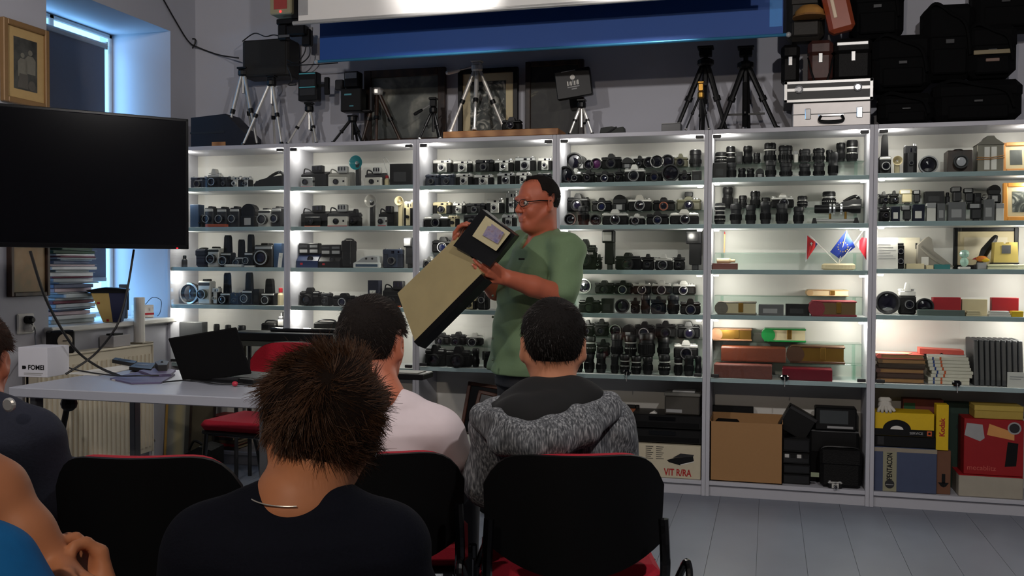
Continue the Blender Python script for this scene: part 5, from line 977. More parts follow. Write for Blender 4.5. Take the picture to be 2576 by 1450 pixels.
for x,z,s in ((-.02,.235,.9),(.03,.255,1)):
    obj('sitter_print', MB().prism([(x-.032*s,z-.1),(x+.032*s,z-.1),(x+.034*s,z-.03),(x+.016*s,z-.012),(x-.016*s,z-.012),(x-.034*s,z-.03)],y_,y_+.001), mpp, t); obj('face_print', MB().lathe([(.014*s,0),(.014*s,.0008)],(x,y_+.001,z+.004),'-y',12), mpp, t)
obj('dress_print', MB().prism([(-.055,.08),(.015,.08),(.012,.15),(-.04,.15)],y_-.0004,y_+.0006), mpd, t); obj('chair_print', MB().lathe([(.024,0),(.024,.0008)],(.038,y_+.0004,.1),'-y',14), mpd, t)
wall_frame('picture_frame','dark framed collage of faded colour pictures below the television',-1.255,-.998,1.03,1.40,'dwood',.03,.022,mat((150,140,110),.6),mat_ramp('noise',[(.3,(92,104,80)),(.5,(150,120,84)),(.7,(168,150,118))],5,.5,name='faded_colour_print'),.004)
a = onX(62,815,.002); t = thing('wall_socket','white double wall socket with two plugs beside the window','socket',(.001,a.y,a.z),math.pi/2)
obj('face_plate', MB().box(-.055,.055,-.012,0,-.05,.05,.006), 'white', t)
for z in (-.02,.02): obj('plug', MB().lathe([(.02,0),(.02,.03),(.012,.042)],(0,-.012,z),'-y',14), 'white' if z < 0 else 'black', t)
# radiator under the window
t = thing('radiator','cream panel radiator with vertical ribs under the window','radiator',(.06,-.66,.12)); y0,y1 = -.52,.36; zh = .62; mr = mat((222,212,190),.5,var=.03)
obj('back_plate', MB().box(-.02,.0,y0,y1,.01,zh-.01,.003), mr, t); obj('top_grille', MB().box(-.025,.06,y0,y1,zh-.012,zh,.003), mr, t); obj('side_cover', MB().box(-.025,.06,y1-.008,y1,0,zh-.012,.002), mr, t); obj('side_cover', MB().box(-.025,.06,y0,y0+.008,0,zh-.012,.002), mr, t); obj('front_plate', MB().box(.045,.05,y0,y1,.0,zh-.012,.002), mr, t)
rib = MB().prismx([(-.008,.03),(.008,.03),(.008,zh-.06),(-.008,zh-.06)],.05,.057).mesh()
k = y0+.03
while k < y1-.02: o = obj('rib', rib, mr, t) if k == y0+.03 else bpy.data.objects.new('rib', rib); o.location = (0,k,0); k += .036; (o.name not in COL.objects) and COL.objects.link(o); o.parent = t
obj('valve', MB().cyl((.02,y1+.0,.05),(.02,y1+.05,.05),.012), 'chrome', t); obj('pipe', MB().cyl((.02,y1+.04,.05),(.02,y1+.04,-.118),.009), 'white', t)
zr_ = .12+zh+.0006
# things on the radiator top
t = thing('desk_gauge','black box gauge with a round pale dial on the radiator','gauge',(.075,-.985,zr_),1.05); obj('housing', MB().box(-.06,.06,-.035,.035,0,.115,.008), 'black', t); obj('dial', MB().lathe([(.036,0),(.036,.004),(.033,.005)],(.008,-.035,.064),'-y',24), mat((210,200,180),.4), t); obj('pointer', MB().box(-.004,.022,-.043,-.0405,.062,.066), 'black', t)
t = thing('paper_roll','upright white paper roll standing on the radiator','paper roll',(.07,-.36,zr_)); obj('roll', MB().lathe([(.03,0),(.03,.26),(.022,.262)],n=20), 'paper', t); obj('tray_clip', MB().box(-.04,.05,-.04,.06,0,.008,.002), mat((150,140,120),.4), t)
t = thing('grey_carton','small pale grey carton with a black object on the radiator','box',(.065,-.56,zr_)); obj('carton', MB().box(-.045,.045,-.07,.07,0,.062,.002), mat((176,172,172),.6), t); obj('dark_lid', MB().box(-.02,.03,-.05,.03,.062,.072,.003), 'black', t)
t = thing('tilted_book_box','black and navy book box with tan side, tapering to its base','box',(.005,-.52,.872),.5)
obj('tan_side', MB().prism([(-.03,0),(.02,0),(.0,.16),(-.09,.16)],-.05,.05), mat((190,160,92),.6), t); obj('navy_side', MB().prism([(.02,0),(.06,0),(.085,.16),(.0,.16)],-.05,.05), mat((20,26,64),.5), t); obj('black_lid', MB().prism([(-.115,.175),(-.09,.16),(.085,.16),(.095,.18),(.03,.188),(-.03,.19)],-.054,.054), 'black', t); obj('red_mark', MB().box(-.06,-.045,-.052,-.05,.1,.11).box(-.012,.0,-.052,-.05,.004,.016), 'red', t)
t = thing('small_device','grey handset standing upright on the window sill','phone',(-.12,-.25,.872),.9); obj('body', MB().box(-.025,.025,-.012,.012,0,.2,.006), mat((70,74,84),.4), t); obj('dark_edge', MB().box(.022,.03,-.012,.012,.05,.2,.003), 'black', t)
t = thing('patterned_box','small white box with red and black print on the window sill','box',(-.1,-.1,.872),1.1); obj('carton', MB().box(-.055,.055,-.03,.03,0,.075,.002), mat_ramp('voronoi',[(0,(40,30,30)),(.2,(200,190,180)),(.6,(222,214,204))],40,.6,name='box_print'), t); obj('red_strip', MB().box(-.056,.056,-.0312,-.029,.015,.027), 'red', t)
cable('thin black wire curling over the patterned box', [(-.08,-.1,.95),(-.06,-.06,.99),(-.03,-.02,.97),(-.03,-.03,.9),(-.07,.0,.876)], .002)
# tall pile of papers and magazines on the sill
zp = NZ0+.001; pc = [(190,200,205),(222,226,230),(120,60,80),(200,210,220),(160,175,190),(90,100,130),(210,190,200),(224,228,232),(30,70,50),(180,190,200)]
pd = ['grey','white','plum','pale','bluish','slate','pinkish','bright white','dark green','light grey']
k = 0
while zp < 1.30 and k < 28:
    h_ = R.choice([.008,.012,.018,.022]); ci = 8 if zp > 1.24 else (k*7) % 8; 
    t = thing('magazine_bundle', f'{pd[ci]} layer of papers, {ORD[k]} from the bottom of the pile on the sill', 'papers', (-.22+R.uniform(-.015,.015),-.66+R.uniform(-.03,.03),zp), R.uniform(-.12,.12), 'tall pile of papers on the window sill')
    wv = R.uniform(.13,.17); hv = .115
    pts = [(x*wv/6,-(h_*.0)+.0025*math.sin(x*1.3+k)) for x in range(-6,7)]
    m = MB().box(-hv,hv,-wv,wv,0,h_*.94,.003); obj('paper_stack', m, mat(pc[ci],.5,var=.1,scale=20), t)
    if k % 3 == 0: obj('plastic_sleeve', MB().box(-hv*1.04,hv*1.04,-wv*1.05,wv*1.05,h_*.94,h_*.99), mat((210,220,226),.15), t)
    zp += h_+.0004; k += 1
# ================================================================== TABLE AND WHAT IS ON IT
TZ = .74; ty0, ty1 = -2.14, -1.46; tx0, tx1 = .84, 1.95
t = thing('folding_table','long white folding table with grey steel legs','table',(0,0,0))
obj('table_top', MB().box(tx0,tx1,ty0,ty1,TZ-.035,TZ,.003), mat((170,173,184),.4,var=.02), t)
for x in (tx0+.07,tx1-.1):
    for y in (ty0+.06,ty1-.06): obj('leg', MB().box(x-.014,x+.014,y-.02,y+.02,0,TZ-.035,.003), mat((92,94,98),.4,metal=.4), t)
    obj('foot_bar', MB().box(x-.012,x+.012,ty0+.06,ty1-.06,.30,.324,.002), 'dgrey', t)
    obj('brace', MB().cyl((x,ty0+.12,.32),(x+.09,ty0+.12,TZ-.05),.011), 'black', t); obj('brace_joint', MB().ball((x+.09,ty0+.12,TZ-.07),.03,10,6), 'black', t)
a, b, c_ = onZ(46,949,TZ), onZ(119,951,TZ), onZ(160,941,TZ)
ang = math.atan2(b.y-a.y,b.x-a.x); w_ = (b-a).length; H_ = .118
t = thing('white_carton_box','white carton with black logo lettering on the table','box',(a.x,a.y,TZ+.0008),ang); dd = (c_-b).length
obj('carton', MB().box(0,w_,0,max(.1,dd),0,H_,.001), mat((214,214,222),.6,var=.02), t); text('FOMEI', w_*.2, 'black', t, (w_*.62,-.0008,.038), bold=.0005); obj('logo_mark', MB().prism([(w_*.14,.031),(w_*.25,.031),(w_*.28,.038),(w_*.25,.045),(w_*.14,.045)],-.0008,.0004), 'black', t); obj('small_print', MB().box(w_*.2,w_*.85,-.0006,.0004,.014,.017).box(w_*.2,w_*.8,-.0006,.0004,.008,.0105), 'lgrey', t)
# laptop seen from behind its lid
a, b = onZ(442,948,TZ+.02), onZ(652,954,TZ+.02); w_ = .335; mid = (a+b)/2; phi = math.atan2(b.y-a.y,b.x-a.x)*0-.16
t = thing('laptop','open black laptop on the table seen from behind its lid','laptop',(mid.x,mid.y,TZ+.0008),phi)
obj('base', MB().box(-w_/2,w_/2,0,.235,0,.02,.004), 'black', t); kb = obj('keyboard', MB().box(-w_*.44,w_*.44,.04,.15,.02,.0215), 'dgrey', t)
L_ = Matrix.Translation((0,.004,.018)) @ Matrix.Rotation(-.16,4,'Y') @ Matrix.Rotation(.28,4,'X')
obj('lid', MB().at(L_).box(-w_/2,w_/2,-.008,0,0,.185,.004), 'blackm', t); obj('screen', MB().at(L_).box(-w_*.46,w_*.46,0,.0012,.016,.175), 'blackg', t); obj('hinge', MB().cyl((-.1,.004,.018),(.1,.004,.018),.007), 'dgrey', t)
def onT(x, y, dz=.0): return onZ(x, y, TZ+dz)
def flat(name, label, cat, pix, h, m, z=TZ, c=.001, part='body'):
    P = [onZ(x, y, z) for x, y in pix]; o = sum(P, Vector())/len(P); t = thing(name, label, cat, (o.x,o.y,z+.0006)); obj(part, MB().prismz([(p.x-o.x,p.y-o.y) for p in P],0,h), m, t); return t
flat('paper_sheets','loose white papers on the table near the window','paper',[(165,942),(330,918),(350,926),(250,946)],.003,'paper',part='sheet')
t = flat('document_folder','mauve document folder lying by the laptop','folder',[(277,956),(360,936),(440,945),(405,966),(330,968)],.006,mat((96,88,120),.5),TZ+.0); obj('white_sheet', MB().box(-.08,.02,-.09,-.07,.001,.004), 'paper', t)
t = flat('mauve_notebook','mauve notebook lying on the document folder','notebook',[(350,937),(400,930),(442,936),(430,946),(380,948)],.008,mat((104,96,128),.5),TZ+.007)
t = flat('remote_control','black remote control on the papers','remote',[(282,914),(290,909),(345,918),(338,924)],.016,'black',TZ+.004); obj('buttons', MB().box(-.03,.03,-.006,.006,.0155,.018), 'dgrey', t)
t = flat('mobile_phone','black mobile phone beside the remote control','phone',[(325,932),(345,920),(392,922),(380,938)],.014,'black',TZ+.006); obj('screen', MB().box(-.03,.03,-.015,.015,.0135,.015), 'blackg', t)
t = flat('computer_mouse','dark computer mouse beside the laptop','mouse',[(390,928),(405,922),(425,926),(420,936),(398,937)],.028,'dgrey',TZ+.012); obj('wheel', MB().ball((0,0,.028),.006,8,6), 'black', t)
cable('thick black cable hanging from the television down to the table', [onY(76,632,-2.0),onY(110,740,-1.95),onY(150,820,-1.85),onY(195,885,-1.75),onY(250,925,-1.66),tuple(onT(300,946,.006))], .0055)
cable('thin black cable hanging from the right of the television to the table', [onY(337,628,-1.62),onY(322,720,-1.64),onY(305,790,-1.66),onY(285,835,-1.68),onY(235,895,-1.7),tuple(onT(165,942,.006))], .0045)
cable('black cable wandering over the papers on the table', [onT(162,905,.02),onT(172,925,.012),onT(230,938,.008),onT(300,946,.014),onT(345,946,.02),onT(400,945,.02)], .003)
cable('black laptop cable lying along the table front', [onT(410,962,.006),onT(480,957,.006),onT(540,966,.006),onT(600,966,.006),onT(650,958,.006),onT(690,962,.006)], .003)
t = thing('cable_plug','small pinkish red cable plug lying on the table','plug',tuple(onT(591,973,.001))); obj('body', MB().ball((0,0,.01),.01,10,6,sx=1.2), mat((190,50,70),.4), t); obj('lead', MB().tube([(.008,0,.01),(.05,.02,.004),(.1,.03,.003)],.003), 'black', t)
cable('grey cable rising from the wall socket over the carton', [onX(78,812,.045),onX(88,830,.06),onX(88,850,.09),onX(90,868,.3),onX(92,872,.5)], .003, mat((60,62,66),.5))
# rail table and stand behind the laptop
a, b = onY(602,832,-.28), onY(862,832,-.28)
t = thing('rail_table','narrow black bench with thin legs behind the red chair','bench',(0,0,0)); zt_ = a.z
obj('top', MB().box(a.x,b.x,-.4,-.22,zt_-.045,zt_,.004), 'black', t); obj('upper_rail', MB().box(a.x+.2,b.x,-.3,-.24,zt_+.0003,zt_+.02,.004), 'blackg', t); obj('apron', MB().box(a.x+.03,b.x-.01,-.39,-.38,zt_-.075,zt_-.045,.002), mat((70,74,68),.5), t)
for x in (a.x+.04,b.x-.04):
    for y in (-.38,-.24): obj('leg', MB().cyl((x,y,0),(x,y,zt_-.045),.011), 'dgrey', t)
a = onZ(1064,940,.735)
t = thing('black_edged_table','small black edged table with pale top behind the boy in white','table',(a.x,a.y,0)); obj('table_top', MB().box(-.55,0,.0,.13,.705,.73,.004), 'black', t); obj('pale_sheet', MB().box(-.5,-.03,.02,.12,.73,.733), mat((110,110,104),.5), t)
for x in (-.5,-.3):
    for y in (.03,.10): obj('leg', MB().cyl((x,y,0),(x,y,.705),.014), 'black', t)
# black bag on the floor by the cabinet
a = onZ(335,1146,.0); t = thing('floor_bag','black wedge shaped bag on the floor beside the radiator','bag',(.42,-.42,.001),.2); obj('body', MB().prism([(-.17,0),(.17,0),(.17,.18),(.1,.2),(-.17,.06)],-.09,.09), 'leather', t); obj('handle', MB().tube(smooth_pts([(.02,-.03,.17),(.05,-.03,.22),(.1,-.03,.2)]),.008), 'black', t)
# ================================================================== CHAIRS
def iso_chair(label, cx, cy, rz, zt_=.775, front=True):
    """conference chair; local -y is its back (towards the camera when rz=0), sitter looks to +y"""
    t = thing('conference_chair', label, 'chair', (cx, cy, 0), rz, 'red and black conference chairs')
    W_, zb_, n = .212, zt_-.285, 20
    def outline(s=1.0, dz=0):
        pts = []
        for k in range(n+1):                       # top edge and round shoulders
            u = -1+2*k/n; x = W_*s*math.copysign(abs(u)**.8, u)
            z = zt_-dz-.085*abs(u)**5-.006*math.cos(u*math.pi)*0
            pts.append((x, z))
        for k in range(n+1):                       # bottom edge bulging down in the middle
            u = 1-2*k/n; pts.append((W_*s*.98*u, zb_+dz+.06*abs(u)**2.2))
        return pts
    def shell(y_off, thick, s, dz):
        o = outline(s, dz); vs = []; N = len(o); f = []
        curve = lambda x, z: -.155+.055*(1-(x/W_)**2)*-1+.10*(x/W_)**2*.45-.10*(z-.6)
        for x, z in o: vs.append((x, curve(x, z)+y_off, z))
        for x, z in o: vs.append((x, curve(x, z)+y_off+thick, z))
        c0 = len(vs); m_ = MB(); g = n+1
        fs = [(i, (i+1) % N, (i+1) % N+N, i+N) for i in range(N)]
        for L in (0, N):                           # fill: strips between top and bottom edges
            for k in range(n): fs.append((L+k, L+k+1, L+N-2-k, L+N-1-k) if L else (L+N-1-k, L+N-2-k, L+k+1, L+k))
        return MB().add(vs, fs)
    obj('back_shell', shell(0, .016, 1.0, 0), mat((5,5,6), .6, var=.1, spec=.2), t, 'auto')
    obj('back_cushion', shell(.016, .034, .93, .002), 'redfab', t, 'auto')
    obj('seat_shell', MB().box(-.215, .215, -.05, .28, .40, .418, .008), 'black', t); obj('seat_cushion', MB().box(-.222, .222, -.06, .29, .418, .465, .022), 'redfab', t)
    for x in (-.24, .24):
        obj('front_leg', MB().tube(smooth_pts([(x, .24, 0), (x*.99, .23, .2), (x*.98, .21, .40)]), .012, 8), 'blackg', t)
        obj('rear_leg', MB().tube(smooth_pts([(x, -.26, 0), (x*.99, -.2, .25), (x*.98, -.12, .40)]), .012, 8), 'blackg', t)
        obj('back_support', MB().tube(smooth_pts([(x*.8, .0, .40), (x*.82, -.15, .42), (x*.84, -.2, .5), (x*.82, -.2, .62)]), .012, 8), 'blackg', t)
        obj('coupling_hook', MB().tube(smooth_pts([(x*1.02, -.14, .40), (x*1.1, -.16, .46), (x*1.1, -.13, .5), (x*1.02, -.1, .44)]), .009, 8), 'blackg', t)
    
    for y in (.2, -.1): obj('cross_bar', MB().cyl((-.23, y, .39), (.23, y, .39), .011, n=8), 'blackg', t)
    return t
def row_pos(px, py, dep): p = D(px, py, dep); return p
def facing(deg=0): return deg
cA = D(346, 1145, 2.12); cB = D(938, 1135, 2.28); cC = D(1447, 1140, 2.16); cD = D(-190, 1160, 2.14)
chA = iso_chair('empty conference chair at the left of the front row', cA.x-.262*.175, cA.y+.965*.175, YAW+.02, cA.z)
chB = iso_chair('conference chair under the boy in the white shirt', cB.x-.262*.175, cB.y+.965*.175, YAW+.05, cB.z)
chC = iso_chair('conference chair under the boy in the grey hoodie', cC.x-.262*.175, cC.y+.965*.175, YAW+.01, cC.z)
chD = iso_chair('conference chair under the child in navy at the left edge', cD.x-.262*.175, cD.y+.965*.175, YAW+.02, cD.z)
st_ = obj('paper_sticker', MB().box(-.006, .006, -.002, .0, -.006, .006), 'lgrey', chC); st_.location = (.062, -.208, cC.z-.032)
# red chair behind the table, facing the room
p = onZ(690, 1050, .45)
chE = iso_chair('red upholstered chair standing behind the table', p.x, p.y, math.pi+YAW-.35, .80)
# second row chairs under the nearest sitters
q1 = D(760, 1400, 1.42); q2 = D(-60, 1400, 1.05)
chF = iso_chair('conference chair under the nearest boy in dark blue', q1.x, q1.y+.08, YAW, .72)
chG = iso_chair('conference chair under the child in the bright blue shirt', q2.x-.08, q2.y+.06, YAW, .72)
# ================================================================== IMPLICIT BODIES
def vec(p): return np.array(tuple(p), dtype=np.float64)
class Body:
    """smooth union of tapered capsules, ellipsoids and elliptic lofts"""
    def __init__(s): s.p = []
    def cone(s, a, b, r0, r1=None, k=.02): s.p.append(('c', vec(a), vec(b), r0, r0 if r1 is None else r1, k)); return s
    def chain(s, pts, rs, k=.012):
        for i in range(len(pts)-1): s.cone(pts[i], pts[i+1], rs[i], rs[i+1], k)
        return s
    def ell(s, c, r, R3=None, k=.02): s.p.append(('e', vec(c), np.array(r), np.eye(3) if R3 is None else R3, 0, k)); return s
    def sub(s, c, r, R3=None, k=.01): s.p.append(('s', vec(c), np.array(r), np.eye(3) if R3 is None else R3, 0, k)); return s
    def loft(s, a, b, lat, tab, k=.03): s.p.append(('l', vec(a), vec(b), vec(lat), tab, k)); return s
    def cut(s, pt, nrm): s.p.append(('p', vec(pt), vec(nrm)/np.linalg.norm(vec(nrm)), 0, 0, 0)); return s
    def fold(s, fn): s.p.append(('f', fn, 0, 0, 0, 0)); return s
    def __call__(s, P, cen=None, rad=0):
        d = np.full(len(P), 9.0)
        for q in s.p:
            t, k = q[0], q[5]
            if cen is not None and t in 'ce':
                if t == 'c':
                    ab = q[2]-q[1]; h0 = min(1, max(0, float((cen-q[1])@ab)/max(1e-9, float(ab@ab)))); dd = float(np.linalg.norm(cen-q[1]-h0*ab))-max(q[3], q[4])
                else: dd = float(np.linalg.norm(cen-q[1]))-float(q[2].max())
                if dd > rad+.06: continue
            if t == 'c':
                a, b, r0, r1 = q[1:5]; ab = b-a; h = np.clip(((P-a)@ab)/max(1e-9, ab@ab), 0, 1)
                e = np.sqrt((((P-a)-h[:, None]*ab)**2).sum(1))-(r0+(r1-r0)*h)
            elif t in 'es':
                L = (P-q[1])@q[3]; kk = np.sqrt(((L/q[2])**2).sum(1)); k2 = np.sqrt(((L/q[2]**2)**2).sum(1))+1e-9; e = kk*(kk-1)/k2
            elif t == 'l':
                a, b, lat, tab = q[1:5]; ax = b-a; Ln = np.linalg.norm(ax); ax = ax/Ln; lat = lat-ax*(lat@ax); lat = lat/np.linalg.norm(lat); fr = np.cross(lat, ax)
                v = P-a; h = v@ax; tt = np.clip(h/Ln, 0, 1); T = [r[0] for r in tab]
                wa = np.interp(tt, T, [r[1] for r in tab]); wb = np.interp(tt, T, [r[2] for r in tab]); off = np.interp(tt, T, [r[3] if len(r) > 3 else 0 for r in tab])
                x = (v@lat)/wa; y = (v@fr-off)/wb; rr = (np.abs(x)**2.4+np.abs(y)**2.4)**(1/2.4); e = (rr-1)*np.minimum(wa, wb); over = np.maximum(np.maximum(-h, h-Ln), 0)
                e = np.where(over > 0, np.sqrt(np.maximum(e, 0)**2+over**2), e)
            elif t == 'p': d = np.maximum(d, (P-q[1])@q[2]); continue
            elif t == 'f': d = d+q[1](P); continue
            if t == 's': hh = np.clip(.5-.5*(e+d)/k, 0, 1); d = d*(1-hh)-e*hh+k*hh*(1-hh); continue
            hh = np.clip(.5+.5*(d-e)/k, 0, 1); d = d*(1-hh)+e*hh-k*hh*(1-hh)
        return d
def bounds(B, pad=.04):
    lo = np.full(3, 9e9); hi = -lo
    for q in B.p:
        if q[0] == 'c': pts = [q[1]-q[3], q[1]+q[3], q[2]-q[4], q[2]+q[4]]
        elif q[0] == 'e': pts = [q[1]-q[2].max(), q[1]+q[2].max()]
        elif q[0] == 'l': m_ = max(max(r[1], r[2]) for r in q[4]); pts = [q[1]-m_, q[1]+m_, q[2]-m_, q[2]+m_]
        else: continue
        for p_ in pts: lo = np.minimum(lo, p_); hi = np.maximum(hi, p_)
    return lo-pad, hi+pad
def polygonise(B, h):
    lo, hi = bounds(B); bs = 8; n = np.ceil((hi-lo)/h).astype(int)+1; nb = np.ceil(n/bs).astype(int); n = nb*bs
    ci = np.stack(np.meshgrid(*[np.arange(k) for k in nb], indexing='ij'), -1).reshape(-1, 3)
    cen = lo+(ci*bs+bs/2-.5)*h; dc = B(cen)
    vol = np.repeat(np.repeat(np.repeat(dc.reshape(nb), bs, 0), bs, 1), bs, 2).astype(np.float32)
    act = np.abs(dc) < bs*h*.87+.014
    loc = np.stack(np.meshgrid(*[np.arange(bs)]*3, indexing='ij'), -1).reshape(-1, 3)
    ca = ci[act]; sb = ca//4; key = (sb[:, 0]*4096+sb[:, 1])*4096+sb[:, 2]; od = np.argsort(key, kind='stable'); ca = ca[od]; key = key[od]
    cut_ = np.flatnonzero(np.diff(key))+1
    for blk in np.split(ca, cut_):
        if not len(blk): continue
        q = (blk[:, None, :]*bs+loc[None]).reshape(-1, 3); P_ = lo+q*h; c_ = (P_.min(0)+P_.max(0))/2; r_ = float(np.linalg.norm(P_.max(0)-c_))
        vol[q[:, 0], q[:, 1], q[:, 2]] = B(P_, c_, r_)
    ins = vol < 0; s = np.zeros(np.array(vol.shape)-1, np.int8)
    for dx in (0, 1):
        for dy in (0, 1):
            for dz in (0, 1): s += ins[dx:dx+s.shape[0], dy:dy+s.shape[1], dz:dz+s.shape[2]]
    cell = np.argwhere((s > 0) & (s < 8)); idx = np.full(s.shape, -1, np.int32); idx[cell[:, 0], cell[:, 1], cell[:, 2]] = np.arange(len(cell))
    cor = [(a, b, c) for a in (0, 1) for b in (0, 1) for c in (0, 1)]; val = np.stack([vol[cell[:, 0]+a, cell[:, 1]+b, cell[:, 2]+c] for a, b, c in cor], 1)
    acc = np.zeros((len(cell), 3)); cnt = np.zeros(len(cell))
    for i in range(8):
        for j in range(i+1, 8):
            if sum(abs(cor[i][k]-cor[j][k]) for k in range(3)) != 1: continue
            m_ = (val[:, i] < 0) != (val[:, j] < 0); t_ = val[:, i]/(val[:, i]-val[:, j]+1e-12); p_ = np.array(cor[i])+np.clip(t_, 0, 1)[:, None]*(np.array(cor[j])-np.array(cor[i])); acc[m_] += p_[m_]; cnt[m_] += 1
    V = lo+(cell+acc/np.maximum(cnt, 1)[:, None])*h; F = []
    for ax in range(3):
        sl0 = [slice(None)]*3; sl1 = [slice(None)]*3; sl0[ax] = slice(0, -1); sl1[ax] = slice(1, None); e = np.argwhere(ins[tuple(sl0)] != ins[tuple(sl1)])
        u, v = (ax+1) % 3, (ax+2) % 3; e = e[(e[:, u] > 0) & (e[:, v] > 0)]; du = np.eye(3, dtype=int)[u]; dv = np.eye(3, dtype=int)[v]
        g = lambda o: idx[tuple((e-o).T)] if True else None
        ok = (e[:, u] < s.shape[u]) & (e[:, v] < s.shape[v]); e = e[ok]
        q = np.stack([g(0*du), g(du), g(du+dv), g(dv)], 1); fl = ~ins[tuple(e.T)]; q[fl] = q[fl][:, ::-1]; q = q[(q >= 0).all(1)]; F.append(q)
    return V, np.concatenate(F)
def body_mesh(B, h, relax=1):
    V, F = polygonise(B, h)
    for _ in range(relax):
        acc = np.zeros_like(V); c = np.zeros(len(V))
        for k in range(4):
            np.add.at(acc, F[:, k], V[F[:, (k+1) % 4]]); np.add.at(c, F[:, k], 1)
        V = V*.4+.6*acc/np.maximum(c, 1)[:, None]
    return np_mesh(V, F[:, ::-1])
def np_mesh(V, F, smooth=True):
    me = bpy.data.meshes.new('mesh'); me.vertices.add(len(V)); me.vertices.foreach_set('co', V.ravel()); me.loops.add(F.size); me.loops.foreach_set('vertex_index', np.ascontiguousarray(F).ravel().astype(np.int32))
    me.polygons.add(len(F)); me.polygons.foreach_set('loop_start', np.arange(0, F.size, 4, dtype=np.int32)); me.polygons.foreach_set('loop_total', np.full(len(F), 4, np.int32)); me.update(calc_edges=True)
    me.polygons.foreach_set('use_smooth', np.full(len(F), smooth)); me.validate(); return me
def frame_of(fwd, up=(0, 0, 1)):
    f = vec(fwd); f = f/np.linalg.norm(f); u = vec(up); l = np.cross(u, f); l /= np.linalg.norm(l); u = np.cross(f, l); return np.stack([f, l, u], 1)   # columns: forward, left, up
def head(B, c, A, s=1.0, ears=True, k=1.0):
    """c centre between the ears, A frame columns (forward,left,up)"""
    c = vec(c); g = lambda x, y, z: c+A@np.array([x, y, z])*s; r = lambda *q: np.array(q)*s
    B.ell(g(-.012, 0, .036), r(.1, .078, .09), A, .02); B.ell(g(.028, 0, -.04), r(.066, .060, .078), A, .03*s)
    B.ell(g(.068, 0, -.095), r(.026, .03, .022), A, .025*s); B.cone(g(.045, .035, -.075), g(-.015, .062, -.03), .02*s, .018*s, .02); B.cone(g(.045, -.035, -.075), g(-.015, -.062, -.03), .02*s, .018*s, .02)
    B.cone(g(.080, .036, .026), g(.085, -.036, .026), .013*s, None, .016); B.cone(g(.090, 0, .012), g(.112, 0, -.026), .009*s, .0125*s, .010)
    for y in (-1, 1): B.ell(g(.102, y*.012, -.031), r(.01, .009, .008), A, .006); B.ell(g(.064, y*.04, -.032), r(.024, .02, .026), A, .02)
    for y in (-1, 1): B.sub(g(.1, y*.032, .006), r(.013, .019, .012), A, .012)
    B.cone(g(.091, .017, -.063), g(.091, -.017, -.063), .0075*s, None, .006); B.cone(g(.090, .014, -.073), g(.090, -.014, -.073), .008*s, None, .006); B.sub(g(.103, 0, -.0675), r(.006, .022, .0016), A, .003)
    if ears:
        for y in (-1, 1):
            Ar = A@np.array([[math.cos(.35), y*math.sin(.35)*-1, 0], [y*math.sin(.35), math.cos(.35), 0], [0, 0, 1]])
            B.ell(g(-.014, y*.083, -.004), r(.02, .0075, .033), Ar, .006); B.ell(g(-.006, y*.079, -.03), r(.011, .008, .012), A, .006); B.sub(g(-.008, y*.092, .0), r(.010, .007, .018), Ar, .006)
    return g
def eyes(t, g, s, A):
    for y in (-1, 1):
        p_ = g(.0845, y*.032, .005); e = obj('eye', MB().ball(tuple(p_), .0118*s), mat((206, 196, 186), .2), t, True); q = g(.0952, y*.0325, .005); obj('iris', MB().ball(tuple(q), .0045*s), mat((44, 34, 28), .15), e, True)
def hand(B, wrist, dirv, nrm, s=1.0, curl=(.5, .55, .6, .65), thumb=1, thumb_curl=.5, spread=.06, k=.006):
    """wrist point, direction of the fingers, palm normal (towards the palm side); thumb +1/-1 chooses the side"""
    w_ = vec(wrist); d = vec(dirv); d /= np.linalg.norm(d); n = vec(nrm); n = n-d*(n@d); n /= np.linalg.norm(n); sd = np.cross(d, n)*thumb; tips = []
    for i, (o, L, Lf) in enumerate([(.030, .088, .078), (.010, .092, .086), (-.011, .088, .080), (-.030, .080, .062)]):
        kn = w_+(d*L+sd*o*1.0)*s; B.cone(w_+(sd*o*.55+d*.015)*s, kn, .0135*s, .0105*s, .014)
        a = 0; p_ = kn; dd = d+sd*o*spread*20; dd /= np.linalg.norm(dd)
        for j, (fr, r0, r1) in enumerate([(.45, .0098, .0092), (.30, .0092, .0084), (.25, .0084, .0068)]):
            a += curl[i]*(1.0 if j else .75); v = dd*math.cos(a)+n*math.sin(a); q = p_+v*Lf*fr*s; B.cone(p_, q, r0*s, r1*s, k if j == 0 else .004); p_ = q
        tips.append((p_, v, -(dd*-math.sin(a)+n*math.cos(a))))
    b0 = w_+(d*.022+sd*.026)*s; t1 = b0+(d*.028+sd*.026+n*.012)*s; v = d*.75+sd*.45+n*.5*thumb_curl*2; v /= np.linalg.norm(v); t2 = t1+v*.032*s; v2 = d*.9+sd*.1+n*thumb_curl*1.4; v2 /= np.linalg.norm(v2); t3 = t2+v2*.026*s
    B.cone(b0, t1, .017*s, .013*s, .014); B.cone(t1, t2, .0122*s, .0108*s, .006); B.cone(t2, t3, .0108*s, .0082*s, .004); tips.append((t3, v2, sd)); return tips
def nails(t, tips, s=1.0):
    m = MB()
    for p_, v, up in tips:
        v = v/np.linalg.norm(v); up = up/np.linalg.norm(up); c = p_+up*.0058*s; sdv = np.cross(v, up); M4 = Matrix(((v[0], sdv[0], up[0], c[0]), (v[1], sdv[1], up[1], c[1]), (v[2], sdv[2], up[2], c[2]), (0, 0, 0, 1))); m.at(M4).ball((0, 0, 0), .005*s, 8, 6, 1.1, .85, .35)
    obj('fingernails', m, mat((206, 150, 128), .3), t, True)
SKIN = mat((196,132,100), .55, var=.08, scale=25, bump=.05); SKIN2 = mat((190,112,84), .5, var=.1, scale=25, bump=.05); SKIN3 = mat((212,140,98), .55, var=.08, scale=25)
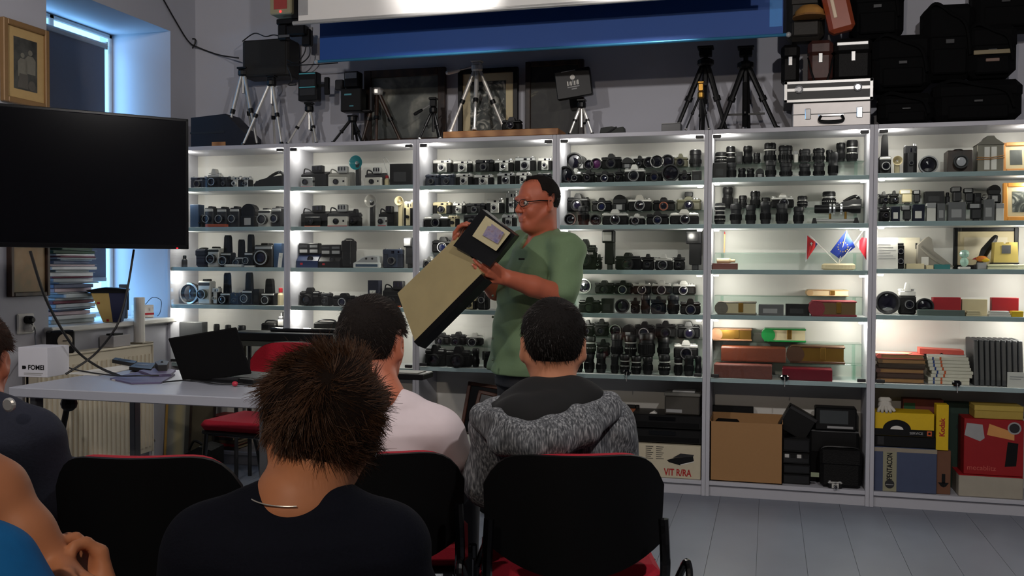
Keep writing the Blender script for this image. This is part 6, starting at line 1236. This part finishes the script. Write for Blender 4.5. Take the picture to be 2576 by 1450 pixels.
TORSO = [(0, .155, .115), (.3, .135, .105), (.6, .155, .11), (.8, .165, .1), (.9, .13, .085), (1, .06, .058)]
def hairdo(t, c, A, s, col, mask, length, n, seed, thick=.012, whorl=(-.06, .0, .1), lift=.5, width=.0011, drop=.2, jitter=.25, capk=1.0, capfold=None, col2=None, swirl=.35):
    """hair cap plus loose strands combed away from the whorl; mask(local point)->bool decides where hair grows"""
    c = vec(c); rng = np.random.default_rng(seed); H = Body(); ce = np.array([-.012, 0, .036]); rad = np.array([.1, .078, .09])
    H.ell(c+A@ce*s, (rad+thick*capk)*s, A, .01)
    def cutmask(P):
        L = ((P-c)@A)/s; return np.where(mask(L), 0, .05)
    H.fold(lambda P: cutmask(P)); 
    if capfold: H.fold(lambda P: capfold(((P-c)@A)/s))
    hm = obj('hair', body_mesh(H, .004, 5), mat(col, .85, var=.4, scale=180, bump=.5, spec=.15), t)
    wh = np.array(whorl)
    v = rng.normal(size=(n*4, 3)); v /= np.linalg.norm(v, axis=1)[:, None]; Lp = ce+v*(rad+thick*.6); ok = mask(Lp); v = v[ok][:n]; Lp = Lp[ok][:n]; m_ = len(v)
    nr = v/rad; nr /= np.linalg.norm(nr, axis=1)[:, None]; tg = Lp-wh; tg -= nr*(tg*nr).sum(1)[:, None]; tg /= np.linalg.norm(tg, axis=1)[:, None]+1e-6
    tg = tg*math.cos(swirl)+np.cross(nr, tg)*math.sin(swirl)
    clump = np.stack([np.sin(Lp[:, 0]*90+Lp[:, 1]*60), np.sin(Lp[:, 1]*80+Lp[:, 2]*70+1), np.sin(Lp[:, 2]*85+Lp[:, 0]*50+2)], 1)*jitter*.8
    tg = tg+clump+rng.normal(size=(m_, 3))*jitter*.55; ln_ = length*(.6+.6*rng.random(m_)); d = nr*lift+tg*(1-lift*.5); d /= np.linalg.norm(d, axis=1)[:, None]
    p_ = Lp.copy(); sd = rng.normal(size=(m_, 3)); vs = []; ns = 4
    for k in range(ns):
        W = c+(p_*s)@A.T; a_ = np.cross(d, sd); a_ /= np.linalg.norm(a_, axis=1)[:, None]+1e-9; a_ = a_*width*(1-.75*k/(ns-1)); vs += [W-a_, W+a_]
        d = d+np.array([0, 0, -drop*.35]); d /= np.linalg.norm(d, axis=1)[:, None]; p_ = p_+d*ln_[:, None]/3
    V = np.stack(vs, 1).reshape(-1, 3); i0 = np.arange(m_)*2*ns; F = np.concatenate([np.stack([i0+2*k, i0+2*k+1, i0+2*k+3, i0+2*k+2], 1) for k in range(ns-1)])
    obj('hair_strands', np_mesh(V, F, False), mat(col2 or col, .55, var=.5, scale=60, spec=.3), hm)
    return hm
# ================================================================== PEOPLE
FWH = np.array([_fw.x, _fw.y, 0]); FWH /= np.linalg.norm(FWH); RTH = np.array([_r.x, _r.y, 0])
def turn(deg):
    """horizontal direction: 0 = away from the camera, positive = towards picture right"""
    a = math.radians(deg); return FWH*math.cos(a)+RTH*math.sin(a)
UP = np.array([0, 0, 1.0])
def seated(label, N, F, hc, A, s, top, sleeve, infl, trous, skin, w=.165, seat=.468, arms=True, lap=(.30, .56), fold=None, torso_h=.36, hand_on=True, name='person', tilt=.03):
    """N base of the neck, F facing of the trunk, hc head centre, A head frame"""
    t = thing(name, label, 'person'); N = vec(N); F = F/np.linalg.norm(F); L = np.cross(UP, F); pel = np.array([N[0], N[1], seat+.085])+F*tilt
    B = Body(); g = head(B, hc, A, s)
    B.cone(g(-.028, 0, -.05), N+UP*.0, .053*s, .066, .03)
    k = w/.165; tab = [(a, b*k*.93, c*.92) for a, b, c in TORSO]
    B.loft(pel, N, L, tab, .03)
    sh = {}; S = Body(); tabs = [(a, b*k+infl, c+infl) for a, b, c in TORSO]; tabs[-1] = (1, .066+infl*.5, .062+infl*.5); S.loft(pel, N-UP*.004, L, tabs, .03)
    T = Body(); T.loft(pel-UP*.06, pel+UP*.06, L, [(0, .15*k, .11), (1, .15*k, .115)], .03)
    for sg in (-1, 1):
        shp = N+L*sg*w*.93-UP*.075; el = shp+L*sg*.03-UP*.21+F*.05; wr = el+F*.17-L*sg*.07-UP*.0; wr[2] = max(wr[2], seat+.17); el[2] = max(el[2], seat+.17)
        B.chain([shp, el, wr], [.046, .038, .027], .02)
        hd = F*.9-L*sg*.35-UP*.25; B_t = hand(B, wr+F*.012, hd, -UP, .88*s, (.35, .38, .42, .46), -sg, .3)
        S.cone(N+L*sg*.04-UP*.02, shp, .045+infl*.5, .05+infl, .05)
        if sleeve == 'long': S.chain([shp, el, wr], [.05+infl, .042+infl, .034+infl*.7], .025)
        else: S.cone(shp, shp*.45+el*.55, .052+infl, .056+infl, .03)
        hip = pel+L*sg*.085-UP*.02; kn = hip+F*.37+L*sg*.03+UP*.02; an = np.array([kn[0], kn[1], .09])+F*.03; toe = an+F*.13; toe[2] = .035
        T.chain([hip, kn, an], [.088, .066, .048], .03); B.chain([hip, kn, an], [.07, .052, .038], .02)
        sm = Body(); he = an-F*.04; he[2] = .04; sm.cone(he, toe, .038, .032, .02); sm.cone(an-UP*.01, he, .045, .04, .02); sm.cut((0, 0, .003), (0, 0, -1)); obj('shoe', body_mesh(sm, .006), 'blackm', t)
    obj('body', body_mesh(B, .0042), skin, t)
    if fold: S.fold(fold)
    obj('shirt' if sleeve != 'long' else 'hoodie', body_mesh(S, .005, 2), top, t)
    obj('trousers', body_mesh(T, .007), trous, t)
    eyes(t, g, s, A); return t, g, N, L, F, pel
DEN = mat((40,46,62), .85, var=.2, scale=200, bump=.2); DKT = mat((28,28,32), .85, var=.2, scale=200)
# ---- boy in the grey hoodie (front row, right)
FH = turn(-1); AH = frame_of(FH+UP*-.05); hc = D(1391, 873, 2.42); N = D(1393, 1003, 2.40)
HOOD = mat_ramp('noise', [(.32,(44,46,50)), (.5,(92,94,98)), (.68,(156,158,160))], 26, .9, bump=.25, detail=6, name='marled_grey_knit', xyz=(9, 9, 1.6))
def foldfn(amp, fx, fz, seed): return lambda P: amp*np.sin(P[:, 0]*fx+P[:, 2]*fz+seed+1.5*np.sin(P[:, 2]*23+seed))*np.sin(P[:, 1]*31+P[:, 2]*17)
t, g, Nh, Lh, Fh, pel = seated('boy seen from behind in a marled grey hoodie with black lined hood', N, FH, hc, AH, .95, HOOD, 'long', .024, DEN, SKIN, .142, fold=foldfn(.004, 30, 22, 1))
def neckmask(zc, back, side): return lambda L: (L[:, 2] > zc+np.where(L[:, 0] > .03, (L[:, 0]-.03)*1.5, 0)) & ~((np.abs(L[:, 1]) > .06) & (L[:, 2] < side) & (L[:, 0] > -.045)) & ~((L[:, 0] > .045) & (L[:, 2] < .075))
hairdo(t, hc, AH, .95, (20,17,16), neckmask(-.062, 0, .035), .016, 5200, 3, .009, (-.07,0,.1), .45, .0008, .35, .3, col2=(34,28,25))
hd = Body()
rim = [D(1212,1046,2.30), D(1250,1050,2.24), D(1295,1076,2.19), D(1335,1088,2.17), D(1385,1068,2.19), D(1450,1040,2.23), D(1532,1014,2.33)]
low = [D(1222,1075,2.30), D(1262,1112,2.22), D(1330,1124,2.18), D(1400,1116,2.19), D(1470,1090,2.23), D(1540,1040,2.33)]
hd.chain(rim, [.016,.018,.017,.016,.017,.018,.016], .02); hd.chain(low, [.018,.026,.03,.03,.028,.02], .03); hd.chain([D(1235,1062,2.29),D(1300,1098,2.2),D(1390,1094,2.19),D(1480,1066,2.24)], [.018,.024,.024,.02], .03)
hd.cone(D(1212,1046,2.32), D(1300,1030,2.44), .03, .03, .03); hd.cone(D(1532,1014,2.35), D(1480,1010,2.46), .03, .028, .03); hd.fold(foldfn(.0015, 60, 50, 2))
ho = obj('hood', body_mesh(hd, .004, 2), HOOD, t)
ln = Body(); ln.chain([D(1248,1040,2.33),D(1300,1052,2.27),D(1340,1062,2.24),D(1400,1046,2.26),D(1500,1012,2.34)], [.024,.038,.042,.04,.024], .06); ln.chain([D(1290,1015,2.38),D(1345,1000,2.36),D(1440,998,2.36),D(1490,1006,2.4)], [.034,.034,.034,.03], .06); ln.chain([D(1345,1022,2.33),D(1440,1018,2.33)], [.04,.038], .06)
obj('hood_lining', body_mesh(ln, .004, 2), mat((8,8,9), .9, var=.2), t)
obj('hood_seam', MB().tube(smooth_pts([p-Vector((0,0,.0))+(CAM-p).normalized()*.021+Vector((0,0,-.012)) for p in rim], 6), .003, 6), mat((70,72,76), .8), t)
# ---- boy in the white shirt (front row, middle)
FW_ = turn(10); AW = frame_of(turn(14)+UP*-.08); hc = D(938, 868, 2.56); N = D(962, 1012, 2.50)
WSH = mat((214,200,204), .8, var=.04, scale=40, bump=.1)
t, g, *_ = seated('boy seen from behind in a white shirt looking to the right', N, FW_, hc, AW, 1.0, WSH, 'short', .015, mat((96,96,100), .8), SKIN2, .16, fold=foldfn(.005, 24, 26, 4))
hairdo(t, hc, AW, 1.0, (26,21,19), neckmask(-.07, 0, .03), .02, 5200, 5, .012, (-.07,.01,.09), .4, .0009, .4, .3, col2=(46,38,33))
# ---- child in navy at the left edge (front row)
FN = turn(8); AN = frame_of(turn(-8)+UP*-.1); hc = D(-66, 912, 2.30); N = D(-58, 1022, 2.26)
t, g, *_ = seated('child in a dark navy jacket cut off by the left edge', N, FN, hc, AN, .93, mat((26,30,46), .9, var=.25, scale=150, bump=.3), 'long', .022, DKT, SKIN2, .145, fold=foldfn(.004, 28, 24, 6))
hairdo(t, hc, AN, .93, (44,30,24), neckmask(-.085, 0, .03), .022, 3000, 8, .014, (-.07,0,.09), .45, .0009, .4, .3, col2=(70,46,34))
obj('hood_ring', MB().lathe([(.012,0),(.016,.003),(.016,.008),(.012,.011)], tuple(D(28,1018,2.12)), '-y', 16), 'alu', t)
# ---- nearest boy in dark blue
FB = turn(-6); AB = frame_of(turn(-26)+UP*-.22, (.05,0,1)); hc = D(810, 1094, 1.51); N = D(748, 1262, 1.44)
t, g, Nb, Lb, Fb, pb_ = seated('nearest boy seen from behind with spiky brown hair and dark blue shirt', N, FB, hc, AB, .97, mat((17,20,32), .9, var=.25, scale=220, bump=.25, spec=.2), 'short', .018, DKT, SKIN3, .134, seat=.45, fold=foldfn(.003, 26, 20, 9))
hairdo(t, hc, AB, .97, (30,20,15), neckmask(-.075, 0, .02), .042, 24000, 11, .018, (-.095,.012,.07), .2, .0009, .18, .5, col2=(80,54,36), swirl=.75)
obj('earring', MB().ball(tuple(g(.0,-.088,-.036)), .0045, 10, 8), 'chrome', t)
nc = Body(); ncp = []
for k in range(28):
    a = 1.7*k/27-.1; ncp.append(Nb+Lb*.0745*math.sin(a)-Fb*.0705*math.cos(a)+UP*(.020-.010*math.cos(a)))
obj('necklace', MB().tube([tuple(p) for p in ncp], .0010, 6), 'silver', t)
# ---- child in bright blue with folded arms (bottom left corner)
FBL = turn(22); hc = D(-540, 1010, 1.04); N = D(-470, 1290, 1.02); ABL = frame_of(turn(25))
BLU = mat((0,112,184), .8, var=.12, scale=60, bump=.15)
t = thing('person', 'child in a bright blue shirt with bare arm, cut off by the bottom left corner', 'person'); Nn = vec(N); L_ = np.cross(UP, FBL); pel = np.array([Nn[0], Nn[1], .545])+FBL*.0
B = Body(); g = head(B, hc, ABL, .95); B.cone(g(-.028,0,-.05), Nn, .048, .052, .03); B.loft(pel, Nn, L_, [(a, b*.93, c*.9) for a, b, c in TORSO], .03)
shr = vec(D(-75, 1200, 1.02)); elb = vec(D(30, 1225, 1.28)); wri = vec(D(150, 1440, 1.22))
el2 = vec(D(48, 1232, 1.30)); B.chain([vec(D(-300,1330,1.04)), vec(D(-130,1165,1.2)), vec(D(-14,1234,1.22)), vec(D(70,1342,1.22)), wri], [.045,.042,.037,.030,.024], .02); tp = hand(B, wri, vec(D(250,1490,1.2))-wri, vec(D(60,1500,1.2))-wri, .85, (.3,.3,.35,.4), -1, .2)
w2 = vec(D(272, 1530, 1.24)); e2 = vec(D(330,1640,1.12)); B.chain([vec(D(120,1620,1.02)), e2, w2], [.04,.036,.027], .02); tp2 = hand(B, w2, vec(D(232,1395,1.26))-w2, vec(D(150,1450,1.22))-w2, .85, (.8,.85,.9,.95), -1, .45)
for sg in (-1,1):
    hip = pel+L_*sg*.08; kn = hip+FBL*.36; an = np.array([kn[0],kn[1],.08]); B.chain([hip,kn,an], [.07,.05,.036], .02)
obj('body', body_mesh(B, .004), SKIN3, t); nails(t, tp2[-1:], .85); eyes(t, g, .95, ABL)
S = Body(); S.loft(pel, Nn, L_, [(a, b+.012, c+.014) for a, b, c in TORSO], .03); S.chain([vec(D(-330,1350,1.02)), vec(D(-120,1440,1.05)), vec(D(-30,1470,1.05)), vec(D(60,1580,1.04))], [.06,.056,.052,.05], .04); S.fold(foldfn(.004, 40, 44, 12)); obj('shirt', body_mesh(S, .0045, 2), BLU, t)
T = Body(); T.loft(pel-UP*.06, pel+UP*.05, L_, [(0,.145,.11),(1,.145,.11)], .03)
for sg in (-1,1):
    hip = pel+L_*sg*.08; kn = hip+FBL*.36; an = np.array([kn[0],kn[1],.09]); T.chain([hip,kn,an], [.085,.062,.046], .03); sm = Body(); sm.cone(an-UP*.04, an+FBL*.13-UP*.055, .036, .03, .02); sm.cut((0,0,.003), (0,0,-1)); obj('shoe', body_mesh(sm, .006), 'blackm', t)
obj('trousers', body_mesh(T, .007), DKT, t)
hairdo(t, hc, ABL, .95, (40,28,22), neckmask(-.08,0,.03), .025, 2500, 14, .014, col2=(64,44,32))
# ---- standing man
FM = turn(-118); Lm = np.cross(UP, FM); t = thing('person', 'standing man in glasses and green shirt showing a long camera case', 'person')
N = vec(D(1367, 596, 4.50)); pel = vec(D(1320, 940, 4.52)); pel[2] = .72
hc = vec(D(1352, 513, 4.46)); AM = frame_of(turn(-124)+UP*-.08, (0,0,1)); B = Body(); s_ = 1.03; g = head(B, hc, AM, s_)
B.cone(g(-.03,0,-.05), N, .062, .066, .03); B.ell(g(.03,0,-.105), np.array([.05,.045,.03]), AM, .03)
MT = [(0,.165,.13),(.25,.165,.145,.0),(.5,.17,.14),(.78,.185,.12),(.9,.14,.1),(1,.065,.065)]
B.loft(pel, N, Lm, [(r[0], r[1]*.92, r[2]*.9) for r in MT], .03)
shL = vec(D(1428,632,4.34)); elL = vec(D(1416,745,4.22)); wrL = vec(D(1278,700,4.10)); shR = vec(D(1318,618,4.66)); elR = vec(D(1248,730,4.62)); wrR = vec(D(1143,630,4.30))
B.chain([shL, elL, wrL], [.055,.045,.031], .025); B.chain([elL, elL*.45+wrL*.55, wrL], [.044,.043,.031], .02); B.chain([shR, elR, wrR], [.055,.046,.031], .025)
tL = hand(B, wrL, vec(D(1200,662,4.04))-wrL, vec(D(1230,640,4.25))-vec(D(1230,690,4.08)), 1.0, (.32,.35,.4,.45), 1, .5)
tR = hand(B, wrR, vec(D(1160,545,4.25))-wrR, vec(D(1215,620,4.24))-wrR, 1.0, (.5,.55,.55,.6), -1, .3)
obj('body', body_mesh(B, .0035), mat((186,100,72), .5, var=.1, scale=25, bump=.05), t); nails(t, tL+tR); eyes(t, g, s_, AM)
S = Body(); S.loft(pel-UP*.05, N-UP*.012, Lm, [(0,.19,.165),(.25,.19,.17),(.5,.192,.165),(.78,.2,.135),(.9,.155,.115),(1,.078,.08)], .03)
S.cone(N+Lm*.05-UP*.03, shL, .06, .075, .05); S.cone(N-Lm*.05-UP*.03, shR, .06, .07, .05); S.chain([shL, shL*.15+elL*.85], [.078,.07], .04); S.cone(shL*.2+elL*.8, shL*.05+elL*.95, .07, .068, .01); S.chain([shR, shR*.15+elR*.85], [.074,.068], .04)
S.sub(N+FM*.075-UP*.06, np.array([.04,.035,.10]), frame_of(FM), .01)
S.fold(lambda P: .0055*np.sin((P-N)@Lm*38+P[:,2]*34+2*np.sin(P[:,2]*13))*np.sin(P[:,2]*9+1)+.003*np.sin(P[:,2]*60+(P-N)@FM*30))
S.cut(pel-UP*.04, (0,0,-1)); SH = mat((112,136,100), .8, var=.06, scale=120, bump=.12); so = obj('shirt', body_mesh(S, .005, 2), SH, t)
co = Body(); co.chain([N-FM*.07+Lm*.0+UP*.02, N-FM*.03+Lm*.07+UP*.012, N+FM*.05+Lm*.06-UP*.03, N+FM*.115+Lm*.035-UP*.09], [.018,.018,.017,.012], .02); co.chain([N-FM*.07+UP*.02, N-FM*.03-Lm*.07+UP*.012, N+FM*.05-Lm*.06-UP*.03, N+FM*.115-Lm*.035-UP*.09], [.018,.018,.017,.012], .02); obj('collar', body_mesh(co, .004, 2), SH, so)
pk = vec(D(1312,652,4.22)); obj('pocket_mark', MB().at(Matrix.Translation(pk)).box(-.014,.014,-.004,.004,-.004,.004,.002), 'black', so)
pk = vec(D(1216,895,4.28)); obj('hem_loop', MB().at(Matrix.Translation(pk)).box(-.004,.004,-.006,.006,-.02,.02,.002), 'black', so)
pm = MB()
for k in range(5): q = pel+FM*.172+UP*(.03+.1*k)-Lm*.0; pm.ball(tuple(q), .006, 8, 6)
obj('shirt_buttons', pm, mat((90,104,82), .4), so)
T = Body(); T.loft(pel-UP*.1, pel+UP*.08, Lm, [(0,.16,.125),(1,.165,.13)], .03)
for sg in (-1,1):
    hip = pel+Lm*sg*.085-UP*.06; kn = hip*1.0+FM*.02+Lm*sg*.01; kn[2] = .40; an = kn-FM*.03; an[2] = .09; T.chain([hip,kn,an], [.092,.07,.055], .03)
    sm = Body(); sm.cone(an-UP*.045-FM*.04, an+FM*.17-UP*.052, .042, .036, .02); sm.cone(an-UP*.01, an-UP*.045, .048, .042, .02); sm.cut((0,0,.003), (0,0,-1)); obj('shoe', body_mesh(sm, .006), 'blackm', t)
obj('trousers', body_mesh(T, .006), mat((38,38,42), .85, var=.2, scale=160), t)
mmask = lambda L: (L[:,2] > -.055+np.where(L[:,0] > -.055,(L[:,0]+.055)*.9,0)) & ~((np.abs(L[:,1]) > .055) & (L[:,2] < .03) & (L[:,0] > -.04)) & ~((L[:,0] > .022) & (L[:,2] < .102)) & ~((L[:,0] > .0) & (L[:,2] < .055))
hairdo(t, hc, AM, s_, (26,21,19), mmask, .012, 4200, 21, .006, (-.05,0,.11), .35, .0007, .4, .3)
gl = MB()
for y in (-1,1):
    c_ = g(.106, y*.034, .004); ring = []
    for k in range(17):
        a = 2*math.pi*k/16; ring.append(tuple(c_+AM@np.array([-.008*abs(math.cos(a)) if y*math.cos(a) > 0 else 0, .026*math.cos(a), .017*math.sin(a)+.002])))
    gl.tube(ring, .0015, 6); gl.tube([tuple(g(.1,y*.06,.01)), tuple(g(.04,y*.083,.012)), tuple(g(-.02,y*.085,.008)), tuple(g(-.034,y*.082,-.01))], .0026, 6)
gl.tube([tuple(g(.109,.01,.008)), tuple(g(.113,0,.011)), tuple(g(.109,-.01,.008))], .002, 6)
gs = thing('eyeglasses','dark rimmed eyeglasses worn by the standing man','glasses'); obj('rims', gl, 'black', gs)
for y in (-1,1):
    c_ = g(.1065, y*.034, .006); obj('spectacle_lens', MB().add([tuple(c_+AM@np.array([-.004 if y*math.cos(2*math.pi*k/14) > 0 else 0,.025*math.cos(2*math.pi*k/14),.016*math.sin(2*math.pi*k/14)])) for k in range(14)]+[tuple(c_+AM@np.array([-.0055,.025*math.cos(2*math.pi*k/14),.016*math.sin(2*math.pi*k/14)])) for k in range(14)], [tuple(range(14)), tuple(range(14,28))[::-1]]+[(k,(k+1) % 14,14+(k+1) % 14,14+k) for k in range(14)]), 'pane', gs)
# ---- the long case he holds
def hexa(q, tv): 
    v = [Vector(p) for p in q]; tv = Vector(tv); return MB().add([tuple(p) for p in v]+[tuple(p+tv) for p in v], [(0,1,2,3),(7,6,5,4),(0,4,5,1),(1,5,6,2),(2,6,7,3),(3,7,4,0)])
t = thing('camera_case', 'long beige camera case with black end and picture window, held by the man', 'case')
bq = [D(1000,738,4.34), D(1043,858,4.18), D(1212,688,4.04), D(1150,594,4.2)]; tv = Vector(RTH)*.05+Vector((0,0,-.012))+Vector(FWH)*.10
obj('case_body', hexa(bq, tv), mat((176,158,112), .6, var=.14, scale=9, bump=.1), t)
eq = [bq[1]+Vector(RTH)*-.004, bq[1]+tv*.5+Vector((0,0,-.012)), bq[2]+tv*.5+Vector((0,0,-.012)), bq[2]+Vector(RTH)*-.004]
obj('dark_edge', hexa([p+Vector((.0,0,-.004)) for p in eq], Vector(RTH)*.018+Vector((0,0,-.018))), 'black', t)  # shaded underside of the case put in as a black strip
hq = [D(1212,526,4.2), D(1140,618,4.14), D(1232,672,4.0), D(1296,592,4.06)]
obj('case_head', hexa(hq, Vector(FWH)*.1+Vector(RTH)*.02), 'black', t)
pq = [D(1222,543,4.17), D(1188,594,4.13), D(1248,632,4.025), D(1284,586,4.06)]
pane = obj('picture_window', hexa([p+(CAM-p).normalized()*.006 for p in pq], Vector(FWH)*.012), mat((196,184,146), .4, var=.1, scale=10), t)
iq = [D(1232,560,4.15), D(1214,592,4.11), D(1252,614,4.045), D(1268,586,4.065)]; obj('picture_print', hexa([p+(CAM-p).normalized()*.016 for p in iq], Vector(FWH)*.012), mat_ramp('noise',[(.3,(110,104,150)),(.5,(150,140,160)),(.7,(130,84,76))],30,.5,name='slide_print'), pane)
